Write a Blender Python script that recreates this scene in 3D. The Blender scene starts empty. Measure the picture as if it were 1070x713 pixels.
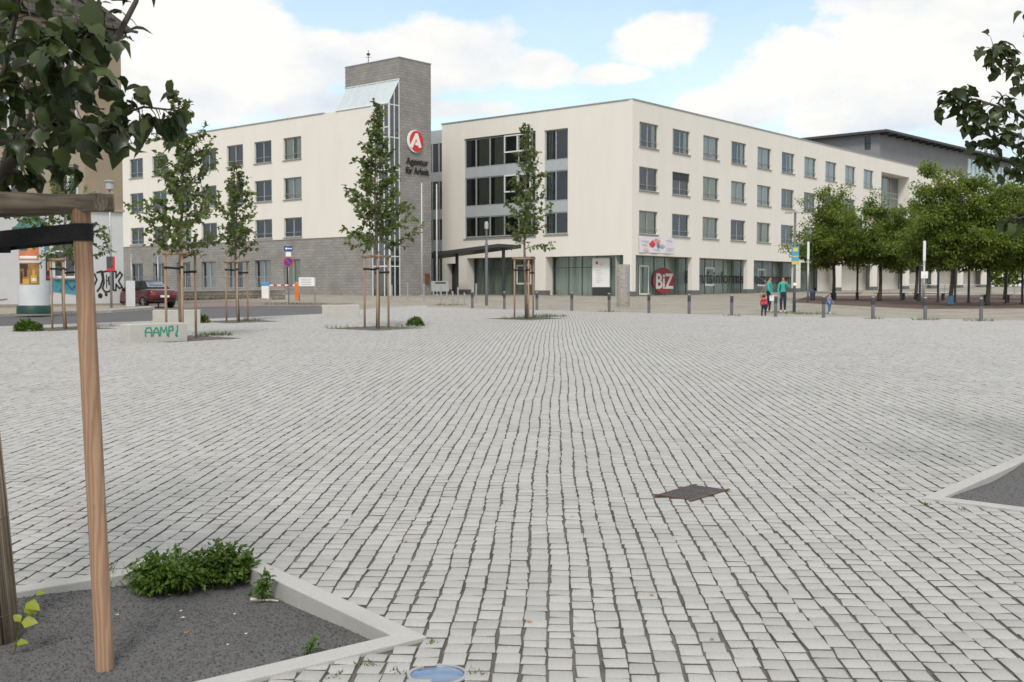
import bpy, bmesh, math, random
import numpy as np
from mathutils import Vector, Matrix

random.seed(7)
rng = np.random.default_rng(11)
sc = bpy.context.scene
COL = sc.collection
PI = math.pi

# ------------------------------------------------------------------ camera
F = 1160.0
EYE = 1.65
SL = 0.014                       # the whole site rises gently away from the camera
TH = math.atan((356.5 - 304.0) / F)
CT, ST = math.cos(TH), math.sin(TH)


def G(y):
    return SL * min(y, 170.0)


def ray(px, py):
    dx, dy = (px - 535.0) / F, (356.5 - py) / F
    return dx, CT + dy * ST, -ST + dy * CT


def at(px, py, h=0.0):
    """Ground point seen at a pixel of the photograph (h: height of the surface over the ground)."""
    a, b, c = ray(px, py)
    t = (EYE - h) / (SL * b - c)
    return Vector((a * t, b * t, SL * b * t + h))


def deep(px, py, Y):
    a, b, c = ray(px, py)
    t = Y / b
    return Vector((a * t, Y, EYE + c * t))


cam_data = bpy.data.cameras.new('camera')
cam = bpy.data.objects.new('camera', cam_data)
COL.objects.link(cam)
cam.location = (0, 0, EYE)
cam.rotation_euler = (PI / 2 - TH, 0, 0)
cam_data.sensor_width = 36.0
cam_data.lens = F / 1070.0 * 36.0
cam_data.clip_start = 0.05
cam_data.clip_end = 6000
cam_data.dof.use_dof = True
cam_data.dof.focus_distance = 9.0
cam_data.dof.aperture_fstop = 7.0
sc.camera = cam

# ------------------------------------------------------------------ materials
MATS = {}


def mat(name, col, rough=0.7, var=0.12, scale=3.0, bump=0.0, bscale=60.0, metal=0.0, spec=0.4, stretch=None,
        stain=0.0, stain_scale=0.35, stain_col=None, island=0.0, coord='Object', detail=4.0, bdist=0.01):
    if name in MATS:
        return MATS[name]
    m = bpy.data.materials.new(name)
    m.use_nodes = True
    nt = m.node_tree
    N, L = nt.nodes, nt.links
    b = N['Principled BSDF']
    b.inputs['Roughness'].default_value = rough
    b.inputs['Metallic'].default_value = metal
    b.inputs['Specular IOR Level'].default_value = spec
    tc = N.new('ShaderNodeTexCoord')
    vec = tc.outputs[coord]
    if stretch:
        mp = N.new('ShaderNodeMapping')
        mp.inputs['Scale'].default_value = stretch
        L.new(vec, mp.inputs['Vector'])
        vec = mp.outputs['Vector']
    no = N.new('ShaderNodeTexNoise')
    no.inputs['Scale'].default_value = scale
    no.inputs['Detail'].default_value = detail
    no.inputs['Roughness'].default_value = 0.65
    L.new(vec, no.inputs['Vector'])
    mr = N.new('ShaderNodeMapRange')
    mr.inputs[1].default_value, mr.inputs[2].default_value = 0.3, 0.7
    mr.inputs[3].default_value, mr.inputs[4].default_value = 1 - var, 1 + var
    L.new(no.outputs['Fac'], mr.inputs[0])
    fac = mr.outputs[0]
    if island:
        ge = N.new('ShaderNodeNewGeometry')
        m2 = N.new('ShaderNodeMapRange')
        m2.inputs[3].default_value, m2.inputs[4].default_value = 1 - island, 1 + island
        L.new(ge.outputs['Random Per Island'], m2.inputs[0])
        mu = N.new('ShaderNodeMath')
        mu.operation = 'MULTIPLY'
        L.new(fac, mu.inputs[0])
        L.new(m2.outputs[0], mu.inputs[1])
        fac = mu.outputs[0]
    vm = N.new('ShaderNodeVectorMath')
    vm.operation = 'SCALE'
    vm.inputs[0].default_value = col[:3]
    L.new(fac, vm.inputs['Scale'])
    out = vm.outputs[0]
    if stain:
        n2 = N.new('ShaderNodeTexNoise')
        n2.inputs['Scale'].default_value = stain_scale
        n2.inputs['Detail'].default_value = 6
        L.new(tc.outputs[coord], n2.inputs['Vector'])
        m3 = N.new('ShaderNodeMapRange')
        m3.inputs[1].default_value, m3.inputs[2].default_value = 0.5, 0.75
        m3.inputs[3].default_value, m3.inputs[4].default_value = 0, stain
        L.new(n2.outputs['Fac'], m3.inputs[0])
        mx = N.new('ShaderNodeMix')
        mx.data_type = 'RGBA'
        L.new(m3.outputs[0], mx.inputs[0])
        L.new(out, mx.inputs[6])
        sc_ = stain_col or tuple(c * 0.55 for c in col[:3])
        mx.inputs[7].default_value = (*sc_, 1)
        out = mx.outputs[2]
    L.new(out, b.inputs['Base Color'])
    if bump:
        nb = N.new('ShaderNodeTexNoise')
        nb.inputs['Scale'].default_value = bscale
        nb.inputs['Detail'].default_value = 5
        L.new(vec, nb.inputs['Vector'])
        bp = N.new('ShaderNodeBump')
        bp.inputs['Strength'].default_value = bump
        bp.inputs['Distance'].default_value = bdist
        L.new(nb.outputs['Fac'], bp.inputs['Height'])
        L.new(bp.outputs['Normal'], b.inputs['Normal'])
    MATS[name] = m
    return m


def brick_mat(name, c1, c2, mortar, bw, bh, ms, rough=0.85, coord='UV', bump=0.4, var=0.15, rot=0.0):
    m = bpy.data.materials.new(name)
    m.use_nodes = True
    nt = m.node_tree
    N, L = nt.nodes, nt.links
    b = N['Principled BSDF']
    b.inputs['Roughness'].default_value = rough
    tc = N.new('ShaderNodeTexCoord')
    mp = N.new('ShaderNodeMapping')
    mp.inputs['Rotation'].default_value = (0, 0, rot)
    L.new(tc.outputs[coord], mp.inputs['Vector'])
    br = N.new('ShaderNodeTexBrick')
    br.inputs['Color1'].default_value = (*c1, 1)
    br.inputs['Color2'].default_value = (*c2, 1)
    br.inputs['Mortar'].default_value = (*mortar, 1)
    br.inputs['Scale'].default_value = 1.0
    br.inputs['Brick Width'].default_value = bw
    br.inputs['Row Height'].default_value = bh
    br.inputs['Mortar Size'].default_value = ms
    L.new(mp.outputs['Vector'], br.inputs['Vector'])
    no = N.new('ShaderNodeTexNoise')
    no.inputs['Scale'].default_value = 0.7
    no.inputs['Detail'].default_value = 8
    L.new(tc.outputs['Object'], no.inputs['Vector'])
    mr = N.new('ShaderNodeMapRange')
    mr.inputs[1].default_value, mr.inputs[2].default_value = 0.3, 0.7
    mr.inputs[3].default_value, mr.inputs[4].default_value = 1 - var, 1 + var
    L.new(no.outputs['Fac'], mr.inputs[0])
    vm = N.new('ShaderNodeVectorMath')
    vm.operation = 'SCALE'
    L.new(br.outputs['Color'], vm.inputs[0])
    L.new(mr.outputs[0], vm.inputs['Scale'])
    L.new(vm.outputs[0], b.inputs['Base Color'])
    bp = N.new('ShaderNodeBump')
    bp.inputs['Strength'].default_value = bump
    bp.inputs['Distance'].default_value = 0.01
    bp.invert = True
    L.new(br.outputs['Fac'], bp.inputs['Height'])
    L.new(bp.outputs['Normal'], b.inputs['Normal'])
    MATS[name] = m
    return m


def glass_mat(name, tint=(0.75, 0.82, 0.8), ior=1.5, refl=1.0, rough=0.02):
    m = bpy.data.materials.new(name)
    m.use_nodes = True
    nt = m.node_tree
    N, L = nt.nodes, nt.links
    N.remove(N['Principled BSDF'])
    out = N['Material Output']
    tr = N.new('ShaderNodeBsdfTransparent')
    tr.inputs['Color'].default_value = (*tint, 1)
    gl = N.new('ShaderNodeBsdfGlossy')
    gl.inputs['Roughness'].default_value = rough
    gl.inputs['Color'].default_value = (0.9, 0.95, 1, 1)
    no = N.new('ShaderNodeTexNoise')
    no.inputs['Scale'].default_value = 0.6
    tc = N.new('ShaderNodeTexCoord')
    L.new(tc.outputs['Object'], no.inputs['Vector'])
    bp = N.new('ShaderNodeBump')
    bp.inputs['Strength'].default_value = 0.12
    bp.inputs['Distance'].default_value = 0.05
    L.new(no.outputs['Fac'], bp.inputs['Height'])
    L.new(bp.outputs['Normal'], gl.inputs['Normal'])
    fr = N.new('ShaderNodeFresnel')
    fr.inputs['IOR'].default_value = ior
    mu = N.new('ShaderNodeMath')
    mu.operation = 'MULTIPLY_ADD'
    mu.use_clamp = True
    mu.inputs[1].default_value = refl
    mu.inputs[2].default_value = 0.03
    L.new(fr.outputs[0], mu.inputs[0])
    mx = N.new('ShaderNodeMixShader')
    L.new(mu.outputs[0], mx.inputs[0])
    L.new(tr.outputs[0], mx.inputs[1])
    L.new(gl.outputs[0], mx.inputs[2])
    L.new(mx.outputs[0], out.inputs['Surface'])
    MATS[name] = m
    return m


def leaf_mat(name, col, col2, trans=0.3, rough=0.45):
    m = bpy.data.materials.new(name)
    m.use_nodes = True
    nt = m.node_tree
    N, L = nt.nodes, nt.links
    b = N['Principled BSDF']
    b.inputs['Roughness'].default_value = rough
    b.inputs['Specular IOR Level'].default_value = 0.35
    ge = N.new('ShaderNodeNewGeometry')
    mx = N.new('ShaderNodeMix')
    mx.data_type = 'RGBA'
    mx.inputs[6].default_value = (*col, 1)
    mx.inputs[7].default_value = (*col2, 1)
    tc = N.new('ShaderNodeTexCoord')
    no = N.new('ShaderNodeTexNoise')
    no.inputs['Scale'].default_value = 1.3
    L.new(tc.outputs['Object'], no.inputs['Vector'])
    ad = N.new('ShaderNodeMath')
    ad.operation = 'MULTIPLY_ADD'
    ad.inputs[1].default_value = 1.2
    L.new(no.outputs['Fac'], ad.inputs[0])
    m2 = N.new('ShaderNodeMapRange')
    m2.inputs[3].default_value, m2.inputs[4].default_value = -0.55, 0.35
    L.new(ge.outputs['Random Per Island'], m2.inputs[0])
    L.new(m2.outputs[0], ad.inputs[2])
    ad.use_clamp = True
    L.new(ad.outputs[0], mx.inputs[0])
    L.new(mx.outputs[2], b.inputs['Base Color'])
    tl = N.new('ShaderNodeBsdfTranslucent')
    hs = N.new('ShaderNodeHueSaturation')
    hs.inputs['Value'].default_value = 1.3
    hs.inputs['Saturation'].default_value = 1.1
    L.new(mx.outputs[2], hs.inputs['Color'])
    L.new(hs.outputs[0], tl.inputs['Color'])
    ms = N.new('ShaderNodeMixShader')
    ms.inputs[0].default_value = trans
    L.new(b.outputs[0], ms.inputs[1])
    L.new(tl.outputs[0], ms.inputs[2])
    L.new(ms.outputs[0], N['Material Output'].inputs['Surface'])
    MATS[name] = m
    return m


# ------------------------------------------------------------------ mesh helpers
def tag(o, label=None, cat=None, group=None, kind=None):
    if label:
        o['label'] = label
    if cat:
        o['category'] = cat
    if group:
        o['group'] = group
    if kind:
        o['kind'] = kind
    return o


def thing(name, label, cat, loc=(0, 0, 0), rz=0.0, group=None):
    o = bpy.data.objects.new(name, None)
    o.empty_display_size = 0.2
    COL.objects.link(o)
    o.location = loc
    o.rotation_euler = (0, 0, rz)
    return tag(o, label, cat, group)


def kids(o):
    return [c for c in bpy.data.objects if c.parent is o]


def dup(root, loc=None, rz=None, label=None, group=None, parent=None):
    ch = {}
    for c in COL.objects:
        if c.parent is not None:
            ch.setdefault(c.parent.name, []).append(c)

    def cp(o, par):
        c = o.copy()
        COL.objects.link(c)
        if par is not None:
            c.parent = par
        for k in ch.get(o.name, []):
            cp(k, c)
        return c
    r = cp(root, parent)
    if loc is not None:
        r.location = loc
    if rz is not None:
        r.rotation_euler = (0, 0, rz)
    if label:
        r['label'] = label
    if group:
        r['group'] = group
    return r


def fast_mesh(name, verts, faces_flat, counts, mat_idx=None):
    """verts (n,3) array, faces_flat: flat loop vertex indices, counts: loops per face."""
    me = bpy.data.meshes.new(name)
    nv, nl, nf = len(verts), len(faces_flat), len(counts)
    me.vertices.add(nv)
    me.vertices.foreach_set('co', np.ascontiguousarray(verts, dtype=np.float32).ravel())
    me.loops.add(nl)
    me.loops.foreach_set('vertex_index', np.ascontiguousarray(faces_flat, dtype=np.int32))
    me.polygons.add(nf)
    st = np.zeros(nf, dtype=np.int32)
    st[1:] = np.cumsum(counts)[:-1]
    me.polygons.foreach_set('loop_start', st)
    if mat_idx is not None:
        me.polygons.foreach_set('material_index', np.ascontiguousarray(mat_idx, dtype=np.int32))
    me.update(calc_edges=True)
    me.validate()
    return me


class MB:
    def __init__(self):
        self.v, self.f, self.m = [], [], []

    def add(self, pts, faces, m=0):
        o = len(self.v)
        self.v += [tuple(p) for p in pts]
        for f in faces:
            self.f.append([o + i for i in f])
            self.m.append(m)

    def quad(self, a, b, c, d, m=0):
        self.add([a, b, c, d], [[0, 1, 2, 3]], m)

    def box(self, c, s, rz=0.0, m=0, tilt=None):
        hx, hy, hz = s[0] / 2, s[1] / 2, s[2] / 2
        pts = [Vector((x, y, z)) for z in (-hz, hz) for x, y in ((-hx, -hy), (hx, -hy), (hx, hy), (-hx, hy))]
        if tilt is not None:
            pts = [tilt @ p for p in pts]
        ca, sa = math.cos(rz), math.sin(rz)
        pts = [(c[0] + p.x * ca - p.y * sa, c[1] + p.x * sa + p.y * ca, c[2] + p.z) for p in pts]
        self.add(pts, [[3, 2, 1, 0], [4, 5, 6, 7], [0, 1, 5, 4], [1, 2, 6, 5], [2, 3, 7, 6], [3, 0, 4, 7]], m)

    def fbox(self, fr, u0, u1, n0, n1, z0, z1, m=0):
        """box in a facade frame"""
        p = [fr.p(u, n, z) for z in (z0, z1) for u, n in ((u0, n0), (u1, n0), (u1, n1), (u0, n1))]
        self.add(p, [[3, 2, 1, 0], [4, 5, 6, 7], [0, 1, 5, 4], [1, 2, 6, 5], [2, 3, 7, 6], [3, 0, 4, 7]], m)

    def prism(self, poly, z0, z1, m=0, base=None):
        n = len(poly)
        zb = (lambda p: z0) if base is None else (lambda p: base(p) + z0)
        zt = (lambda p: z1) if base is None else (lambda p: base(p) + z1)
        pts = [(p[0], p[1], zb(p)) for p in poly] + [(p[0], p[1], zt(p)) for p in poly]
        fs = [list(range(n))[::-1], list(range(n, 2 * n))]
        fs += [[i, (i + 1) % n, n + (i + 1) % n, n + i] for i in range(n)]
        self.add(pts, fs, m)

    def tube(self, pts, rad, n=8, m=0, cap=True):
        pts = [Vector(p) for p in pts]
        if not hasattr(rad, '__len__'):
            rad = [rad] * len(pts)
        rings = []
        ref = None
        for i, p in enumerate(pts):
            d = (pts[min(i + 1, len(pts) - 1)] - pts[max(i - 1, 0)])
            if d.length < 1e-9:
                d = Vector((0, 0, 1))
            d.normalize()
            if ref is None:
                ref = Vector((1, 0, 0)) if abs(d.x) < 0.9 else Vector((0, 1, 0))
            a = (ref - d * ref.dot(d))
            if a.length < 1e-6:
                a = d.orthogonal()
            a.normalize()
            ref = a
            b = d.cross(a)
            rings.append([p + (a * math.cos(t) + b * math.sin(t)) * rad[i] for t in [2 * PI * k / n for k in range(n)]])
        o = []
        for r in rings:
            o += r
        fs = []
        for i in range(len(pts) - 1):
            for k in range(n):
                fs.append([i * n + k, i * n + (k + 1) % n, (i + 1) * n + (k + 1) % n, (i + 1) * n + k])
        if cap:
            fs.append(list(range(n))[::-1])
            fs.append([(len(pts) - 1) * n + k for k in range(n)])
        self.add(o, fs, m)

    def lathe(self, prof, n=20, c=(0, 0, 0), m=0, a0=0.0, a1=2 * PI):
        full = abs(a1 - a0 - 2 * PI) < 1e-6
        cnt = n if full else n + 1
        pts = []
        for r, z in prof:
            for k in range(cnt):
                a = a0 + (a1 - a0) * k / n
                pts.append((c[0] + r * math.cos(a), c[1] + r * math.sin(a), c[2] + z))
        fs = []
        for i in range(len(prof) - 1):
            for k in range(n):
                k2 = (k + 1) % cnt
                fs.append([i * cnt + k, i * cnt + k2, (i + 1) * cnt + k2, (i + 1) * cnt + k])
        if full:
            if prof[0][0] > 1e-4:
                fs.append(list(range(cnt))[::-1])
            if prof[-1][0] > 1e-4:
                fs.append([(len(prof) - 1) * cnt + k for k in range(cnt)])
        self.add(pts, fs, m)

    def disc(self, fr, cu, cz, r, n0, n1, seg=28, m=0, a0=0.0, a1=2 * PI):
        pts = []
        for nn in (n0, n1):
            for k in range(seg):
                a = 2 * PI * k / seg
                pts.append(fr.p(cu + r * math.cos(a), nn, cz + r * math.sin(a)))
        fs = [list(range(seg)), list(range(seg, 2 * seg))[::-1]]
        fs += [[k, (k + 1) % seg, seg + (k + 1) % seg, seg + k] for k in range(seg)]
        self.add(pts, fs, m)

    def plate(self, fr, poly, n0, n1, m=0):
        k = len(poly)
        pts = [fr.p(u, n0, z) for u, z in poly] + [fr.p(u, n1, z) for u, z in poly]
        fs = [list(range(k)), list(range(k, 2 * k))[::-1]] + [[i, (i + 1) % k, k + (i + 1) % k, k + i] for i in range(k)]
        self.add(pts, fs, m)

    def stroke(self, fr, pts, w, n0=-0.006, m=0, t=0.004):
        """a painted line: a thin ribbon lying on a facade plane"""
        for (u0, z0), (u1, z1) in zip(pts[:-1], pts[1:]):
            d = math.hypot(u1 - u0, z1 - z0) or 1e-6
            ex, ez = (u1 - u0) / d * w * 0.4, (z1 - z0) / d * w * 0.4
            nx, nz = -(z1 - z0) / d * w / 2, (u1 - u0) / d * w / 2
            n1 = n0 - random.random() * 0.0015
            self.plate(fr, [(u0 - ex + nx, z0 - ez + nz), (u0 - ex - nx, z0 - ez - nz),
                            (u1 + ex - nx, z1 + ez - nz), (u1 + ex + nx, z1 + ez + nz)], n1, n1 + t, m)

    def build(self, name, mats, parent=None, smooth=False, bevel=0.0, world=True, segs=2):
        """world: the coordinates are the world's; else local to the parent."""
        if not isinstance(mats, (list, tuple)):
            mats = [mats]
        me = bpy.data.meshes.new(name)
        off = Vector((0, 0, 0))
        q = parent
        while q is not None and world:
            off = off + Vector(q.location)
            q = q.parent
        vs = self.v if off.length == 0 else [(v[0] - off.x, v[1] - off.y, v[2] - off.z) for v in self.v]
        me.from_pydata(vs, [], self.f)
        for x in mats:
            me.materials.append(x)
        me.polygons.foreach_set('material_index', self.m)
        if smooth:
            me.polygons.foreach_set('use_smooth', [True] * len(self.f))
        uv = me.uv_layers.new(name='UVMap').data
        V = me.vertices
        for p in me.polygons:
            n = p.normal
            if abs(n.z) > 0.75:
                for li in p.loop_indices:
                    c = V[me.loops[li].vertex_index].co
                    uv[li].uv = (c.x, c.y)
            else:
                t = Vector((-n.y, n.x, 0)).normalized()
                for li in p.loop_indices:
                    c = V[me.loops[li].vertex_index].co
                    uv[li].uv = (c.x * t.x + c.y * t.y, c.z)
        me.update()
        o = bpy.data.objects.new(name, me)
        COL.objects.link(o)
        if parent is not None:
            o.parent = parent
        if bevel:
            md = o.modifiers.new('bevel', 'BEVEL')
            md.width = bevel
            md.segments = segs
            md.limit_method = 'ANGLE'
        if smooth == 'auto':
            md = o.modifiers.new('split', 'EDGE_SPLIT')
            md.split_angle = math.radians(40)
        return o


class Fr:
    """facade frame: u runs to the right seen from outside, n runs inwards"""
    def __init__(s, o, ang):
        s.o = Vector((o[0], o[1], 0))
        s.ang = ang
        s.u = Vector((math.cos(ang), math.sin(ang), 0))
        s.n = Vector((-math.sin(ang), math.cos(ang), 0))

    def p(s, u, n, z):
        return s.o + s.u * u + s.n * n + Vector((0, 0, z))


def facade(mb, fr, u0, u1, z0, z1, ops, m=0, n=0.0, mr=None):
    """a wall with openings (ua, ub, za, zb, depth) and their reveals"""
    mr = m if mr is None else mr
    us = sorted({u0, u1, *[x for o in ops for x in o[:2] if u0 < x < u1]})
    zs = sorted({z0, z1, *[x for o in ops for x in o[2:4] if z0 < x < z1]})
    for i in range(len(us) - 1):
        for j in range(len(zs) - 1):
            cu, cz = (us[i] + us[i + 1]) / 2, (zs[j] + zs[j + 1]) / 2
            if any(o[0] < cu < o[1] and o[2] < cz < o[3] for o in ops):
                continue
            mb.quad(fr.p(us[i], n, zs[j]), fr.p(us[i + 1], n, zs[j]), fr.p(us[i + 1], n, zs[j + 1]), fr.p(us[i], n, zs[j + 1]), m)
    for a, b, c, d, t in [o[:5] for o in ops]:
        mb.quad(fr.p(a, n, c), fr.p(a, n + t, c), fr.p(a, n + t, d), fr.p(a, n, d), mr)
        mb.quad(fr.p(b, n + t, c), fr.p(b, n, c), fr.p(b, n, d), fr.p(b, n + t, d), mr)
        mb.quad(fr.p(a, n, d), fr.p(a, n + t, d), fr.p(b, n + t, d), fr.p(b, n, d), mr)
        mb.quad(fr.p(a, n + t, c), fr.p(a, n, c), fr.p(b, n, c), fr.p(b, n + t, c), mr)


def text(name, s, fr, u, n, z, size, m, parent, off=0.0, ext=0.01, sx=1.0, align='LEFT', width=None, height=None):
    cu = bpy.data.curves.new(name, 'FONT')
    cu.body = s
    cu.size = size
    cu.extrude = ext
    cu.offset = off
    cu.align_x = align
    o = bpy.data.objects.new(name, cu)
    COL.objects.link(o)
    dg_ = bpy.context.evaluated_depsgraph_get()
    dg_.update()
    me = bpy.data.meshes.new_from_object(o.evaluated_get(dg_))
    bpy.data.objects.remove(o)
    me.name = name
    me.materials.clear()
    me.materials.append(m)
    if width:
        xs_ = [v.co.x for v in me.vertices]
        k_ = width / (max(xs_) - min(xs_))
        for v in me.vertices:
            v.co.x *= k_
    if height:
        ys2 = [v.co.y for v in me.vertices]
        k_ = height / (max(ys2) - min(0, min(ys2)) if False else max(ys2))
        for v in me.vertices:
            v.co.y *= k_
    o = bpy.data.objects.new(name, me)
    COL.objects.link(o)
    p = fr.p(u, n, z)
    o.location = p - (Vector(parent.location) if parent else Vector((0, 0, 0)))
    o.rotation_euler = (PI / 2, 0, fr.ang)
    o.scale = (sx, 1, 1)
    if parent:
        o.parent = parent
    return o


# ------------------------------------------------------------------ foliage helpers
LEAF_SIMPLE = (np.array([(0, 0, 0), (0.36, 0.38, 0.10), (0.22, 0.74, 0.06), (0, 1, -0.08), (-0.22, 0.74, 0.06), (-0.36, 0.38, 0.10), (0, 0.5, 0)], float),
               [[0, 1, 2, 6], [6, 2, 3], [0, 6, 4, 5], [6, 3, 4]])
LEAF_LOBED = (np.array([(0, 0, 0), (0, 0.3, 0), (0, 0.62, -0.02), (0, 1.05, -0.16),
                        (0.20, -0.06, 0.03), (0.44, 0.10, -0.03), (0.42, 0.32, 0.05), (0.47, 0.54, -0.02), (0.30, 0.66, 0.04), (0.16, 0.86, -0.05),
                        (-0.20, -0.06, 0.05), (-0.44, 0.10, 0.0), (-0.42, 0.32, 0.07), (-0.47, 0.54, 0.02), (-0.30, 0.66, 0.06), (-0.16, 0.86, -0.04)], float),
              [[0, 4, 5, 6, 1], [1, 6, 7, 8, 2], [2, 8, 9, 3], [0, 1, 12, 11, 10], [1, 2, 14, 13, 12], [2, 3, 15, 14]])


def leaves_mesh(name, pos, dirs, ups, sizes, tpl, curl=0.0):
    T, fs = tpl
    n, k = len(pos), len(T)
    d = dirs / np.linalg.norm(dirs, axis=1, keepdims=True)
    s = np.cross(d, ups)
    s /= np.maximum(np.linalg.norm(s, axis=1, keepdims=True), 1e-6)
    u = np.cross(s, d)
    X = np.broadcast_to(T[None], (n, k, 3)).copy()
    X[:, :, 0] *= rng.uniform(0.8, 1.15, (n, 1))
    if curl:
        c = rng.uniform(-0.3, 1.0, (n, 1)) * curl
        X[:, :, 2] += -c * X[:, :, 1] ** 2 + rng.uniform(-0.5, 1.0, (n, 1)) * curl * 1.2 * np.abs(X[:, :, 0])
    X *= sizes[:, None, None]
    V = pos[:, None, :] + X[:, :, 0:1] * s[:, None, :] + X[:, :, 1:2] * d[:, None, :] + X[:, :, 2:3] * u[:, None, :]
    flat = np.concatenate([np.array(f) for f in fs])
    cnt = np.array([len(f) for f in fs])
    FF = (flat[None, :] + (np.arange(n) * k)[:, None]).ravel()
    CC = np.tile(cnt, n)
    return fast_mesh(name, V.reshape(-1, 3), FF, CC)


def mesh_obj(name, me, m, parent=None, smooth=False):
    me.materials.append(m)
    if smooth:
        me.polygons.foreach_set('use_smooth', [True] * len(me.polygons))
    o = bpy.data.objects.new(name, me)
    COL.objects.link(o)
    if parent is not None:
        o.parent = parent
    return o


def rvec(n):
    v = rng.normal(size=(n, 3))
    return v / np.linalg.norm(v, axis=1, keepdims=True)
# ------------------------------------------------------------------ daylight
SUN_EL, SUN_AZ = math.radians(48), math.radians(184)      # azimuth clockwise from +Y (behind the camera, to the right)
sun_dir = Vector((math.sin(SUN_AZ) * math.cos(SUN_EL), math.cos(SUN_AZ) * math.cos(SUN_EL), math.sin(SUN_EL)))
sd = bpy.data.lights.new('sun', 'SUN')
sd.energy = 1.6
sd.angle = math.radians(15)
sd.color = (1.0, 0.95, 0.88)
so = bpy.data.objects.new('sun', sd)
COL.objects.link(so)
so.rotation_euler = (-sun_dir).to_track_quat('-Z', 'Y').to_euler()
so.location = (10, -20, 40)

world = bpy.data.worlds.new('World')
sc.world = world
world.use_nodes = True
wn, wl = world.node_tree.nodes, world.node_tree.links
for n_ in list(wn):
    wn.remove(n_)


def wmath(op, a, b=None, c=None, clamp=False):
    n = wn.new('ShaderNodeMath')
    n.operation = op
    n.use_clamp = clamp
    for i, x in enumerate((a, b, c)):
        if x is None:
            continue
        if hasattr(x, 'links') or hasattr(x, 'is_linked'):
            wl.new(x, n.inputs[i])
        else:
            n.inputs[i].default_value = x
    return n.outputs[0]


wout = wn.new('ShaderNodeOutputWorld')
sky = wn.new('ShaderNodeTexSky')
sky.sky_type = 'NISHITA'
sky.sun_disc = False
sky.sun_elevation = SUN_EL
sky.sun_rotation = SUN_AZ
sky.air_density = 1.0
sky.dust_density = 0.6
sky.ozone_density = 1.3
bg_sky = wn.new('ShaderNodeBackground')
bg_sky.inputs['Strength'].default_value = 0.15
tint = wn.new('ShaderNodeVectorMath')
tint.operation = 'MULTIPLY'
tint.inputs[1].default_value = (0.95, 1.0, 0.95)
wl.new(sky.outputs['Color'], tint.inputs[0])
wl.new(tint.outputs[0], bg_sky.inputs['Color'])
tc = wn.new('ShaderNodeTexCoord')
sx = wn.new('ShaderNodeSeparateXYZ')
wl.new(tc.outputs['Generated'], sx.inputs[0])
az = wmath('ARCTAN2', sx.outputs['X'], sx.outputs['Y'])
el = wmath('ARCSINE', sx.outputs['Z'])
ae = wn.new('ShaderNodeCombineXYZ')
wl.new(az, ae.inputs[0])
wl.new(el, ae.inputs[1])
nz = wn.new('ShaderNodeTexNoise')
nz.inputs['Scale'].default_value = 17
nz.inputs['Detail'].default_value = 9
nz.inputs['Roughness'].default_value = 0.56
mpn = wn.new('ShaderNodeMapping')
mpn.inputs['Scale'].default_value = (0.75, 1.25, 1)
mpn.inputs['Location'].default_value = (3.1, 1.7, 0.4)
wl.new(ae.outputs[0], mpn.inputs[0])
wl.new(mpn.outputs[0], nz.inputs['Vector'])
nz2 = wn.new('ShaderNodeTexNoise')
nz2.inputs['Scale'].default_value = 3.2
nz2.inputs['Detail'].default_value = 7
wl.new(tc.outputs['Generated'], nz2.inputs['Vector'])


def blob(px, py, rx, ry):
    a = math.atan((px - 535) / F)
    e = math.atan((304 - py) / F * math.cos(a))
    v = wn.new('ShaderNodeVectorMath')
    v.operation = 'SUBTRACT'
    wl.new(ae.outputs[0], v.inputs[0])
    v.inputs[1].default_value = (a, e, 0)
    w = wn.new('ShaderNodeVectorMath')
    w.operation = 'MULTIPLY'
    wl.new(v.outputs[0], w.inputs[0])
    w.inputs[1].default_value = (F / rx, F / ry, 0)
    l = wn.new('ShaderNodeVectorMath')
    l.operation = 'LENGTH'
    wl.new(w.outputs[0], l.inputs[0])
    return wmath('SUBTRACT', 1.0, l.outputs['Value'])


acc = None
for b_ in [(190, 70, 190, 95), (90, 80, 190, 130), (310, 70, 80, 55), (330, 112, 90, 26), (490, 62, 92, 42), (400, 68, 50, 34), (560, 74, 45, 26), (694, 46, 58, 38), (645, 82, 50, 14),
           (860, 84, 130, 60), (950, 42, 120, 70), (775, 112, 75, 30), (1060, 70, 110, 100), (930, 118, 160, 38), (480, 116, 80, 12), (1110, 10, 120, 60)]:
    x_ = blob(*b_)
    acc = x_ if acc is None else wmath('MAXIMUM', acc, x_)
absaz = wmath('ABSOLUTE', az)
outside = wmath('MULTIPLY', wmath('MAXIMUM', wmath('SUBTRACT', absaz, 0.52), wmath('SUBTRACT', el, 0.27)), 7.0, clamp=True)
gl_ = wmath('MULTIPLY', wmath('SUBTRACT', nz2.outputs['Fac'], 0.38), 3.2)
acc = wmath('MAXIMUM', acc, wmath('SUBTRACT', wmath('MULTIPLY', outside, wmath('ADD', gl_, 1.0)), 1.0))
fld = wmath('ADD', acc, wmath('MULTIPLY', wmath('SUBTRACT', nz.outputs['Fac'], 0.5), 1.9))
mk = wn.new('ShaderNodeMapRange')
mk.interpolation_type = 'SMOOTHSTEP'
mk.inputs[1].default_value, mk.inputs[2].default_value = -0.12, 0.40
wl.new(fld, mk.inputs[0])
# a thin veil everywhere, thicker low down
veil = wn.new('ShaderNodeMapRange')
veil.inputs[1].default_value, veil.inputs[2].default_value = 0.0, 0.26
veil.inputs[3].default_value, veil.inputs[4].default_value = 0.62, 0.26
wl.new(el, veil.inputs[0])
mask = wmath('MAXIMUM', mk.outputs[0], veil.outputs[0])
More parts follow.
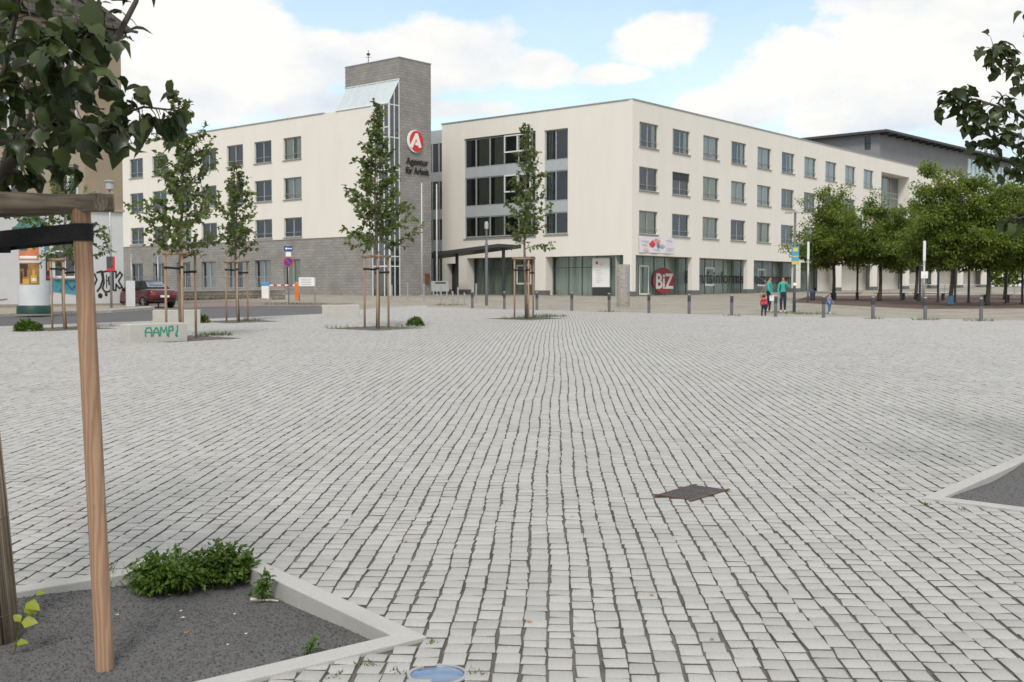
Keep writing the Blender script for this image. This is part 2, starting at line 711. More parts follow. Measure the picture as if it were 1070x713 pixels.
# cloud tone: white tops, bluish grey undersides low over the roofs
tone = wn.new('ShaderNodeMapRange')
tone.inputs[1].default_value, tone.inputs[2].default_value = 0.10, 0.185
wl.new(wmath('ADD', el, wmath('MULTIPLY', wmath('SUBTRACT', nz.outputs['Fac'], 0.5), 0.10)), tone.inputs[0])
cc = wn.new('ShaderNodeMix')
cc.data_type = 'RGBA'
cc.inputs[6].default_value = (0.555, 0.605, 0.665, 1)
cc.inputs[7].default_value = (0.77, 0.755, 0.725, 1)
t2 = wn.new('ShaderNodeTexNoise')
t2.inputs['Scale'].default_value = 9
t2.inputs['Detail'].default_value = 8
t2.inputs['Roughness'].default_value = 0.6
wl.new(mpn.outputs[0], t2.inputs['Vector'])
t3 = wmath('MULTIPLY', wmath('SUBTRACT', t2.outputs['Fac'], 0.50), 3.6)
wl.new(wmath('ADD', tone.outputs[0], t3, clamp=True), cc.inputs[0])
bg_cl = wn.new('ShaderNodeBackground')
bg_cl.inputs['Strength'].default_value = 1.0
wl.new(cc.outputs[2], bg_cl.inputs['Color'])
mxs = wn.new('ShaderNodeMixShader')
wl.new(mask, mxs.inputs[0])
wl.new(bg_sky.outputs[0], mxs.inputs[1])
wl.new(bg_cl.outputs[0], mxs.inputs[2])
wl.new(mxs.outputs[0], wout.inputs['Surface'])

sc.view_settings.view_transform = 'Standard'
sc.view_settings.look = 'None'
sc.view_settings.exposure = 0.43
sc.view_settings.gamma = 1.0
sc.view_settings.use_curve_mapping = False
sc.render.engine = 'CYCLES'
sc.cycles.max_bounces = 8
sc.cycles.transparent_max_bounces = 12
sc.cycles.use_denoising = True
sc.cycles.sample_clamp_indirect = 5.0
sc.render.film_transparent = False

# ------------------------------------------------------------------ directions of the site
AR = math.radians(39.8)
R = Vector((math.sin(AR), math.cos(AR), 0))            # the long street facade runs this way
L = Vector((-R.y, R.x, 0))
ANG_R = math.atan2(R.y, R.x)
ANG_F = math.atan2(-L.y, -L.x)


def sheet(name, poly, h, m, kind='structure', div=0):
    """a thin sheet following the sloping site"""
    mb = MB()
    mb.add([(p[0], p[1], G(p[1]) + h) for p in poly], [list(range(len(poly)))])
    o = mb.build(name, m)
    if kind:
        o['kind'] = kind
    return o


# ground: one sheet to the horizon, sand-coloured
M_ground = mat('ground_sand', (0.25, 0.22, 0.175), 0.95, 0.2, 0.5, 0.3, 20, stain=0.4, stain_scale=0.08, stain_col=(0.2, 0.19, 0.15))
mb = MB()
xs = [-2500, -60, 60, 2500]
ys = [-2500, -10, 170, 3000]
gp = [(x, y, (SL * max(-10, min(y, 170))) - 0.32) for y in ys for x in xs]
mb.add(gp, [[j * 4 + i, j * 4 + i + 1, (j + 1) * 4 + i + 1, (j + 1) * 4 + i] for j in range(3) for i in range(3)])
tag(mb.build('ground', M_ground), kind='structure')

# forecourt pavement: small tan setts
M_tan = brick_mat('tan_setts', (0.365, 0.335, 0.28), (0.285, 0.262, 0.22), (0.17, 0.155, 0.125), 0.2, 0.1, 0.012, coord='Object', bump=0.25, var=0.22, rot=AR)
sheet('forecourt_pavement', [(-60, 26), (-24, 25), (-10, 39), (-4, 52), (6, 44), (18, 36), (60, 9), (140, 60), (140, 168), (-60, 168)], -0.035, M_tan)
# reddish grit under the plane trees
M_grit = mat('red_grit', (0.105, 0.068, 0.055), 0.95, 0.25, 2.0, 0.3, 30)
pa, pb, pc, pd = at(815, 314.5), at(965, 321.0), at(1075, 321.5), at(870, 309.5)
sheet('red_grit_path', [at(826, 315.5), at(900, 319.5), at(962, 322.3), at(1120, 321.5), (60, 64), (50, 98), (24, 90)], -0.031, M_grit)
# road
M_asph = mat('asphalt', (0.105, 0.105, 0.11), 0.9, 0.15, 1.2, 0.25, 80, stain=0.35, stain_scale=0.4, stain_col=(0.14, 0.14, 0.14))
M_brownset = mat('brown_setts', (0.21, 0.17, 0.15), 0.9, 0.2, 3, 0.3, 25)
sheet('road', [(-30, 18), (-24, 26.4), (-16.6, 36), (-13.6, 39.0), (-11.9, 41.6), (-8.2, 47.4), (-7.6, 52), (-8.6, 56.5), (-10.4, 60), (-13.2, 59.9), (-16.2, 57.9), (-17.4, 54.5), (-17.9, 50), (-20.9, 44.6), (-36, 25)], -0.027, M_asph)
sheet('side_street', [(-10.6, 60.2), (-13.2, 60.0), (-16.4, 58.2), (-18.4, 56.4), (-21.2, 58.6), (-55, 87), (-52, 92), (-9.4, 66.5)], -0.023, M_brownset)

# kerb along the far side of the road
M_kerb = mat('granite_kerb', (0.42, 0.39, 0.35), 0.85, 0.18, 6, 0.25, 120)
mb = MB()
kp = [(-36, 24.6), (-20.95, 44.7), (-18.0, 50), (-17.5, 54.4), (-18.5, 56.2)]
for (a, b) in zip(kp[:-1], kp[1:]):
    a, b = Vector((*a, 0)), Vector((*b, 0))
    d = (b - a).normalized()
    nn = Vector((-d.y, d.x, 0)) * 0.32
    k = [a, b, b + nn, a + nn]
    mb.prism([(p.x, p.y) for p in k], -0.05, 0.10, base=lambda p: G(p[1]))
tag(mb.build('kerb', M_kerb, bevel=0.02), kind='structure')
# pavement behind that kerb
M_pave = mat('pavement_slabs', (0.33, 0.29, 0.24), 0.9, 0.18, 1.5, 0.2, 30)
sheet('sidewalk', [(-36.3, 24.8), (-21.2, 44.9), (-18.3, 50.1), (-17.8, 54.5), (-18.75, 56.4), (-21.5, 59.5), (-50, 36)], 0.094, M_pave)

# ------------------------------------------------------------------ granite sett paving of the square
ROT = math.radians(2.3)
er = np.array([math.cos(ROT), -math.sin(ROT)])          # across the rows
el_ = np.array([math.sin(ROT), math.cos(ROT)])          # along the rows
PLAZA = [(-24, 26), (-16.5, 36.0), (-11.8, 41.6), (-8.1, 47.5), (-7.4, 53.6), (-4.7, 61.0), (-4.3, 57.6), (6.77, 47.6), (18.7, 40.5), (40, 27), (40, -6), (-24, -6)]
M_joint = mat('joint_sand', (0.125, 0.116, 0.10), 0.95, 0.45, 3, 0.4, 120)


def inside(poly, x, y):
    r = np.zeros(len(x), bool)
    j = len(poly) - 1
    for i in range(len(poly)):
        xi, yi = poly[i]
        xj, yj = poly[j]
        c = ((yi > y) != (yj > y)) & (x < (xj - xi) * (y - yi) / (yj - yi + 1e-12) + xi)
        r ^= c
        j = i
    return r


# planting beds: corner, two edge directions, lengths
bedA = (Vector((-0.386, 4.98, 0)), Vector((-0.62, 0.785, 0)).normalized(), Vector((-0.785, -0.62, 0)).normalized(), 2.02, 3.0)
bedB = (Vector((3.03, 8.14, 0)), Vector((0.64, 0.767, 0)).normalized(), Vector((0.767, -0.64, 0)).normalized(), 3.0, 3.0)


def bed_poly(b, ins=0.0):
    c, u, v, a, d = b
    return [(c + u * s + v * t) for s, t in ((ins, ins), (a - ins, ins), (a - ins, d - ins), (ins, d - ins))]


# young trees: (pixel of the trunk foot, pit size)
YT = {'A': at(190, 354), 'B': at(248, 336), 'C': at(394, 343), 'D': at(549, 333), 'E': at(68, 343.5)}
PIT = 1.15
holes = [[(p.x, p.y) for p in bed_poly(bedA, 0.018)], [(p.x, p.y) for p in bed_poly(bedB, 0.018)]]
pits = {}
for k, c in YT.items():
    e1, e2 = R * PIT, L * PIT
    pits[k] = [c + e1 + e2 * 0 - e2, c + e1 + e2, c - e1 + e2, c - e1 - e2]
    holes.append([(p.x, p.y) for p in pits[k]])
gr_c, gr_u, gr_v = at(687.5, 518), Vector((0.66, 0.75, 0)).normalized(), Vector((0.62, -0.78, 0)).normalized()
GRL, GRW = 0.50, 0.31
gr_u, gr_v = R.copy(), -L
holes.append([(p.x, p.y) for p in (gr_c, gr_c + gr_u * GRL, gr_c + gr_u * GRL + gr_v * GRW, gr_c + gr_v * GRW)])
up_c = at(457, 704)

from mathutils.geometry import delaunay_2d_cdt
hl_ = holes[:2] + holes[-1:]
vv, ee = [], []
for loop in [PLAZA] + hl_:
    o = len(vv)
    vv += [Vector((p[0], p[1])) for p in loop]
    ee += [(o + i, o + (i + 1) % len(loop)) for i in range(len(loop))]
cv, ce, cf = delaunay_2d_cdt(vv, ee, [], 1, 1e-5)[:3]
cxs = np.array([sum((cv[i].x for i in f)) / len(f) for f in cf])
cys = np.array([sum((cv[i].y for i in f)) / len(f) for f in cf])
okf = inside(PLAZA, cxs, cys)
for h in hl_:
    okf &= ~inside(h, cxs, cys)
mb = MB()
mb.add([(p.x, p.y, G(p.y) - 0.011) for p in cv], [list(f) for f, k in zip(cf, okf) if k])
tag(mb.build('plaza_bedding', M_joint), kind='structure')
ROWW = 0.114
P4 = []
r0, r1 = -230, 250
for r in range(r0, r1):
    rc = r * ROWW
    ymax = 63.0
    ymin = max(2.6, abs(rc) / 0.46 - 12)
    if ymin > ymax:
        continue
    y = ymin - rng.uniform(0, 0.15)
    nst = int((ymax - y) / 0.118) + 5
    ln = rng.uniform(0.095, 0.150, nst)
    big = rng.random(nst) < 0.05
    ln[big] *= rng.uniform(1.1, 1.35, big.sum())
    ys_ = y + np.concatenate([[0], np.cumsum(ln)])
    wob = np.zeros(nst)
    for fq, am in ((0.35, 0.020), (1.1, 0.008), (3.3, 0.0035)):
        wob += am * np.sin(ys_[:-1] * fq + 1.7 * np.sin(rc * 0.45 * fq + fq)) 
    wob += rng.normal(0, 0.0018, nst) + 0.0018 * np.sin(ys_[:-1] * 2.3 + r * 2.1) + 0.0014 * np.sin(ys_[:-1] * 5.1 + r * 4.7)
    P4.append(np.stack([np.full(nst, rc) + wob, ys_[:-1], ln, np.full(nst, float(r))], 1))
P4 = np.concatenate(P4)
cxr, cyr = P4[:, 0], P4[:, 1] + P4[:, 2] / 2
wx = cxr * er[0] + cyr * el_[0]
wy = cxr * er[1] + cyr * el_[1]
keep = (wy > 3.0) & (np.abs(wx) < wy * 0.49 + 3.5) & inside(PLAZA, wx, wy)
for h in holes:
    if h is holes[-1]:
        m5 = gr_c + gr_u * GRL / 2 + gr_v * GRW / 2
        h = [(m5.x + (p[0] - m5.x) * 0.97, m5.y + (p[1] - m5.y) * 0.97) for p in h]
    keep &= ~inside(h, wx, wy)
keep &= np.hypot(wx - up_c.x, wy - up_c.y) > 0.135
P4 = P4[keep]
n = len(P4)
hw = (ROWW - rng.uniform(0.0095, 0.0135, n)) / 2
hl = (P4[:, 2] - rng.uniform(0.0085, 0.0145, n)) / 2
cx, cy = P4[:, 0], P4[:, 1] + P4[:, 2] / 2
rot = rng.normal(0, 0.022, n)
ca, sa = np.cos(rot), np.sin(rot)
cor = np.array([(-1, -1), (1, -1), (1, 1), (-1, 1)], float)
V = np.zeros((n, 12, 3))
zt = rng.normal(0, 0.0009, n)
tx, ty = rng.normal(0, 0.008, n), rng.normal(0, 0.008, n)
for i, (a, b) in enumerate(cor):
    jx, jy = rng.normal(0, 0.003, n), rng.normal(0, 0.003, n)
    for ring, (ins, z) in enumerate(((0.0045, 0.0), (0.0006, -0.003), (0.0, -0.022))):
        lx = a * (hw - ins) + jx
        ly = b * (hl - ins) + jy
        px_ = cx + lx * ca - ly * sa
        py_ = cy + lx * sa + ly * ca
        k = ring * 4 + i
        V[:, k, 0] = px_ * er[0] + py_ * el_[0]
        V[:, k, 1] = px_ * er[1] + py_ * el_[1]
        V[:, k, 2] = SL * V[:, k, 1] + z + (zt + tx * lx + ty * ly if ring < 2 else 0)
fq = [[0, 1, 2, 3]] + [[4 + i, 4 + (i + 1) % 4, (i + 1) % 4, i] for i in range(4)] + [[8 + i, 8 + (i + 1) % 4, 4 + (i + 1) % 4, 4 + i] for i in range(4)]
flat = np.concatenate([np.array(f) for f in fq])
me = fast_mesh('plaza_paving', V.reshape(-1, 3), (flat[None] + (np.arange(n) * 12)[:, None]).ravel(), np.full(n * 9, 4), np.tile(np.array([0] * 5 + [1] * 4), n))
M_sett = mat('granite_setts', (0.392, 0.388, 0.373), 0.8, 0.22, 170, 0.4, 260, island=0.09, stain=0.45, stain_scale=0.8, stain_col=(0.31, 0.307, 0.29), bdist=0.002)
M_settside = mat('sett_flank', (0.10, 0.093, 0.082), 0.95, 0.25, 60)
o_ = mesh_obj('plaza_paving', me, M_sett)
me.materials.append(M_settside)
tag(o_, kind='structure')
print('setts', n)

# ------------------------------------------------------------------ planting beds in front
M_edge = mat('granite_edging', (0.43, 0.425, 0.405), 0.8, 0.18, 170, 0.25, 300, stain=0.3, stain_scale=2.5, bdist=0.002)
M_gravel = mat('dark_grit', (0.095, 0.093, 0.091), 0.95, 0.45, 120, 0.9, 140, stain=0.4, stain_scale=1.3, stain_col=(0.068, 0.062, 0.058))


def planting_bed(b, label, depth_near, depth_far, grains, dip=0.0):
    c, u, v, a, d = b
    root = thing('planting_bed', label, 'planting bed', (c.x, c.y, G(c.y)))
    root.location = (c.x, c.y, G(c.y))
    P = lambda s, t, h: (c.x + u.x * s + v.x * t, c.y + u.y * s + v.y * t, G(c.y + u.y * s + v.y * t) + h)
    w = 0.118
    mb = MB()
    # four edging runs, each cut into stones that butt together
    runs = [((0, 0), (a, 0), (w, w), (a - w, w)), ((a, 0), (a, d), (a - w, w), (a - w, d - w)), ((a, d), (0, d), (a - w, d - w), (w, d - w)), ((0, d), (0, 0), (w, d - w), (w, w))]
    for o0, o1, i0, i1 in runs:
        ns = 2
        for k in range(ns):
            f0, f1 = k / ns + (0.0012 if k else 0), (k + 1) / ns - (0.0012 if k < ns - 1 else 0)
            q = [(o0[0] + (o1[0] - o0[0]) * f, o0[1] + (o1[1] - o0[1]) * f) for f in (f0, f1)] + [(i0[0] + (i1[0] - i0[0]) * f, i0[1] + (i1[1] - i0[1]) * f) for f in (f1, f0)]
            top = [P(s, t, 0.012) for s, t in q]
            bot = [P(s, t, -0.25) for s, t in q]
            mb.add(bot + top, [[3, 2, 1, 0], [4, 5, 6, 7], [0, 1, 5, 4], [1, 2, 6, 5], [2, 3, 7, 6], [3, 0, 4, 7]])
    e = mb.build('edging', M_edge, root, bevel=0.006)
    # gravel surface with gentle mounds
    NX = 40
    pts, fs = [], []

    def hh(s, t):
        f = min(1, max(0, (s / a)))
        z = depth_near + (depth_far - depth_near) * f
        z -= dip * math.exp(-max(0.0, t - w) * 2.6)
        z += 0.012 * math.sin(s * 3.1 + t * 1.7) + 0.012 * math.sin(t * 4.3 - s * 2.2)
        rr = math.hypot(s - a * 0.55, t - d * 0.5)
        return z + 0.02 * math.exp(-rr * rr * 3)
    for i in range(NX + 1):
        for j in range(NX + 1):
            s, t = w * 0.6 + (a - 1.2 * w) * i / NX, w * 0.6 + (d - 1.2 * w) * j / NX
            pts.append(P(s, t, hh(s, t)))
    for i in range(NX):
        for j in range(NX):
            q = i * (NX + 1) + j
            fs.append([q, q + 1, q + NX + 2, q + NX + 1])
    mb = MB()
    mb.add(pts, fs)
    # loose grains lie on the same surface
    g = grains
    s_, t_ = rng.uniform(w, a - w, g), rng.uniform(w, d - w, g)
    oc = np.array([(1, 0, 0), (-1, 0, 0), (0, 1, 0), (0, -1, 0), (0, 0, 1), (0, 0, -1)], float)
    of = [[0, 2, 4], [2, 1, 4], [1, 3, 4], [3, 0, 4], [2, 0, 5], [1, 2, 5], [3, 1, 5], [0, 3, 5]]
    sz = rng.uniform(0.002, 0.006, g)
    for i in range(g):
        x, y, z = P(s_[i], t_[i], hh(s_[i], t_[i]))
        q = oc * sz[i] * rng.uniform(0.6, 1.3, (6, 3))
        q = q[:, [0, 1, 2]] + np.array([x, y, z + sz[i] * 0.25])
        mb.add(q.tolist(), of)
    gv = mb.build('gravel', M_grains, root)
    gv['kind'] = 'stuff'
    return root, P, hh


M_grains = mat('grit_grains', (0.105, 0.104, 0.104), 0.9, 0.3, 70, 0.5, 160, island=0.5, stain=0.4, stain_scale=1.3, stain_col=(0.085, 0.075, 0.068))
bA, PA, hA = planting_bed(bedA, 'sunken square bed of dark grit with granite edging, weeds at its far corner', -0.048, -0.045, 24000, 0.022)
bB, PB, hB = planting_bed(bedB, 'bare dark grit bed with pale granite edging at the right edge', -0.022, -0.022, 6000)


def bedpt(b, P, hh, px, py, h=-0.06):
    """a point on a bed's grit seen at a pixel"""
    p = at(px, py, h)
    c, u, v, a, d = b
    q = p - Vector((c.x, c.y, 0))
    s, t = q.x * u.x + q.y * u.y, q.x * v.x + q.y * v.y
    # u and v are nearly perpendicular
    k = u.x * v.x + u.y * v.y
    s, t = (s - k * t) / (1 - k * k), (t - k * s) / (1 - k * k)
    x = P(s, t, hh(min(max(s, 0), a), min(max(t, 0), d)))
    return Vector(x)


# ------------------------------------------------------------------ ground floodlight
M_steel = mat('stainless', (0.55, 0.55, 0.56), 0.35, 0.1, 8, metal=0.9)
M_lens = bpy.data.materials.new('blue_lens')
M_lens.use_nodes = True
q_ = M_lens.node_tree.nodes['Principled BSDF']
q_.inputs['Base Color'].default_value = (0.045, 0.095, 0.19, 1)
q_.inputs['Roughness'].default_value = 0.06
q_.inputs['Coat Weight'].default_value = 1.0
q_.inputs['Coat Roughness'].default_value = 0.03
M_lens2 = mat('lens_inner', (0.12, 0.19, 0.31), 0.12, 0.15, 12, spec=0.6)
root = thing('ground_floodlight', 'round blue-glass floodlight in a steel ring let into the paving', 'floodlight', tuple(up_c))
mb = MB()
mb.lathe([(0.128, -0.06), (0.128, -0.004), (0.124, 0.0), (0.113, 0.0), (0.112, -0.004), (0.112, -0.06)], 40)
mb.build('ring', M_steel, root, smooth='auto', world=False)
mb = MB()
mb.lathe([(0.1115, -0.03), (0.1115, -0.006), (0.085, -0.002)], 40)
mb.build('lens', M_lens, root, smooth='auto', world=False)
mb = MB()
mb.lathe([(0.0845, -0.02), (0.0845, -0.0018), (0.05, 0.0015), (0.0, 0.0025)], 40)
mb.build('lens_dome', M_lens2, root, smooth='auto', world=False)

# ------------------------------------------------------------------ drain grate
M_rust = mat('rusty_iron', (0.115, 0.075, 0.055), 0.85, 0.35, 25, 0.4, 90)
M_iron = mat('grate_iron', (0.095, 0.088, 0.09), 0.6, 0.3, 20, 0.3, 90)
root = thing('drain_grate', 'rusty square iron drain grate set in the granite setts', 'drain grate', tuple(gr_c))
fr = Fr((gr_c.x, gr_c.y), ANG_R)


def gbox(mb, s0, s1, t0, t1, z0, z1, m=0):
    pts = []
    for z in (z0, z1):
        for s, t in ((s0, t0), (s0, t1), (s1, t1), (s1, t0)):
            p = gr_c + gr_u * s + gr_v * t
            pts.append((p.x, p.y, G(p.y) + z))
    mb.add(pts, [[3, 2, 1, 0], [4, 5, 6, 7], [0, 1, 5, 4], [1, 2, 6, 5], [2, 3, 7, 6], [3, 0, 4, 7]], m)


mb = MB()
gbox(mb, -0.045, GRL + 0.04, 0, 0.018, -0.1, 0.011)
gbox(mb, -0.045, GRL + 0.04, GRW - 0.018, GRW, -0.1, 0.011)
gbox(mb, 0, 0.018, 0.019, GRW - 0.019, -0.1, 0.010)
gbox(mb, GRL - 0.018, GRL, 0.019, GRW - 0.019, -0.1, 0.010)
mb.build('frame', M_rust, root)
mb = MB()
for k in range(11):
    t = 0.026 + k * (GRW - 0.064) / 10
    gbox(mb, 0.02, GRL - 0.02, t, t + 0.012, -0.004, 0.009)
for k in (0.33, 0.66):
    gbox(mb, GRL * k, GRL * k + 0.012, 0.02, GRW - 0.02, -0.004, 0.0085)
mb.build('grating', M_iron, root)
mb = MB()
gbox(mb, 0.019, GRL - 0.019, 0.019, GRW - 0.019, -0.3, 0.0025)  # solid block close under the bars; its near-black stands in for the pit's shade
mb.build('pit_shade', mat('pit_shade_black', (0.012, 0.012, 0.012), 0.95), root)
# ------------------------------------------------------------------ trees
M_bark = mat('bark', (0.17, 0.14, 0.105), 0.95, 0.35, 14, 0.6, 40, stretch=(1, 1, 0.25))
M_bark_dark = mat('dark_bark', (0.075, 0.064, 0.052), 0.9, 0.3, 14, 0.5, 40)
M_bark_plane = mat('plane_bark', (0.085, 0.075, 0.058), 0.9, 0.4, 6, 0.4, 30)
M_leaf_young = leaf_mat('young_leaf', (0.075, 0.112, 0.034), (0.165, 0.21, 0.065), 0.38)
M_leaf_plane = leaf_mat('plane_leaf', (0.074, 0.122, 0.025), (0.235, 0.29, 0.055), 0.42)
M_leaf_near = leaf_mat('near_leaf', (0.022, 0.036, 0.013), (0.062, 0.085, 0.026), 0.24, rough=0.36)
M_wood = None


def wood_mat(name, c1, c2):
    m = bpy.data.materials.new(name)
    m.use_nodes = True
    nt = m.node_tree
    N, L_ = nt.nodes, nt.links
    b = N['Principled BSDF']
    b.inputs['Roughness'].default_value = 0.8
    tc = N.new('ShaderNodeTexCoord')
    mp = N.new('ShaderNodeMapping')
    mp.inputs['Scale'].default_value = (1, 1, 0.09)
    L_.new(tc.outputs['Object'], mp.inputs[0])
    n1 = N.new('ShaderNodeTexNoise')
    n1.inputs['Scale'].default_value = 9
    n1.inputs['Detail'].default_value = 3
    L_.new(mp.outputs[0], n1.inputs['Vector'])
    wv = N.new('ShaderNodeTexWave')
    wv.bands_direction = 'X'
    wv.inputs['Scale'].default_value = 16
    wv.inputs['Distortion'].default_value = 9
    wv.inputs['Detail'].default_value = 3
    wv.inputs['Detail Scale'].default_value = 1.4
    L_.new(mp.outputs[0], wv.inputs['Vector'])
    mx = N.new('ShaderNodeMix')
    mx.data_type = 'RGBA'
    mx.inputs[6].default_value = (*c1, 1)
    mx.inputs[7].default_value = (*c2, 1)
    rmp = N.new('ShaderNodeMapRange')
    rmp.inputs[1].default_value, rmp.inputs[2].default_value = 0.1, 0.95
    L_.new(wv.outputs['Fac'], rmp.inputs[0])
    ml = N.new('ShaderNodeMath')
    ml.operation = 'MULTIPLY_ADD'
    ml.use_clamp = True
    ml.inputs[1].default_value = 0.55
    L_.new(rmp.outputs[0], ml.inputs[0])
    m4 = N.new('ShaderNodeMapRange')
    m4.inputs[1].default_value, m4.inputs[2].default_value = 0.35, 0.65
    m4.inputs[3].default_value, m4.inputs[4].default_value = 0.0, 0.5
    L_.new(n1.outputs['Fac'], m4.inputs[0])
    L_.new(m4.outputs[0], ml.inputs[2])
    L_.new(ml.outputs[0], mx.inputs[0])
    # knots
    vo = N.new('ShaderNodeTexVoronoi')
    vo.inputs['Scale'].default_value = 3.5
    mp2 = N.new('ShaderNodeMapping')
    mp2.inputs['Scale'].default_value = (1.6, 1.6, 0.8)
    L_.new(tc.outputs['Object'], mp2.inputs[0])
    L_.new(mp2.outputs[0], vo.inputs['Vector'])
    kr = N.new('ShaderNodeMapRange')
    kr.inputs[1].default_value, kr.inputs[2].default_value = 0.03, 0.085
    kr.inputs[3].default_value, kr.inputs[4].default_value = 0.75, 0.0
    L_.new(vo.outputs['Distance'], kr.inputs[0])
    mk2 = N.new('ShaderNodeMix')
    mk2.data_type = 'RGBA'
    L_.new(kr.outputs[0], mk2.inputs[0])
    L_.new(mx.outputs[2], mk2.inputs[6])
    mk2.inputs[7].default_value = (c1[0] * 0.35, c1[1] * 0.33, c1[2] * 0.3, 1)
    L_.new(mk2.outputs[2], b.inputs['Base Color'])
    bp = N.new('ShaderNodeBump')
    bp.inputs['Strength'].default_value = 0.5
    bp.inputs['Distance'].default_value = 0.004
    L_.new(ml.outputs[0], bp.inputs['Height'])
    L_.new(bp.outputs['Normal'], b.inputs['Normal'])
    return m


M_post = wood_mat('pine_post', (0.235, 0.135, 0.08), (0.41, 0.265, 0.168))
M_rail = wood_mat('weathered_rail', (0.13, 0.10, 0.075), (0.30, 0.245, 0.18))
M_far_post = mat('stake_wood', (0.34, 0.225, 0.15), 0.85, 0.25, 6, stretch=(1, 1, 0.15))
M_strap = mat('black_strap', (0.014, 0.014, 0.015), 0.85, 0.3, 60, 0.4, 300)
M_soil = mat('pit_soil', (0.11, 0.10, 0.082), 0.95, 0.35, 8, 0.6, 40)
M_weed = leaf_mat('weed_leaf', (0.05, 0.10, 0.02), (0.12, 0.19, 0.04), 0.3)
M_grass = leaf_mat('grass_blade', (0.06, 0.105, 0.028), (0.13, 0.17, 0.06), 0.25)


def young_tree(label, H, zc, rad, nleaf, loc, seed, lsize=0.14, lean=(0, 0), nbr=30, prof=None, group='staked young trees'):
    rs = np.random.default_rng(seed)
    root = thing('young_tree', label, 'tree', tuple(loc), 0, group)
    mb = MB()
    lead = []
    for k in range(9):
        f = k / 8
        lead.append(Vector((lean[0] * f + 0.04 * math.sin(f * 7 + seed), lean[1] * f + 0.04 * math.cos(f * 6 + seed), H * 0.985 * f)))
    mb.tube(lead, [0.062 * (1 - 0.87 * k / 8) for k in range(9)], 8)

    def on_lead(z):
        f = max(0, min(0.999, z / (H * 0.985))) * 8
        i = int(f)
        return lead[i].lerp(lead[i + 1], f - i)
    pos, dirs = [], []
    prof = prof or (lambda f: min(1, 0.55 + f * 3.0) * (1 - f) ** 0.75 + 0.10)
    for i in range(nbr):
        f = (i + rs.uniform(-0.3, 0.3)) / nbr
        f = max(0, f) ** 0.9
        z = zc + (H - zc) * f * 0.97
        ln = rad * prof(f) * rs.uniform(0.7, 1.2)
        a = i * 2.399 + rs.uniform(-0.5, 0.5)
        el0 = rs.uniform(0.35, 0.75) + 0.35 * f
        p = on_lead(z)
        pts = [p]
        d = Vector((math.cos(a) * math.cos(el0), math.sin(a) * math.cos(el0), math.sin(el0)))
        seg = 5
        for s in range(seg):
            d = (d + Vector((rs.normal(0, 0.12), rs.normal(0, 0.12), rs.normal(-0.03, 0.1)))).normalized()
            pts.append(pts[-1] + d * (ln / seg))
        mb.tube(pts, [0.020 * (1 - f * 0.55) * (1 - 0.8 * s / seg) + 0.002 for s in range(seg + 1)], 5, cap=False)
        tw = [(pts, 0.25)]
        for s in range(1, seg + 1):
            for _ in range(2 if ln > 0.45 else 1):
                td = (d + Vector(rs.normal(0, 0.75, 3))).normalized()
                tl = ln * rs.uniform(0.18, 0.42)
                q = [pts[s], pts[s] + td * tl * 0.55 + Vector((0, 0, 0.01)), pts[s] + td * tl]
                mb.tube(q, [0.006, 0.004, 0.002], 4, cap=False)
                tw.append((q, 0.05))
        for q, st in tw:
            tot = sum((q[k + 1] - q[k]).length for k in range(len(q) - 1))
            m_ = max(2, int(tot / 0.055))
            for j in range(m_):
                g = st + (1 - st) * (j + rs.random()) / m_
                x = g * (len(q) - 1)
                k = min(int(x), len(q) - 2)
                b = q[k].lerp(q[k + 1], x - k)
                dd = Vector(rs.normal(0, 1, 3)) * 0.8 + (q[k + 1] - q[k]).normalized() * 0.7 + Vector((0, 0, -0.25))
                pos.append(b)
                dirs.append(dd)
    pos, dirs = np.array(pos), np.array(dirs)
    if len(pos) > nleaf:
        ix = rs.permutation(len(pos))[:nleaf]
        pos, dirs = pos[ix], dirs[ix]
    mb.build('trunk', M_bark, root, smooth=True, world=False)
    ups = np.array([0, 0, 1.0]) + rs.normal(0, 0.5, (len(pos), 3))
    me = leaves_mesh('crown', pos, dirs, ups, rs.uniform(0.7, 1.25, len(pos)) * lsize, LEAF_SIMPLE, 0.2)
    mesh_obj('crown', me, M_leaf_young, root)
    return root


spindle = lambda f: (0.75 if f < 0.06 else 1.0) * (1 - f) ** 0.8 + 0.12
young_tree('tallest staked young tree beside the graffiti bench block', 6.3, 2.05, 1.16, 4700, YT['A'], 3, lean=(0.03, 0), nbr=50, prof=spindle, lsize=0.14)
young_tree('small staked young tree in front of the dark brick wing windows', 5.7, 2.2, 0.92, 3200, YT['B'], 8, nbr=42, prof=spindle, lsize=0.14)
young_tree('leafy spindle-shaped young tree standing before the tower', 7.0, 2.3, 0.98, 5200, YT['C'], 13, nbr=60, prof=lambda f: 1.0 * (1 - f) ** 1.0 + 0.17, lsize=0.15)
young_tree('sparse slim young tree in front of the glazed entrance block', 7.45, 2.6, 1.08, 2500, YT['D'], 27, nbr=42, prof=lambda f: (1.0 - f) ** 1.1 * 0.95 + 0.2, lsize=0.145)
young_tree('low young tree in front of the poster column', 4.6, 1.75, 1.35, 1700, YT['E'], 34, nbr=20, lsize=0.15, prof=lambda f: 1.1 - 0.7 * f)

# soil of each tree pit, and weeds in it
pitlab = {'A': 'dark soil patch behind the graffiti bench block', 'B': 'soil patch round the small tree by the road', 'C': 'soil patch under the spindle-shaped tree with a weed tuft',
          'D': 'weedy soil patch round the sparse slim tree', 'E': 'soil patch round the low tree by the poster column'}
for k, q in pits.items():
    mb = MB()
    c = YT[k]
    mb.add([(p.x, p.y, G(p.y) - 0.006) for p in q], [[0, 1, 2, 3]])
    o = mb.build('tree_pit', M_soil)
    tag(o, pitlab[k], 'tree pit', 'tree pits in the square')


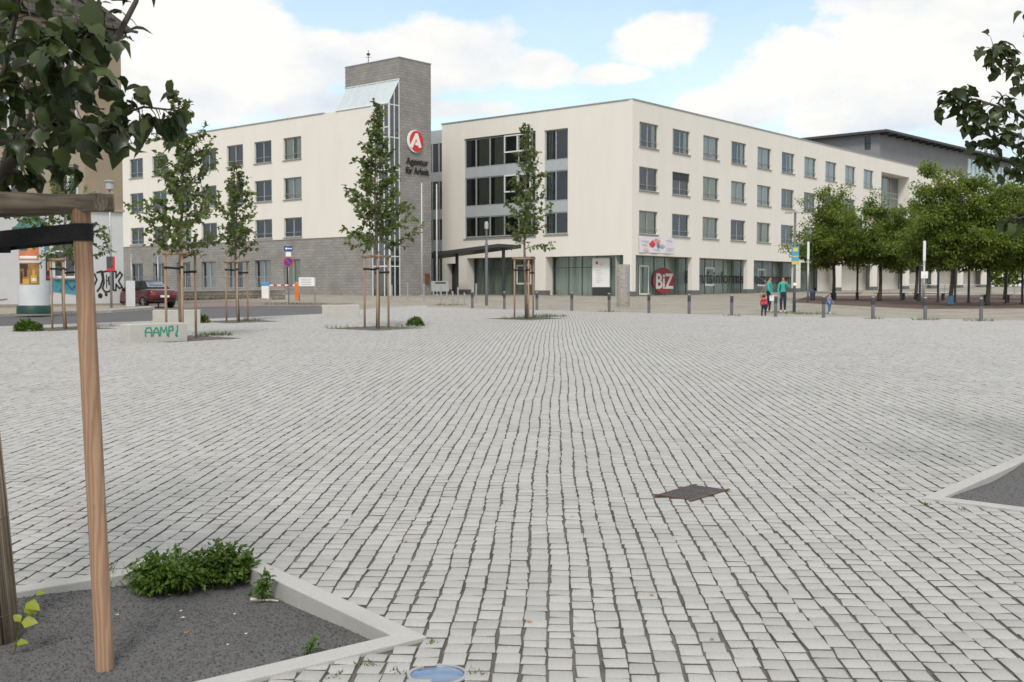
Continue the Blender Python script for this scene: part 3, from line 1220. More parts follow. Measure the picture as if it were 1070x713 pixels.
def tuft(name, label, cat, loc, r, h, n, m, ls=0.06, group=None, kind=None, blades=False, seed=1):
    rs = np.random.default_rng(seed)
    a, rr = rs.uniform(0, 2 * PI, n), np.sqrt(rs.random(n))
    if blades:
        pos = np.stack([np.cos(a) * rr * r, np.sin(a) * rr * r, np.zeros(n)], 1)
        dirs = np.stack([np.cos(a) * 0.5, np.sin(a) * 0.5, np.ones(n)], 1) + rs.normal(0, 0.3, (n, 3))
        tpl = (np.array([(-0.04, 0, 0), (0.04, 0, 0), (0.03, 0.6, 0), (0, 1, -0.15), (-0.03, 0.6, 0)], float), [[0, 1, 2, 4], [4, 2, 3]])
        me = leaves_mesh(name, pos, dirs, rvec(n), rs.uniform(0.5, 1.1, n) * h, tpl, 0.4)
    else:
        z = rs.random(n) ** 0.8 * h * np.sqrt(np.maximum(0.05, 1 - rr ** 2))
        pos = np.stack([np.cos(a) * rr * r, np.sin(a) * rr * r, z], 1)
        dirs = np.stack([np.cos(a) * rr, np.sin(a) * rr, 0.3 + z / h], 1) + rs.normal(0, 0.5, (n, 3))
        me = leaves_mesh(name, pos, dirs, np.array([0, 0, 1.0]) + rs.normal(0, 0.4, (n, 3)), rs.uniform(0.6, 1.2, n) * ls, LEAF_SIMPLE, 0.3)
    o = mesh_obj(name, me, m)
    o.location = loc
    return tag(o, label, cat, group, kind)


tuft('weed_plant', 'dark green weed tuft at the right of the spindle tree pit', 'weed', at(434, 341), 0.24, 0.28, 260, M_weed, 0.10, seed=2)
tuft('weed_plant', 'broad low weed left of the low young tree', 'weed', at(30, 346), 0.36, 0.28, 300, M_weed, 0.14, seed=3)
tuft('weed_plant', 'bushy weed behind the rear bench block', 'weed', at(209, 337.5), 0.28, 0.28, 220, M_weed, 0.12, seed=4)
pts_ = []
for (px, py, r, n) in [(575, 331, 0.55, 260), (560, 332.5, 0.5, 200), (535, 333.5, 0.4, 90), (222, 351, 0.35, 120), (228, 350, 0.3, 120), (265, 335, 0.35, 110), (420, 341.5, 0.4, 60), (300, 318, 1.2, 220),
                       (322, 318, 0.9, 160), (470, 319, 0.7, 160), (845, 328, 0.9, 170), (1025, 335.5, 0.5, 120), (967, 334.5, 0.4, 90), (912, 333.5, 0.3, 60), (765, 330.5, 0.3, 50), (636, 326, 0.4, 60), (822, 327, 0.8, 130), (352, 343, 0.5, 40), (100, 342, 0.5, 60)]:
    c = at(px, py)
    for _ in range(n):
        a, q = rng.uniform(0, 2 * PI), math.sqrt(rng.random()) * r
        x, y = c.x + math.cos(a) * q * 1.3, c.y + math.sin(a) * q
        pts_.append((x, y, G(y) - 0.01))
pts_ = np.array(pts_)
n = len(pts_)
tpl = (np.array([(-0.07, 0, 0), (0.07, 0, 0), (0.05, 0.6, 0), (0, 1, -0.15), (-0.05, 0.6, 0)], float), [[0, 1, 2, 4], [4, 2, 3]])
me = leaves_mesh('grass', pts_, np.array([0, 0, 1.0]) + rng.normal(0, 0.6, (n, 3)), rvec(n), rng.uniform(0.06, 0.16, n), tpl, 0.4)
tag(mesh_obj('grass', me, M_grass), 'sparse grass and weeds growing at pits, posts and verges', 'grass', kind='stuff')


# ------------------------------------------------------------------ tree supports (three stakes, rails, straps)
def support(label, loc, H=2.22, r=0.43, ang=(160, 280, 40), post_m=None, rail_m=None, seg=8, pr=0.033, lean=0.0, strap_r=0.05, group='wooden tree supports', strap_z=(1.85, 1.85, 1.75), detail=False):
    root = thing('tree_support', label, 'tree support', tuple(loc), 0, group)
    pm, rm = post_m or M_far_post, rail_m or M_far_post
    P = [Vector((math.cos(math.radians(a)) * r, math.sin(math.radians(a)) * r, 0)) for a in ang]
    tops = [p * (1 - lean) + Vector((0, 0, H)) for p in P]
    for p, t in zip(P, tops):
        mb = MB()
        n = 6 if detail else 2
        mb.tube([(p - Vector((0, 0, 0.3))).lerp(t, k / (n - 1)) for k in range(n)], pr, seg)
        mb.build('post', pm, root, smooth='auto' if detail else True, world=False)
    for i in range(3):
        a, b = tops[i], tops[(i + 1) % 3]
        d = (b - a).normalized()
        s = Vector((-d.y, d.x, 0))
        rr = pr * (1.0 if detail else 1.12)
        z = H + rr * 0.5 + 0.002 + i * (0.003 if detail else 0.012)
        ov = 0.135 if detail else 0.09
        A, B = a - d * ov, b + d * ov
        mb = MB()
        npt = 10 if detail else 2
        if detail:
            # modelled along its own z axis so that the grain follows the rail
            ln_ = (B - A).length
            mb.tube([Vector((0.003 * math.sin(k * 1.9 + i), 0.003 * math.cos(k * 1.3), ln_ * k / 9)) for k in range(10)], [rr * (1 + 0.04 * math.sin(k * 2.3)) for k in range(10)], 16)
            ro = mb.build('rail', rm, root, smooth='auto', world=False, bevel=0.006)
            ro.rotation_euler = d.to_track_quat('Z', 'Y').to_euler()
            ro.location = Vector((A.x, A.y, z))
            continue
        pts = []
        for k in range(npt):
            q = A.lerp(B, k / (npt - 1))
            wv = 0.004 * math.sin(k * 1.9 + i) if detail else 0
            pts.append(Vector((q.x, q.y, z + wv)))
        rads = [rr * (1 + (0.05 * math.sin(k * 2.3) if detail else 0)) for k in range(npt)]
        mb.tube(pts, rads, 14 if detail else 6)
        mb.build('rail', rm, root, smooth='auto' if detail else True, world=False, bevel=0.006 if detail else 0)
    for i in range(3):
        z = strap_z[i]
        p = P[i].lerp(tops[i], z / H)
        d = Vector((-p.x, -p.y, 0)).normalized()
        s = Vector((-d.y, d.x, 0))
        hb = 0.037 if detail else 0.03
        mb = MB()
        # a band that runs round the post and round the trunk
        loop = []
        pr2 = pr + 0.004
        for k in range(9):
            a = PI / 2 + PI * k / 8
            loop.append(p + d * math.cos(a) * pr2 + s * math.sin(a) * pr2)
        c = Vector((0, 0, z - 0.03))
        for k in range(9):
            a = -PI / 2 + PI * k / 8
            loop.append(c + d * math.cos(a) * strap_r + s * math.sin(a) * strap_r)
        m_ = len(loop)
        inner = []
        ce = sum(loop, Vector()) / m_
        for q in loop:
            inner.append(q + (Vector((q.x, q.y, 0)) - Vector((ce.x, ce.y, 0))).normalized() * 0.003)
        pts = [q - Vector((0, 0, hb)) for q in loop] + [q + Vector((0, 0, hb)) for q in loop] + [q + Vector((0, 0, hb)) for q in inner] + [q - Vector((0, 0, hb)) for q in inner]
        fs = []
        for k in range(m_):
            k2 = (k + 1) % m_
            for g in range(4):
                fs.append([g * m_ + k, g * m_ + k2, ((g + 1) % 4) * m_ + k2, ((g + 1) % 4) * m_ + k])
        mb.add(pts, fs)
        mb.build('strap', M_strap, root, world=False)
    return root


support('wooden three-post support round the tallest young tree', YT['A'], ang=(170, 290, 50), H=2.18)
support('wooden three-post support round the small tree by the road', YT['B'], ang=(165, 285, 45), H=2.1)
support('wooden three-post support round the spindle-shaped tree', YT['C'], ang=(160, 280, 40), H=2.2)
support('wooden three-post support round the sparse slim tree', YT['D'], ang=(165, 285, 45), H=2.25)
support('wooden three-post support round the low tree by the poster column', YT['E'], ang=(170, 290, 50), H=2.1)

# ------------------------------------------------------------------ near tree on the left, in the bed
tA = bedpt(bedA, PA, hA, -8, 702, -0.06)
tA = Vector((-2.362, 5.06, G(5.06) - 0.075))
near_sup_x = at(112.5, 703, -0.07)
dS = near_sup_x - tA
rS = math.hypot(dS.x, dS.y)
aS = math.degrees(math.atan2(dS.y, dS.x))
print('support', rS, aS, near_sup_x)
sup = support('weathered wooden support with black strap in the near bed', (tA.x, tA.y, tA.z), H=2.005, r=rS, ang=(aS, 141, 236), post_m=M_post, rail_m=M_rail, seg=14, pr=0.039, lean=0.165, strap_r=0.075,
              strap_z=(1.905, 1.90, 1.895), detail=True)


def limb_tree(name, label, base, limbs, lf, m, bark, wrap=None):
    root = thing(name, label, 'tree', tuple(base))
    mb = MB()
    for pts, r0, r1 in limbs:
        k = len(pts)
        mb.tube(pts, [r0 + (r1 - r0) * i / (k - 1) for i in range(k)], 9)
    mb.build('trunk', bark, root, smooth=True)
    if wrap:
        pts, rad = wrap
        mb = MB()
        nr = 46
        for i in range(nr):
            a = 2 * PI * i / nr
            o = Vector((math.cos(a), math.sin(a), 0)) * (rad + rng.normal(0, 0.003))
            top = pts[1] + Vector((0, 0, rng.normal(0, 0.01)))
            mb.tube([pts[0] + o * 1.02, pts[0].lerp(top, 0.5) + o + Vector((rng.normal(0, 0.002), 0, 0)), top + o * 0.9], 0.0065, 5)
        wr = mb.build('reed_wrap', M_reed, root, smooth=True)
        mb = MB()
        for f in (0.14, 0.45, 0.8):
            c = pts[0].lerp(pts[1], f)
            mb.tube([c + Vector((math.cos(a) * (rad + 0.008), math.sin(a) * (rad + 0.008), 0.01 * math.sin(a))) for a in [2 * PI * k / 24 for k in range(25)]], 0.0022, 5)
        mb.build('wire', M_iron, wr)
    P_, D_, S_ = lf
    P_ = np.array(P_) - np.array(root.location)
    ups = np.array([0, -0.2, 0.9]) + rng.normal(0, 0.45, (len(P_), 3))
    me = leaves_mesh('crown', P_, np.array(D_), ups, np.array(S_), LEAF_LOBED, 0.6)
    mesh_obj('crown', me, m, root)
    return root


M_reed = mat('reed_mat', (0.25, 0.20, 0.145), 0.9, 0.35, 30, 0.3, 60, stretch=(1, 1, 0.1), island=0.35)


def twig_leaves(pts, n, size, spread, out, mb_l, droop=0.5, st=0.2, tw=0.16):
    """leaves on short stalks round a branch"""
    P_, D_, S_ = out
    for _ in range(n):
        g = st + (1 - st) * rng.random()
        x = g * (len(pts) - 1)
        k = min(int(x), len(pts) - 2)
        b = Vector(pts[k]).lerp(Vector(pts[k + 1]), x - k)
        ax = (Vector(pts[k + 1]) - Vector(pts[k])).normalized()
        sd = Vector(rng.normal(0, 1, 3))
        sd = (sd - ax * sd.dot(ax) * 0.6 + ax * 0.35).normalized()
        e = b + sd * rng.uniform(0.25, 1.0) * tw + Vector((0, 0, -0.01))
        e2 = b.lerp(e, 0.5) + Vector((0, 0, 0.012))
        mb_l.append(([b, e2, e], 0.0028, 0.0014))
        m_ = 1 if rng.random() < 0.45 else 2
        for _ in range(m_):
            dd = sd * 0.8 + Vector(rng.normal(0, 0.55, 3)) + Vector((0, 0, -droop))
            P_.append(e + Vector(rng.normal(0, 0.012, 3)))
            D_.append(dd)
            S_.append(size * rng.uniform(0.65, 1.15))


B1 = [deep(-46, 330, 4.93), deep(-22, 210, 4.9), deep(0, 184, 4.85), deep(38, 138, 4.78), deep(72, 102, 4.72), deep(104, 66, 4.7), deep(124, 36, 4.7), deep(142, 2, 4.72), deep(150, -30, 4.75)]
B2 = [deep(-40, 260, 4.9), deep(-20, 150, 4.6), deep(6, 68, 4.4), deep(18, 10, 4.35), deep(26, -60, 4.3)]
B3 = [deep(0, 184, 4.85), deep(22, 110, 5.0), deep(40, 40, 5.1), deep(52, -30, 5.15)]
B4 = [deep(38, 138, 4.78), deep(75, 128, 4.65), deep(110, 124, 4.55), deep(150, 112, 4.5), deep(190, 116, 4.48)]
B5 = [deep(-10, 148, 4.5), deep(20, 147, 4.45), deep(58, 140, 4.42), deep(100, 138, 4.4), deep(128, 134, 4.4)]
B6 = [deep(72, 102, 4.72), deep(88, 70, 4.85), deep(110, 46, 4.95), deep(120, 34, 5.0)]
B7 = [deep(-22, 190, 4.85), deep(4, 172, 4.95), deep(30, 172, 5.05), deep(70, 176, 5.1)]
B8 = [deep(20, 70, 4.3), deep(50, 60, 4.3), deep(84, 44, 4.3), deep(100, 28, 4.32)]
B9 = [deep(10, 100, 4.5), deep(40, 92, 4.4), deep(66, 70, 4.4)]
limbs = [([tA + Vector((0, 0, -0.15)), tA + Vector((-0.065, 0, 0.9)), tA + Vector((-0.12, -0.02, 1.6)), Vector(B1[0])], 0.066, 0.045),
         ([Vector(B1[0]), deep(-60, 100, 5.0), deep(-75, -150, 5.05), deep(-90, -420, 5.1)], 0.042, 0.014),
         (B1, 0.030, 0.008), (B2, 0.017, 0.006), (B3, 0.014, 0.005), (B4, 0.010, 0.003), (B5, 0.008, 0.003), (B6, 0.009, 0.003), (B7, 0.010, 0.003), (B8, 0.007, 0.003), (B9, 0.007, 0.003)]
out = ([], [], [])
tw_l = []
SZ = 0.092
twig_leaves(B1[2:6], 32, SZ, 0, out, tw_l, st=0.05, tw=0.16)
twig_leaves(B1[6:9], 7, SZ * 0.9, 0, out, tw_l, st=0.2, tw=0.07)
twig_leaves(B2[1:], 46, SZ, 0, out, tw_l, st=0.1, tw=0.18)
twig_leaves(B3, 34, SZ, 0, out, tw_l, st=0.2, tw=0.20)
twig_leaves(B4[1:], 30, SZ * 0.9, 0, out, tw_l, st=0.1, tw=0.09, droop=0.9)
twig_leaves(B5, 20, SZ, 0, out, tw_l, st=0.2, tw=0.12, droop=0.8)
twig_leaves(B6, 12, SZ, 0, out, tw_l, st=0.1, tw=0.10)
twig_leaves(B7, 26, SZ, 0, out, tw_l, st=0.3, tw=0.12, droop=0.7)
twig_leaves(B8, 26, SZ, 0, out, tw_l, st=0.1, tw=0.14)
twig_leaves(B9, 20, SZ, 0, out, tw_l, st=0.1, tw=0.14)
# the rest of the crown, left of and above the picture
for _ in range(26):
    a = rng.uniform(0, 2 * PI)
    c0 = Vector(limbs[1][0][0]).lerp(Vector(limbs[1][0][3]), rng.random())
    e = c0 + Vector((-abs(math.cos(a)) * rng.uniform(0.3, 0.9), math.sin(a) * rng.uniform(0.2, 0.8), rng.uniform(0.1, 0.5)))
    br = [c0, c0.lerp(e, 0.5) + Vector((0, 0, 0.05)), e]
    limbs.append((br, 0.009, 0.003))
    twig_leaves(br, 20, SZ, 0, out, tw_l, st=0.2, tw=0.15)
limbs += tw_l
limb_tree('street_tree', 'near tree with large dark lobed leaves and reed-wrapped trunk', tA, limbs, out, M_leaf_near, M_bark_dark,
          wrap=(tA + Vector((0.0, 0, -0.02)), tA + Vector((0.022, -0.015, 1.42))) and ((tA + Vector((0, 0, -0.02)), tA + Vector((-0.10, -0.01, 1.40))), 0.076))

# near tree on the right, trunk out of the picture
tB = Vector((4.72, 8.55, G(8.55) - 0.05))
hub = tB + Vector((0, 0, 2.3))
limbs = [([tB + Vector((0, 0, -0.15)), tB + Vector((0.02, 0, 1.2)), hub, hub + Vector((0.05, 0.05, 1.0)), hub + Vector((0.0, 0.0, 2.6))], 0.07, 0.015)]
out, tw_l = ([], [], []), []
spec_ = [([hub + Vector((0, 0, 0.1)), deep(1110, 150, 8.3), deep(1062, 118, 8.1), deep(1020, 104, 8.0), deep(988, 103, 8.0)], 66, 0.10),
         ([hub + Vector((0, 0, 0.15)), deep(1100, 160, 8.0), deep(1060, 140, 7.9), deep(1030, 128, 7.9), deep(1012, 122, 7.9)], 40, 0.10),
         ([hub + Vector((0, 0, 0.2)), deep(1120, 120, 8.3), deep(1074, 82, 8.2), deep(1046, 58, 8.2), deep(1038, 52, 8.2)], 52, 0.12),
         ([hub + Vector((0, 0, 0.3)), deep(1128, 70, 8.4), deep(1092, 30, 8.4), deep(1076, 12, 8.4)], 30, 0.10),
         ([hub + Vector((0, 0, 0.1)), deep(1120, 175, 8.2), deep(1078, 158, 8.0), deep(1045, 150, 8.0), deep(1022, 156, 8.0)], 34, 0.12),
         ([hub + Vector((0, 0, 0.0)), deep(1126, 190, 8.3), deep(1090, 180, 8.2), deep(1066, 172, 8.2), deep(1050, 184, 8.2)], 22, 0.10),
         ([hub + Vector((0, 0, -0.2)), deep(1130, 240, 8.2), deep(1096, 228, 8.1), deep(1072, 226, 8.05), deep(1052, 232, 8.05)], 30, 0.08)]
for pts, nl, tw in spec_:
    limbs.append((pts, 0.018, 0.004))
    twig_leaves(pts, int(nl * 0.8), 0.086, 0, out, tw_l, st=0.45, tw=tw, droop=0.6)
for _ in range(22):
    a = rng.uniform(-1.3, 1.9)
    c0 = hub + Vector((0, 0, rng.uniform(0, 2.4)))
    e = c0 + Vector((abs(math.cos(a)) * rng.uniform(0.5, 1.3), math.sin(a) * rng.uniform(0.3, 1.2), rng.uniform(0.1, 0.6)))
    br = [c0, c0.lerp(e, 0.5) + Vector((0, 0, 0.05)), e]
    limbs.append((br, 0.011, 0.003))
    twig_leaves(br, 22, 0.095, 0, out, tw_l, st=0.3, tw=0.18)
limbs += tw_l
limb_tree('street_tree', 'near tree with dark leaves reaching in from the right over the bare bed', tB, limbs, out, M_leaf_near, M_bark_dark)

# ------------------------------------------------------------------ weeds and litter in the left bed
M_parsley = leaf_mat('parsley_leaf', (0.055, 0.105, 0.018), (0.13, 0.21, 0.035), 0.35)


def bushy_weed(label, c, r, h, nst, seed, ls=0.027, m=None, per=21):
    rs = np.random.default_rng(seed)
    root = thing('weed_plant', label, 'weed', tuple(c))
    mb = MB()
    P_, D_ = [], []
    for i in range(nst):
        a, q = rs.uniform(0, 2 * PI), math.sqrt(rs.random())
        e = Vector((math.cos(a) * q * r, math.sin(a) * q * r, h * (1 - 0.5 * q * q) * rs.uniform(0.35, 1.18) * (1 + 0.18 * math.sin(a * 3 + seed))))
        b = Vector((e.x * 0.25, e.y * 0.25, -0.01))
        mid = b.lerp(e, 0.5) + Vector((0, 0, 0.03))
        mb.tube([b, mid, e], [0.0028, 0.002, 0.001], 4, cap=False)
        for j in range(per):
            f = 0.3 + 0.7 * rs.random()
            p = (b.lerp(mid, f * 2) if f < 0.5 else mid.lerp(e, f * 2 - 1))
            P_.append(p + Vector(rs.normal(0, 0.014, 3)))
            D_.append(Vector((math.cos(a) * q, math.sin(a) * q, 0.25)) + Vector(rs.normal(0, 0.7, 3)))
    mb.build('stem', m or M_parsley, root, world=False)
    n = len(P_)
    P_ = np.array(P_)
    P_[:, 2] = np.maximum(P_[:, 2], 0.005)
    me = leaves_mesh('foliage', P_, np.array(D_), np.array([0, 0, 1.0]) + rs.normal(0, 0.4, (n, 3)), rs.uniform(0.6, 1.25, n) * ls, (LEAF_LOBED[0] * np.array([0.7, 1.05, 1.0]), LEAF_LOBED[1]), 0.3)
    mesh_obj('foliage', me, m or M_parsley, root)
    return root


bushy_weed('larger left clump of ferny green weed at the bed corner', bedpt(bedA, PA, hA, 180, 616, -0.06), 0.235, 0.195, 200, 5)
bushy_weed('rounder right clump of ferny green weed at the bed corner', bedpt(bedA, PA, hA, 233, 604, -0.05), 0.195, 0.185, 160, 6)
bushy_weed('small upright weed against the inner edging', bedpt(bedA, PA, hA, 277, 622, -0.05), 0.05, 0.15, 9, 7, 0.03, None, 12)
bushy_weed('tiny yellowish seedling on the bare grit', bedpt(bedA, PA, hA, 322, 695, -0.085), 0.06, 0.06, 5, 9, 0.026, M_weed, 6)
# yellow-green shoot at the reed-wrapped trunk
M_shoot = leaf_mat('shoot_leaf', (0.22, 0.28, 0.03), (0.33, 0.36, 0.06), 0.35)
c = bedpt(bedA, PA, hA, 15, 690, -0.07)
root = thing('shoot', 'yellow-green leafy shoot at the foot of the reed-wrapped trunk', 'shoot', tuple(c))
mb = MB()
tip = [deep(17, 672, c.y), deep(22, 650, c.y), deep(27, 630, c.y - 0.01), deep(38, 620, c.y - 0.01)]
mb.tube([c] + tip, [0.003, 0.003, 0.0025, 0.002, 0.0015], 5)
mb.build('stem', M_weed, root)
P_ = np.array([tuple(Vector(p) - c) for p in (tip[0], tip[0], tip[1], tip[1], tip[2], tip[2], tip[3])])
D_ = np.array([(0.9, -0.3, 0.2), (0.5, 0.3, -0.5), (1, -0.2, 0.1), (-0.6, 0.2, 0.5), (0.9, -0.4, -0.2), (0.6, 0.2, -0.9), (0.7, -0.2, 0.1)])
me = leaves_mesh('foliage', P_, D_, np.array([(0, -0.6, 0.8)] * 7) + rng.normal(0, 0.3, (7, 3)), np.array([0.06, 0.04, 0.075, 0.05, 0.08, 0.07, 0.04]), LEAF_SIMPLE, 0.2)
mesh_obj('foliage', me, M_shoot, root)

# thin grass on the bed's rear edging
pg = []
for _ in range(70):
    p = bedpt(bedA, PA, hA, rng.uniform(95, 150), rng.uniform(600, 612), -0.03)
    pg.append((p.x, p.y, p.z))
pg = np.array(pg)
me = leaves_mesh('grass', pg, np.array([0.1, 0, 0.8]) + rng.normal(0, 0.6, (70, 3)), rvec(70), rng.uniform(0.06, 0.17, 70), (tpl[0] * np.array([0.35, 1, 1]), tpl[1]), 0.6)
tag(mesh_obj('grass', me, M_grass), 'thin grass blades along the rear edging of the near bed', 'grass', kind='stuff')

M_paper = mat('paper_scrap', (0.72, 0.72, 0.70), 0.8, 0.15, 40)
M_blue_scrap = mat('blue_scrap', (0.42, 0.55, 0.72), 0.7, 0.15, 40)
M_dry = mat('dry_leaf', (0.30, 0.17, 0.10), 0.85, 0.25, 40)


def scrap(px, py, s, m, label, cat, name, group=None, asp=0.5):
    p = bedpt(bedA, PA, hA, px, py, -0.075)
    mb = MB()
    pts = []
    k = 7
    for z in (0.004, 0.006):
        for i in range(k):
            a = 2 * PI * i / k
            q = s * (0.75 + 0.5 * math.sin(i * 2.7 + px))
            pts.append((p.x + math.cos(a) * q, p.y + math.sin(a) * q * asp * 1.6, p.z + z + 0.15 * s * math.sin(i * 1.9)))
    mb.add(pts, [list(range(k))[::-1], list(range(k, 2 * k))] + [[i, (i + 1) % k, k + (i + 1) % k, k + i] for i in range(k)])
    tag(mb.build(name, m), label, cat, group)


scrap(194.5, 668, 0.022, M_dry, 'curled brown dry leaf lying on the grit', 'dry leaf', 'dry_leaf')
scrap(144, 622, 0.011, M_blue_scrap, 'pale blue scrap lying below the larger weed clump', 'scrap', 'plastic_scrap', asp=0.8)
for (px, py) in ((191, 650), (257, 670), (245, 643), (238, 683), (189, 642), (123, 651), (177, 624)):
    scrap(px, py, 0.0085 if px != 191 else 0.011, M_paper, 'tiny white paper scrap lying on the dark grit of the near bed', 'scrap', 'paper_scrap', 'paper scraps on the grit', 0.6)
# fallen twig by the small weed
p0, p1 = bedpt(bedA, PA, hA, 262, 622, -0.05), bedpt(bedA, PA, hA, 291, 623, -0.05)
mb = MB()
mb.tube([p0 + Vector((0, 0, 0.012)), p0.lerp(p1, 0.3) + Vector((0, 0, 0.009)), p0.lerp(p1, 0.7) + Vector((0, 0, 0.013)), p1 + Vector((0, 0, 0.01))], [0.011, 0.006, 0.005, 0.004], 6)
tag(mb.build('twig', mat('pale_twig', (0.55, 0.5, 0.38), 0.8)), 'pale broken twig lying at the inner edging', 'twig')

# a few fallen leaves on the paving
M_fall = mat('fallen_leaf', (0.42, 0.20, 0.06), 0.8, 0.3, 60)
for (px, py, a) in ((434, 524, 0.4), (424, 566, 1.2), (681, 622, 2.0), (744, 668, 0.8), (553, 650, 2.6), (598, 540, 0.2), (862, 590, 1.7), (820, 430, 0.5)):
    p = at(px, py, 0.004)
    mb = MB()
    c_, s2 = math.cos(a), math.sin(a)
    pl = [(-0.016, 0), (-0.006, 0.008), (0.008, 0.007), (0.018, 0), (0.008, -0.007), (-0.006, -0.008)]
    mb.add([(p.x + x * c_ - y * s2, p.y + x * s2 + y * c_, p.z + 0.003 + 0.25 * abs(y)) for x, y in pl], [[0, 3, 2, 1], [0, 5, 4, 3]])
    tag(mb.build('fallen_leaf', M_fall), 'tiny orange fallen leaf lying on the granite setts', 'leaf', 'fallen leaves on the setts')

# moss and tiny weeds in the joints
pj = []
for (px, py, r, n) in ((386, 694, 0.05, 34), (350, 706, 0.05, 20), (497, 703, 0.05, 22), (415, 703, 0.04, 16), (967, 527, 0.05, 26), (1005, 533, 0.05, 24), (450, 672, 0.04, 18), (690, 519, 0.05, 16), (760, 514, 0.05, 14),
                       (905, 470, 0.05, 12), (340, 470, 0.03, 8), (770, 450, 0.03, 8)):
    c = at(px, py)
    for _ in range(n):
        a, q = rng.uniform(0, 2 * PI), rng.random() * r
        pj.append((c.x + math.cos(a) * q, c.y + math.sin(a) * q, G(c.y) - 0.004))
pj = np.array(pj)
n = len(pj)
me = leaves_mesh('joint_weeds', pj, np.array([0, 0, 0.8]) + rng.normal(0, 0.6, (n, 3)), rvec(n), rng.uniform(0.012, 0.03, n), (tpl[0] * np.array([2.2, 1, 1]), tpl[1]), 0.5)
tag(mesh_obj('joint_weeds', me, M_grass), 'tiny weeds sprouting from the joints of the setts', 'weeds', kind='stuff')
# ------------------------------------------------------------------ the office building
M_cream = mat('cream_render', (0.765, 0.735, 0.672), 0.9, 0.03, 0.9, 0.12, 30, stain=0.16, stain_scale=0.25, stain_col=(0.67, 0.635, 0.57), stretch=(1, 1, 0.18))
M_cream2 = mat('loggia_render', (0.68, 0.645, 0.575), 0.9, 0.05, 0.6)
M_block = brick_mat('grey_block', (0.30, 0.287, 0.27), (0.25, 0.24, 0.226), (0.19, 0.18, 0.17), 0.5, 0.24, 0.018, var=0.14)
M_coping = mat('zinc_coping', (0.36, 0.37, 0.37), 0.5, 0.1, 4, metal=0.5)
M_roof = mat('roof_felt', (0.12, 0.12, 0.12), 0.9)
M_frame = mat('window_frame_grey', (0.34, 0.37, 0.37), 0.5, 0.06, 3, metal=0.1)
M_framew = mat('window_frame_white', (0.70, 0.71, 0.70), 0.5, 0.06, 3)
M_span = mat('spandrel_panel', (0.44, 0.47, 0.49), 0.45, 0.06, 1.0, metal=0.1)
M_sill = mat('stone_sill', (0.30, 0.27, 0.24), 0.8, 0.12, 5)
M_glass = glass_mat('window_glass', (0.88, 0.92, 0.90), 1.45, 1.5)
M_shopglass = glass_mat('shop_glass', (0.76, 0.81, 0.78), 1.45, 0.6)
M_airglass = glass_mat('stair_glass', (0.70, 0.80, 0.82), 1.5, 1.6)
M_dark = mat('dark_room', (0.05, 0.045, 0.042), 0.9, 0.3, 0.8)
M_curt_g = mat('curtain_green', (0.58, 0.58, 0.40), 0.9, 0.2, 12, stretch=(6, 6, 0.2))
M_curt_b = mat('curtain_grey', (0.62, 0.61, 0.56), 0.9, 0.2, 12, stretch=(6, 6, 0.2))
M_curt_r = mat('curtain_brown', (0.13, 0.05, 0.038), 0.9, 0.25, 12, stretch=(6, 6, 0.2))
M_shop_in = mat('shop_interior', (0.62, 0.66, 0.60), 0.9, 0.3, 2.2, stretch=(3, 3, 0.15))
M_shop_in2 = mat('shop_interior_dark', (0.44, 0.48, 0.44), 0.9, 0.35, 1.5, stretch=(2, 2, 0.3))
M_plinth = mat('dark_plinth', (0.15, 0.145, 0.14), 0.85, 0.15, 4)
M_anth = mat('anthracite', (0.055, 0.06, 0.062), 0.5, 0.12, 5, metal=0.2)

C0 = Vector((9.48, 88.0, 0))
FR = Fr(C0, ANG_R)                       # long street facade
FF = Fr(C0, ANG_F)                       # entrance facade (u negative to the left)
FL = Fr((-11.4, 91.2), ANG_F)            # left wing
FT = Fr((-9.93, 89.97), ANG_R)           # tower side
BLD = thing('office_building', 'large cream office building with grey block tower and rows of square windows', 'building', (C0.x, C0.y, G(88) - 0.03))

ZT = 16.67
rows = ((13.12, 15.08), (9.66, 11.54), (6.2, 8.06))
# --- street facade
opsR = []
wr_ = []
for i in range(10):
    for r, (za, zb) in enumerate(rows):
        u = 1.0 + 4.98 * i
        opsR.append((u, u + 2.78, za, zb, 0.22))
        wr_.append((u, za, zb, i, r))
opsR.append((50.9, 59.6, 6.0, 15.2, 1.4))
shopR = []
for i in range(9):
    a = 0.55 + 9.92 * i + (0 if i == 0 else 0.0)
    b = a + 8.65
    opsR.append((a, b, 0.8, 4.5, 0.38))
    shopR.append((a, b))
mb = MB()
facade(mb, FR, 0, 90, 0.8, ZT, opsR)
# --- entrance facade
opsF = [(-17.88, -9.75, 6.3, 15.12, 0.3), (-8.81, -6.35, 6.35, 15.05, 0.3), (-17.6, -9.82, 0.8, 4.55, 1.0), (-8.67, -0.82, 0.8, 4.5, 1.0), (-20.04, -18.9, 0.8, 4.1, 0.7)]
facade(mb, FF, -20.6, 0, 0.8, ZT, opsF)
# flanks and rear of the main block
poly = [FF.p(-20.6, 0, 0), C0, FR.p(90, 0, 0), FR.p(90, 16, 0), FR.p(16, 16, 0), FF.p(-20.6, 16, 0)]
for a, b in ((2, 3), (3, 4), (4, 5), (5, 0)):
    p, q = poly[a], poly[b]
    mb.quad((p.x, p.y, 0.8), (q.x, q.y, 0.8), (q.x, q.y, ZT), (p.x, p.y, ZT))
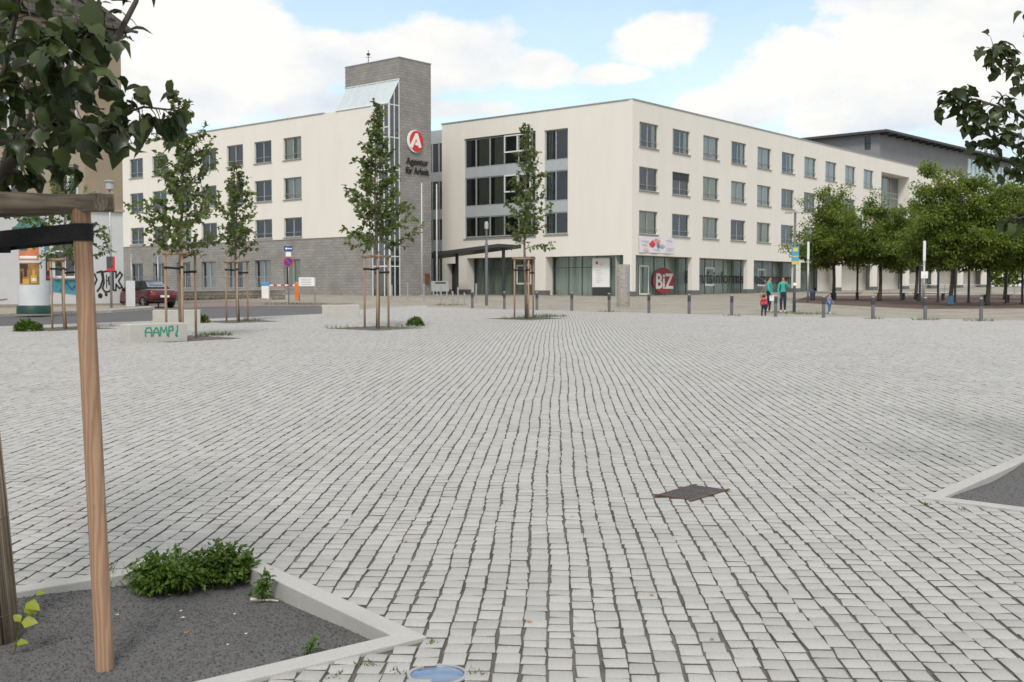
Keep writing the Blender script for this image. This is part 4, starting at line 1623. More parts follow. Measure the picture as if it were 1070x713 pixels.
# loggia back wall
mb.build('wall', M_cream, BLD)
mb = MB()
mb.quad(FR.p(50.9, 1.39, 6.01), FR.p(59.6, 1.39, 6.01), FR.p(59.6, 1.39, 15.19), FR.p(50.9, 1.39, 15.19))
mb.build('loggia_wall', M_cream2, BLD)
mb = MB()
mb.add([(p.x, p.y, ZT - 0.25) for p in poly], [list(range(6))])
mb.build('roof', M_roof, BLD)
mb = MB()
mb.fbox(FR, 0.0, 90.0, -0.06, 0.35, ZT, ZT + 0.09)
mb.fbox(FF, -20.65, -0.36, -0.06, 0.35, ZT, ZT + 0.09)
mb.build('coping', M_coping, BLD)
# loggia glazing
mb = MB()
for u in (52.0, 54.5, 57.0, 59.4):
    mb.fbox(FR, u, u + 0.12, 1.30, 1.38, 6.02, 15.1)
for z in (9.2, 9.9, 12.6, 13.2):
    mb.fbox(FR, 52.0, 59.5, 1.31, 1.37, z, z + 0.10)
lw = mb.build('window', M_frame, BLD)
mb = MB()
mb.quad(FR.p(52.0, 1.35, 6.02), FR.p(59.5, 1.35, 6.02), FR.p(59.5, 1.35, 15.1), FR.p(52.0, 1.35, 15.1))
mb.build('pane', mat('loggia_pane', (0.10, 0.12, 0.125), 0.05, 0.2, 1, spec=0.8), lw)


# --- punched windows: one of each kind, then copies
def window_proto(w, h, curtain, open_=False, blind=0.0, floor=False):
    """local frame: x along the wall, y inwards, z up; the origin is the opening's lower left corner"""
    mb = MB()
    t, y = 0.075, 0.15
    Bx = lambda x0, x1, z0, z1, y0=y, y1=y + 0.07: mb.box(((x0 + x1) / 2, (y0 + y1) / 2, (z0 + z1) / 2), (x1 - x0, y1 - y0, z1 - z0))
    Bx(0.003, t, 0.003, h - 0.003)
    Bx(w - t, w - 0.003, 0.003, h - 0.003)
    Bx(t, w - t, 0.003, t)
    Bx(t, w - t, h - t, h - 0.003)
    Bx(w * 0.49 - 0.055, w * 0.49 + 0.055, t, h - t)
    if not floor:
        Bx(0.01, w - 0.01, h * 0.235, h * 0.235 + 0.035, 0.02, 0.055)      # safety rail in front of the sashes
    o = mb.build('window', M_frame)
    parts = []
    mb = MB()
    mb.quad((t, y + 0.03, t), (w - t, y + 0.03, t), (w - t, y + 0.03, h - t), (t, y + 0.03, h - t))
    p = mb.build('pane', M_glass, o, world=False)
    mb = MB()
    mb.box((w / 2, 0.03, -0.035), (w + 0.14, 0.26, 0.06))
    mb.build('sill', M_sill, o, world=False)
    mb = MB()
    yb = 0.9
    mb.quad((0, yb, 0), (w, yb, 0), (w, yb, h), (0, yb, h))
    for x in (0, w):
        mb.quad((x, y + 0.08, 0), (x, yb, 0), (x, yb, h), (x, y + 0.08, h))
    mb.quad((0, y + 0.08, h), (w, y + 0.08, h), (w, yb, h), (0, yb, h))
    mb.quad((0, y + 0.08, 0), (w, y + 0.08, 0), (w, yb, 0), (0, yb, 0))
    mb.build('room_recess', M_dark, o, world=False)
    if curtain is not None:
        cm, spans = curtain
        mb = MB()
        for a, b in spans:
            k = max(3, int((b - a) * w / 0.08))
            pts = []
            for i in range(k + 1):
                x = t + (w - 2 * t) * (a + (b - a) * i / k)
                yy = y + 0.16 + 0.025 * math.sin(i * 1.9)
                pts.append((x, yy))
            for (x0, y0), (x1, y1) in zip(pts[:-1], pts[1:]):
                mb.quad((x0, y0, t + 0.02), (x1, y1, t + 0.02), (x1, y1, h - t), (x0, y0, h - t))
        mb.build('curtain', cm, o, world=False)
    if blind:
        mb = MB()
        nsl = int(h * blind / 0.07)
        for i in range(nsl):
            mb.box((w / 2, 0.11, h - 0.04 - i * 0.07), (w - 0.06, 0.05, 0.055))
        mb.build('blind', M_anth, o, world=False)
    return o


W_, H_ = 2.78, 1.9
kinds = {
    'plain': (None, 0), 'green': ((M_curt_g, [(0.02, 0.98)]), 0), 'greenhalf': ((M_curt_g, [(0.0, 0.42), (0.62, 0.98)]), 0),
    'grey': ((M_curt_b, [(0.02, 0.22), (0.8, 0.98)]), 0), 'brown': ((M_curt_r, [(0.0, 0.45), (0.56, 0.98)]), 0), 'greyhalf': ((M_curt_b, [(0.1, 0.95)]), 0), 'blind': (None, 0.36),
}
lay = [['grey', 'brown', 'green'], ['grey', 'blind', 'plain'], ['greyhalf', 'green', 'green'], ['grey', 'greyhalf', 'plain'], ['greyhalf', 'greyhalf', 'greenhalf'], ['grey', 'brown', 'plain'],
       ['greyhalf', 'brown', 'green'], ['greyhalf', 'brown', 'plain'], ['greyhalf', 'plain', 'green'], ['greyhalf', 'plain', 'plain']]
protos = {}


def put_window(key, make, fr, u, z, parent):
    if key in protos:
        o = dup(protos[key])
    else:
        o = protos[key] = make()
    p = fr.p(u, 0, z)
    o.parent = parent
    o.location = p - Vector(parent.location)
    o.rotation_euler = (0, 0, fr.ang)
    return o


for u, za, zb, i, r in wr_:
    k = lay[i][r]
    h = zb - za
    key = ('R', k, round(h, 2))
    put_window(key, lambda: window_proto(W_, h, kinds[k][0], blind=kinds[k][1]), FR, u, za, BLD)

# --- left wing
opsL, wl_ = [], []
layL = [['greenhalf', 'greyhalf', 'plain'], ['plain', 'plain', 'plain'], ['brown', 'plain', 'plain'], ['brown', 'grey', 'plain'], ['plain', 'plain', 'greenhalf'], ['plain', 'plain', 'plain'], ['plain', 'plain', 'plain'], ['plain', 'plain', 'plain']]
opsLb = []
for i in range(8):
    u = -11.4 - 4.12 * i
    for r, (za, zb) in enumerate(((13.12, 15.06), (9.66, 11.56), (6.36, 8.06))):
        opsL.append((u, u + 2.45, za, zb, 0.22))
        wl_.append((u, za, zb, layL[i][r]))
    opsLb.append((u, u + 2.3, 1.9, 4.42, 0.25))
mb = MB()
facade(mb, FL, -46, -0.1, 6.18, ZT, opsL)
# its other sides
polyL = [FL.p(-46, 0, 0), FL.p(-0.1, 0, 0), FL.p(-0.1, 4.85, 0), FL.p(-4.7, 4.85, 0), FL.p(-9, 13, 0), FL.p(-46, 13, 0)]
for a, b in ((1, 2), (2, 3), (3, 4), (4, 5), (5, 0)):
    p, q = polyL[a], polyL[b]
    mb.quad((p.x, p.y, 0.8), (q.x, q.y, 0.8), (q.x, q.y, ZT), (p.x, p.y, ZT))
mb.build('wall', M_cream, BLD)
mb = MB()
mb.add([(p.x, p.y, ZT - 0.25) for p in polyL], [list(range(6))])
mb.build('roof', M_roof, BLD)
mb = MB()
mb.fbox(FL, -46.1, -6.0, -0.06, 0.3, ZT, ZT + 0.09)
mb.build('coping', M_coping, BLD)
mb = MB()
facade(mb, FL, -46, -0.1, 0.7, 6.13, opsLb, n=-0.07)
mb.quad(FL.p(-0.1, -0.07, 0.7), FL.p(-0.1, 0.0, 0.7), FL.p(-0.1, 0.0, 6.13), FL.p(-0.1, -0.07, 6.13))
mb.build('block_wall', M_block, BLD)
mb = MB()
mb.fbox(FL, -46, -0.1, -0.11, -0.002, 6.131, 6.178)
mb.build('ledge', M_sill, BLD)
for u, za, zb, k in wl_:
    h = zb - za
    put_window(('L', k, round(h, 2)), lambda: window_proto(2.45, h, kinds[k][0], blind=kinds[k][1]), FL, u, za, BLD)
for j, (u, _, _, _, _) in enumerate(opsLb):
    k = ['green', 'greyhalf', 'grey', 'greyhalf', 'plain', 'plain', 'plain', 'plain'][j]
    put_window(('B', k), lambda: window_proto(2.3, 2.52, kinds[k][0], floor=True), FL, u, 1.9, BLD)
# rooflights on the left wing
for (px, w) in ((222, 9), (246, 9), (271, 9), (299, 9), (329, 8)):
    k = (px - 535) / F
    s = (-11.4 - 91.2 * k) / (-0.768 - 0.64 * k)
    s = -s if False else s
    # solve on the line a little behind the parapet
    n_ = 1.2
    o = FL.o + FL.n * n_
    s = (k * o.y - o.x) / (FL.u.x - k * FL.u.y)
    mb = MB()
    a, b = s - 0.45, s + 0.45
    mb.add([FL.p(a, n_, ZT - 0.2), FL.p(b, n_, ZT - 0.2), FL.p(b, n_ + 0.9, ZT - 0.2), FL.p(a, n_ + 0.9, ZT - 0.2),
            FL.p(a, n_ + 0.05, ZT + 0.42), FL.p(b, n_ + 0.05, ZT + 0.16), FL.p(b, n_ + 0.9, ZT + 0.16), FL.p(a, n_ + 0.9, ZT + 0.42)],
           [[3, 2, 1, 0], [4, 5, 6, 7], [0, 1, 5, 4], [1, 2, 6, 5], [2, 3, 7, 6], [3, 0, 4, 7]])
    mb.build('rooflight', M_coping, BLD)

# --- stair tower
TZ = 20.55
mb = MB()
r0, r1, tw = 1.25, 4.91, 6.54
base = [FT.p(r0, 0, 0), FT.p(r1, 0, 0), FT.p(r1, tw, 0), FT.p(r0, tw, 0)]
for a, b in ((0, 1), (1, 2), (2, 3), (3, 0)):
    p, q = base[a], base[b]
    z0 = 0.7
    mb.quad((p.x, p.y, z0), (q.x, q.y, z0), (q.x, q.y, TZ), (p.x, p.y, TZ))
mb.add([(p.x, p.y, TZ - 0.02) for p in base], [[0, 1, 2, 3]])
tower = mb.build('tower', M_block, BLD)
mb = MB()
mb.fbox(FT, r0 - 0.04, r1 + 0.04, -0.04, tw + 0.04, TZ, TZ + 0.07)
mb.build('coping', M_coping, tower)
# aerial on the tower roof
a = FT.p(2.4, 4.9, TZ + 0.07)
mb = MB()
mb.tube([a, a + Vector((0, 0, 1.35))], 0.03, 6)
mb.tube([a + Vector((0, 0, 0.95)), a + Vector((0, 0, 1.08))], [0.16, 0.16], 10)
mb.tube([a + Vector((-0.25, 0, 0.78)), a + Vector((0.25, 0, 0.78))], 0.02, 5)
mb.build('aerial', M_anth, tower)

# glazed stair: front screen, side screen, sloping roof
mb = MB()
FLs = FL
ups = (-0.08, 0.62, 1.30, 1.86)
for u in ups:
    mb.fbox(FL, u, u + 0.08, 0.0, 0.09, 0.8, ZT + 0.05)
for z in (0.9, 3.6, 4.4, 7.2, 8.0, 10.6, 11.4, 14.0, 14.8, ZT - 0.05):
    mb.fbox(FL, -0.08, 1.92, 0.012, 0.08, z, z + 0.09)
FS = Fr(FL.p(1.92, 0, 0), ANG_R)
zs_ = lambda r: ZT + 0.05 + (18.75 - ZT) * r / 1.25
for r in (0.10, 0.62, 1.16):
    mb.fbox(FS, r, r + 0.07, 0.0, 0.08, 0.8, zs_(r))
for z in (0.9, 3.6, 4.4, 7.2, 8.0, 10.6, 11.4, 14.0, ZT - 0.05):
    mb.fbox(FS, 0.10, 1.23, 0.012, 0.07, z, z + 0.08)
# slope bars
def sp(u, r, lift=0.0):
    p = FL.p(u, r, ZT + 0.05 + (18.75 - ZT) * r / 1.25 + lift)
    return p
for k in range(6):
    u = -4.4 + (1.92 + 4.4 - 0.05) * k / 5
    mb.tube([sp(u, -0.02, 0.03), sp(u, 1.25, 0.03)], 0.05, 4)
mb.tube([sp(-4.4, -0.02, 0.03), sp(1.92, -0.02, 0.03)], 0.07, 4)
mb.tube([sp(-4.4, 1.22, 0.05), sp(1.92, 1.22, 0.05)], 0.06, 4)
sg = mb.build('stair_glazing', M_framew, BLD)
mb = MB()
mb.quad(FL.p(-0.05, 0.045, 0.85), FL.p(1.9, 0.045, 0.85), FL.p(1.9, 0.045, ZT), FL.p(-0.05, 0.045, ZT))
mb.add([FS.p(0.1, 0.04, 0.85), FS.p(1.2, 0.04, 0.85), FS.p(1.2, 0.04, 18.6), FS.p(0.1, 0.04, 16.85)], [[0, 1, 2, 3]])
mb.build('pane', M_airglass, sg)
mb = MB()
mb.quad(sp(-4.38, 0.0), sp(1.9, 0.0), sp(1.9, 1.22), sp(-4.38, 1.22))
mb.add([sp(-4.39, 0.0), sp(-4.39, 1.22), FL.p(-4.39, 1.22, ZT)], [[0, 1, 2]])
mb.build('sloping_pane', mat('roof_glass', (0.50, 0.57, 0.60), 0.08, 0.08, 1.0, spec=0.9), sg)
# landings and the back wall behind the glass
mb = MB()
for z in (4.4, 7.9, 11.3, 14.7):
    mb.fbox(FL, 0.02, 1.80, 0.25, 1.2, z - 0.35, z)
mb.build('landing', mat('stair_landing', (0.42, 0.44, 0.44), 0.8), sg)
mb = MB()
mb.quad(FL.p(-0.1, 1.249, 0.8), FL.p(1.85, 1.249, 0.8), FL.p(1.85, 1.249, 18.6), FL.p(-0.1, 1.249, 18.6))
mb.build('stair_wall', mat('stair_wall', (0.55, 0.60, 0.62), 0.9, 0.15, 1), sg)
# white pilaster beside the cream wall
mb = MB()
mb.fbox(FL, -0.09, 0.5, -0.05, -0.004, 6.2, ZT)
mb.build('panel', M_framew, sg)

# --- glazed link between the tower and the entrance wing
mb = MB()
for u in (-24.2, -23.2, -22.35, -21.5, -20.70):
    mb.fbox(FF, u, u + 0.09, 0.5, 0.6, 0.8, 15.6)
for za, zb in ((5.3, 6.3), (8.2, 9.1), (11.65, 12.5), (15.1, 16.3)):
    mb.fbox(FF, -24.4, -20.61, 0.52, 0.62, za, zb)
lk = mb.build('link_glazing', M_span, BLD)
mb = MB()
mb.quad(FF.p(-24.3, 0.57, 0.8), FF.p(-20.62, 0.57, 0.8), FF.p(-20.62, 0.57, 16), FF.p(-24.3, 0.57, 16))
mb.build('pane', mat('dark_pane', (0.045, 0.055, 0.055), 0.05, 0.3, 0.6, spec=0.6), lk)
mb = MB()
mb.fbox(FF, -24.5, -20.62, 0.75, 14, 0.8, 16.2)
mb.build('core', M_cream2, lk)

# --- big window bands on the entrance facade
def band(u0, u1, us, white=None):
    for za, zb in ((8.2, 9.1), (11.65, 12.5)):
        mb = MB()
        mb.fbox(FF, u0 + 0.02, u1 - 0.02, 0.10, 0.22, za, zb)
        mb.build('spandrel', M_span, BLD)
    for za, zb in ((6.37, 8.19), (9.11, 11.64), (12.51, 15.04)):
        mb = MB()
        for u in us:
            mb.fbox(FF, u, u + 0.10, 0.12, 0.21, za, zb)
        for a, b in zip(us[:-1], us[1:]):
            mb.fbox(FF, a + 0.101, b - 0.001, 0.14, 0.20, za, za + 0.10)
            mb.fbox(FF, a + 0.101, b - 0.001, 0.14, 0.20, zb - 0.08, zb)
        w = mb.build('window', M_frame, BLD)
        mb = MB()
        mb.quad(FF.p(u0, 0.18, za), FF.p(u1, 0.18, za), FF.p(u1, 0.18, zb), FF.p(u0, 0.18, zb))
        mb.build('pane', M_glass, w)
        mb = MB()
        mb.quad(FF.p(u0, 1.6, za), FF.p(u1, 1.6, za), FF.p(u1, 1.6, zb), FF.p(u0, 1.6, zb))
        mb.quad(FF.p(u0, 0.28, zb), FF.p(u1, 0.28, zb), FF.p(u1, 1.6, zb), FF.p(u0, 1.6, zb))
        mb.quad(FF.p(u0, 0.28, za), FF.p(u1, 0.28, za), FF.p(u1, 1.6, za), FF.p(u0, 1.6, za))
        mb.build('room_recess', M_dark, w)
        mb = MB()
        cl = [(-16.4, -15.2), (-14.6, -13.3), (-10.6, -9.9)] if u0 < -12 else [(-8.6, -8.2)]
        for a, b in cl:
            k = 14
            for i in range(k):
                x0, x1 = a + (b - a) * i / k, a + (b - a) * (i + 1) / k
                mb.quad(FF.p(x0, 0.36 + 0.03 * math.sin(i * 1.9), za + 0.1), FF.p(x1, 0.36 + 0.03 * math.sin((i + 1) * 1.9), za + 0.1), FF.p(x1, 0.36 + 0.03 * math.sin((i + 1) * 1.9), zb), FF.p(x0, 0.36 + 0.03 * math.sin(i * 1.9), zb))
        mb.build('curtain', mat('dim_curtain', (0.20, 0.21, 0.165), 0.9, 0.2, 12, stretch=(6, 6, 0.2)), w)
        if white and za > 8.5:
            mb = MB()
            a, b = white
            m_ = za + 1.05 if za > 8 else zb
            for z in (za + 1.02, zb - 0.12):
                mb.fbox(FF, a, b, 0.07, 0.115, z, z + 0.12)
            for u in (a, (a + b) / 2 - 0.06, b - 0.12):
                mb.fbox(FF, u, u + 0.12, 0.068, 0.117, za + 1.14, zb - 0.13)
            mb.build('sash', M_framew, w)


band(-17.88, -9.75, (-17.86, -16.62, -15.0, -13.35, -11.75, -10.3, -9.86), white=(-13.3, -10.35))
band(-8.81, -6.35, (-8.79, -7.72, -6.46))
mb = MB()
mb.fbox(FF, -17.95, -9.68, -0.06, 0.02, 6.18, 6.295)
mb.fbox(FF, -8.88, -6.28, -0.06, 0.02, 6.23, 6.345)
mb.build('sill', M_sill, BLD)

# --- ground floor glazing
def shop(fr, a, b, n, z0, z1, us, back=M_shop_in, name='shop_window', door=None, rails=(3.55,)):
    mb = MB()
    for u in us:
        mb.fbox(fr, u, u + 0.07, n - 0.04, n + 0.04, z0, z1)
    for z in rails:
        mb.fbox(fr, a, b, n - 0.03, n + 0.03, z, z + 0.06)
    w = mb.build(name, mat('shop_frame', (0.13, 0.155, 0.145), 0.5, metal=0.2), BLD)
    mb = MB()
    mb.quad(fr.p(a, n, z0), fr.p(b, n, z0), fr.p(b, n, z1), fr.p(a, n, z1))
    mb.build('pane', M_shopglass, w)
    mb = MB()
    mb.quad(fr.p(a, n + 0.4, z0), fr.p(b, n + 0.4, z0), fr.p(b, n + 0.4, z1), fr.p(a, n + 0.4, z1))
    mb.quad(fr.p(a, n + 0.05, z1 - 0.01), fr.p(b, n + 0.05, z1 - 0.01), fr.p(b, n + 0.9, z1 - 0.01), fr.p(a, n + 0.9, z1 - 0.01))
    mb.build('interior', back, w)
    if door:
        d0, d1, dz0, dz1 = door
        mb = MB()
        mb.fbox(fr, d0, d1, n - 0.06, n - 0.042, dz1 - 0.13, dz1)
        mb.fbox(fr, d0, d1, n - 0.06, n - 0.042, dz0, dz0 + 0.13)
        mb.fbox(fr, d0, d0 + 0.13, n - 0.06, n - 0.042, dz0 + 0.131, dz1 - 0.131)
        mb.fbox(fr, d1 - 0.13, d1, n - 0.06, n - 0.042, dz0 + 0.131, dz1 - 0.131)
        mb.build('door_frame', M_framew, w)
    return w


NR = 1.25
# the glass runs on behind the free-standing piers, under one soffit
for i in range(3):
    a, b = 0.3 + 9.92 * i + (0 if i else -0.2), 0.3 + 9.92 * (i + 1) + (3.0 if i == 2 else 0)
    z0 = G((FR.p(a, 0, 0)).y) - 0.1
    us = [a + 0.02 + (b - a - 0.1) * k / 6 for k in range(7 if i == 2 else 6)]
    shop(FR, a, b, NR - 0.02, z0, 4.47, us, M_shop_in if i < 2 else M_shop_in2, door=(2.86, 4.30, 1.32, 3.75) if i == 0 else (a + 3.3, a + 4.9, 2.1, 3.75), rails=())
for i in range(3, 9):
    a = 0.3 + 9.92 * i + (3.0 if i == 3 else 0)
    b = 0.3 + 9.92 * (i + 1)
    z0 = G((FR.p(a, 0, 0)).y) - 0.1
    m_ = a + (b - a) * (0.55 if i == 3 else (0.0 if i == 4 else 0.35))
    if m_ > a:
        shop(FR, a, m_, NR - 0.02, z0, 4.47, [a + 0.02 + (m_ - a - 0.1) * k / 3 for k in range(4)], M_shop_in2, rails=())
    mb = MB()
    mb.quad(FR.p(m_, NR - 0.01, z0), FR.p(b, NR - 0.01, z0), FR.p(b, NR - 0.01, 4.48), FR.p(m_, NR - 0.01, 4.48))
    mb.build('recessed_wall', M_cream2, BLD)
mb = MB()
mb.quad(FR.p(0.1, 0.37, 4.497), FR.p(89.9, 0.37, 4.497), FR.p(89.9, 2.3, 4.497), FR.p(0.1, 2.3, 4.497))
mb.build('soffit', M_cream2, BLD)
shop(FF, -17.6, -9.82, 0.98, 1.1, 4.54, [-17.55 + 1.1 * k for k in range(8)], M_shop_in2, door=(-12.6, -10.95, 2.2, 3.9))
shop(FF, -8.67, -0.82, 0.98, 1.1, 4.49, [-8.6, -7.0, -5.6, -4.1, -2.2, -1.2], M_shop_in)
mb = MB()
mb.quad(FF.p(-20.04, 0.69, 0.8), FF.p(-18.9, 0.69, 0.8), FF.p(-18.9, 0.69, 4.1), FF.p(-20.04, 0.69, 4.1))
mb.build('entrance_door', mat('entrance_dark', (0.03, 0.032, 0.032), 0.15, 0.2, 1), BLD)
# dark plinths at the feet of the piers
for i in range(10):
    a = 0.55 + 9.92 * i
    u0, u1 = (0.0 if i == 0 else a - 1.27), a
    y = FR.p(u0, 0, 0).y
    mb = MB()
    mb.fbox(FR, u0 - (0.0 if i == 0 else 0.03), u1 + 0.03, -0.03, 0.41, G(y) - 0.15, G(y) + 0.36)
    mb.build('plinth', M_plinth, BLD)
for u0, u1 in ((-0.82, -0.04), (-9.82, -8.67), (-18.9, -17.6), (-20.6, -20.04)):
    y = FF.p(u0, 0, 0).y
    mb = MB()
    mb.fbox(FF, u0 - 0.03, u1 + 0.03, -0.03, 0.6, G(y) - 0.15, G(y) + 0.36)
    mb.build('plinth', M_plinth, BLD)

# --- lettering and signs on the building
M_black = mat('sign_black', (0.025, 0.025, 0.028), 0.5)
M_red = mat('sign_red', (0.62, 0.035, 0.03), 0.45, 0.05)
M_white = mat('sign_white', (0.82, 0.82, 0.80), 0.5, 0.04)
M_dred = mat('glass_red', (0.27, 0.03, 0.03), 0.5, 0.05)
M_lwhite = mat('glass_white', (0.62, 0.62, 0.60), 0.5, 0.05)
ecu, ecz, er_ = 2.92, 13.95, 0.92
mb = MB()
mb.disc(FT, ecu, ecz, er_, -0.16, -0.06, 36)
emb = mb.build('emblem', M_white, BLD)
mb = MB()
# red disc set slightly right, so that a white crescent shows at the left
pts = []
for k in range(40):
    a = 2 * PI * k / 40
    pts.append((ecu + 0.10 + 0.80 * math.cos(a), ecz + 0.87 * math.sin(a)))
mb.plate(FT, pts, -0.18, -0.161)
mb.build('red_disc', M_red, emb)
mb = MB()
A = lambda x, z: (ecu + x, ecz + z)
mb.plate(FT, [A(-0.74, -0.50), A(-0.02, 0.66), A(0.22, 0.66), A(0.03, 0.22), A(-0.42, -0.62)], -0.20, -0.181)
mb.plate(FT, [A(0.22, 0.66), A(0.66, -0.42), A(0.36, -0.52), A(0.03, 0.22)], -0.20, -0.181)
mb.plate(FT, [A(-0.10, -0.30), A(0.24, -0.36), A(0.28, -0.22), A(0.02, -0.02)], -0.20, -0.181)
mb.build('white_mark', M_white, emb)
text('lettering', 'Agentur', FT, 1.92, -0.07, 12.05, 0.78, M_black, BLD, 0.006, 0.03, 1.0)
text('lettering', 'f\u00fcr Arbeit', FT, 1.86, -0.07, 11.28, 0.78, M_black, BLD, 0.006, 0.03, 0.86)
# red disc and words on the shop glass
gN = NR - 0.10
mb = MB()
mb.plate(FR, [(6.55 + 1.68 * math.cos(2 * PI * k / 40), 2.5 + 1.08 * math.sin(2 * PI * k / 40)) for k in range(40)], gN, gN + 0.02)
dsc = mb.build('round_sign', M_dred, BLD)
text('lettering', 'BiZ', FR, 5.25, gN - 0.012, 1.86, 1.7, M_lwhite, BLD, 0.04, 0.004, 1.0, width=2.75, height=1.25)
text('lettering', 'Berufsinformationszentrum', FR, 10.0, gN - 0.012, 2.35, 1.5, M_black, BLD, 0.02, 0.004, 1.0, width=20.5)
# white information panel in the glass of the entrance wing
mb = MB()
mb.fbox(FF, -4.42, -2.70, 0.80, 0.90, 1.95, 4.32)
pn = mb.build('sign_panel', M_white, BLD)
mb = MB()
mb.disc(FF, -3.95, 3.93, 0.13, 0.785, 0.799, 18)
mb.build('emblem', M_red, pn)
mb = MB()
for k, w in enumerate((0.5, 0.42)):
    mb.fbox(FF, -3.7, -3.7 + w, 0.79, 0.799, 3.9 - 0.12 * k, 3.94 - 0.12 * k)
for k in range(7):
    mb.fbox(FF, -4.05, -4.05 + 0.5 + 0.3 * ((k * 7) % 3) / 2, 0.79, 0.799, 3.3 - 0.16 * k, 3.33 - 0.16 * k)
mb.build('print', mat('faint_grey', (0.45, 0.46, 0.47), 0.6), pn)
mb = MB()
mb.fbox(FF, -4.42, -2.70, 0.82, 0.92, 1.2, 1.949)
mb.build('panel_base', M_anth, pn)
# brown letter box on the tower
mb = MB()
mb.fbox(FT, 4.1, 4.55, -0.16, -0.002, 2.3, 3.1)
mb.fbox(FT, 4.12, 4.53, -0.19, -0.161, 2.9, 2.98)
mb.build('letter_box', mat('letterbox_brown', (0.16, 0.075, 0.04), 0.6), tower)

# --- entrance canopy (tilted slab on posts)
near = Vector((-1.09, 90.0, 5.45))
cp = [near, near + R * 2.9 + Vector((0, 0, -0.02)), near + R * 2.9 - FF.u * 9.6 + Vector((0, 0, -0.72)), near - FF.u * 9.6 + Vector((0, 0, -0.70))]
mb = MB()
mb.add([p - Vector((0, 0, 0.27)) for p in cp] + cp, [[3, 2, 1, 0], [4, 5, 6, 7], [0, 1, 5, 4], [1, 2, 6, 5], [2, 3, 7, 6], [3, 0, 4, 7]])
cn = mb.build('canopy', M_anth, BLD)
for f in (0.06, 0.60):
    p = near - FF.u * 9.6 * f + R * 1.3
    z1 = 5.45 - 0.72 * f - 0.27
    mb = MB()
    mb.box((p.x, p.y, (G(p.y) - 0.1 + z1) / 2), (0.2, 0.2, z1 - G(p.y) + 0.1), ANG_F)
    mb.build('canopy_post', M_anth, cn)

# --- grey rooftop hall behind
HC = Vector((46.0, 140.0, 0))
HR, HF = Fr(HC, ANG_R), Fr(HC, ANG_F)
HALL = thing('rooftop_hall', 'grey hall with dark oversailing flat roof rising behind the cream building', 'building', (HC.x, HC.y, 10))
M_hall = mat('hall_grey', (0.235, 0.235, 0.245), 0.8, 0.06, 0.6)
mb = MB()
ZH = 21.35
facade(mb, HR, 0, 34, 8, ZH, [])
facade(mb, HF, -16, 0, 8, ZH - 0.001, [(-1.9, -1.1, 19.4, 21.1, 0.15)])
q = [HR.p(0, 0, 0), HR.p(56, 0, 0), HR.p(56, 16, 0), HR.p(0, 16, 0)]
for a, b in ((1, 2), (2, 3), (3, 0)):
    if (a, b) != (3, 0):
        mb.quad((q[a].x, q[a].y, 8), (q[b].x, q[b].y, 8), (q[b].x, q[b].y, ZH), (q[a].x, q[a].y, ZH))
mb.build('wall', M_hall, HALL)
mb = MB()
mb.fbox(HF, -1.9, -1.1, 0.1, 0.13, 20.2, 20.28)
w = mb.build('window', M_anth, HALL)
mb = MB()
mb.quad(HF.p(-1.9, 0.14, 19.4), HF.p(-1.1, 0.14, 19.4), HF.p(-1.1, 0.14, 21.1), HF.p(-1.9, 0.14, 21.1))
mb.build('pane', mat('black_pane', (0.03, 0.032, 0.035), 0.05, spec=0.6), w)
mb = MB()
for k in range(13):
    u = 34.0 + 22 * k / 12
    mb.fbox(HR, u, u + 0.35, -0.02, 0.12, 14, ZH)
gz = mb.build('glazing', mat('glazing_bar', (0.42, 0.50, 0.55), 0.5), HALL)
mb = MB()
mb.quad(HR.p(34, 0.06, 14), HR.p(56, 0.06, 14), HR.p(56, 0.06, ZH), HR.p(34, 0.06, ZH))
mb.build('pane', mat('pale_blue_glass', (0.50, 0.62, 0.68), 0.25, 0.15, 0.8, spec=0.7), gz)
mb = MB()
mb.quad(HR.p(34, 0.3, 8), HR.p(56, 0.3, 8), HR.p(56, 0.3, 13.99), HR.p(34, 0.3, 13.99))
mb.build('lower_wall', M_hall, HALL)
mb = MB()
pr = [HR.p(-1.0, -1.3, ZH + 0.30), HR.p(60, -1.3, ZH + 1.6), HR.p(60, 18, ZH + 1.6), HR.p(-1.0, 18, ZH + 0.10)]
mb.add([p - Vector((0, 0, 0.30)) for p in pr] + pr, [[3, 2, 1, 0], [4, 5, 6, 7], [0, 1, 5, 4], [1, 2, 6, 5], [2, 3, 7, 6], [3, 0, 4, 7]])
rf = mb.build('roof', mat('dark_roof', (0.06, 0.062, 0.06), 0.7), HALL)
for k in range(22):
    mb = MB()
    u = 0.3 + 2.7 * k
    z = ZH + 0.30 + 1.3 * (u + 1) / 61 - 0.30
    mb.fbox(HR, u, u + 0.18, -1.2, -0.03, z - 0.22, z - 0.01)
    mb.build('rafter', mat('dark_roof', (0.06, 0.062, 0.06), 0.7), rf)
mb = MB()
mb.add([HR.p(0, 0.0, ZH), HR.p(56, 0.0, ZH), HR.p(56, 0.0, ZH + 1.2), HR.p(0, 0.0, ZH + 0.02)], [[0, 1, 2, 3]])
mb.add([HF.p(-16, 0.003, ZH), HF.p(0, 0.003, ZH), HF.p(0, 0.003, ZH + 0.02), HF.p(-16, 0.003, ZH + 0.02)], [[0, 1, 2, 3]])
mb.build('frieze', M_hall, HALL)

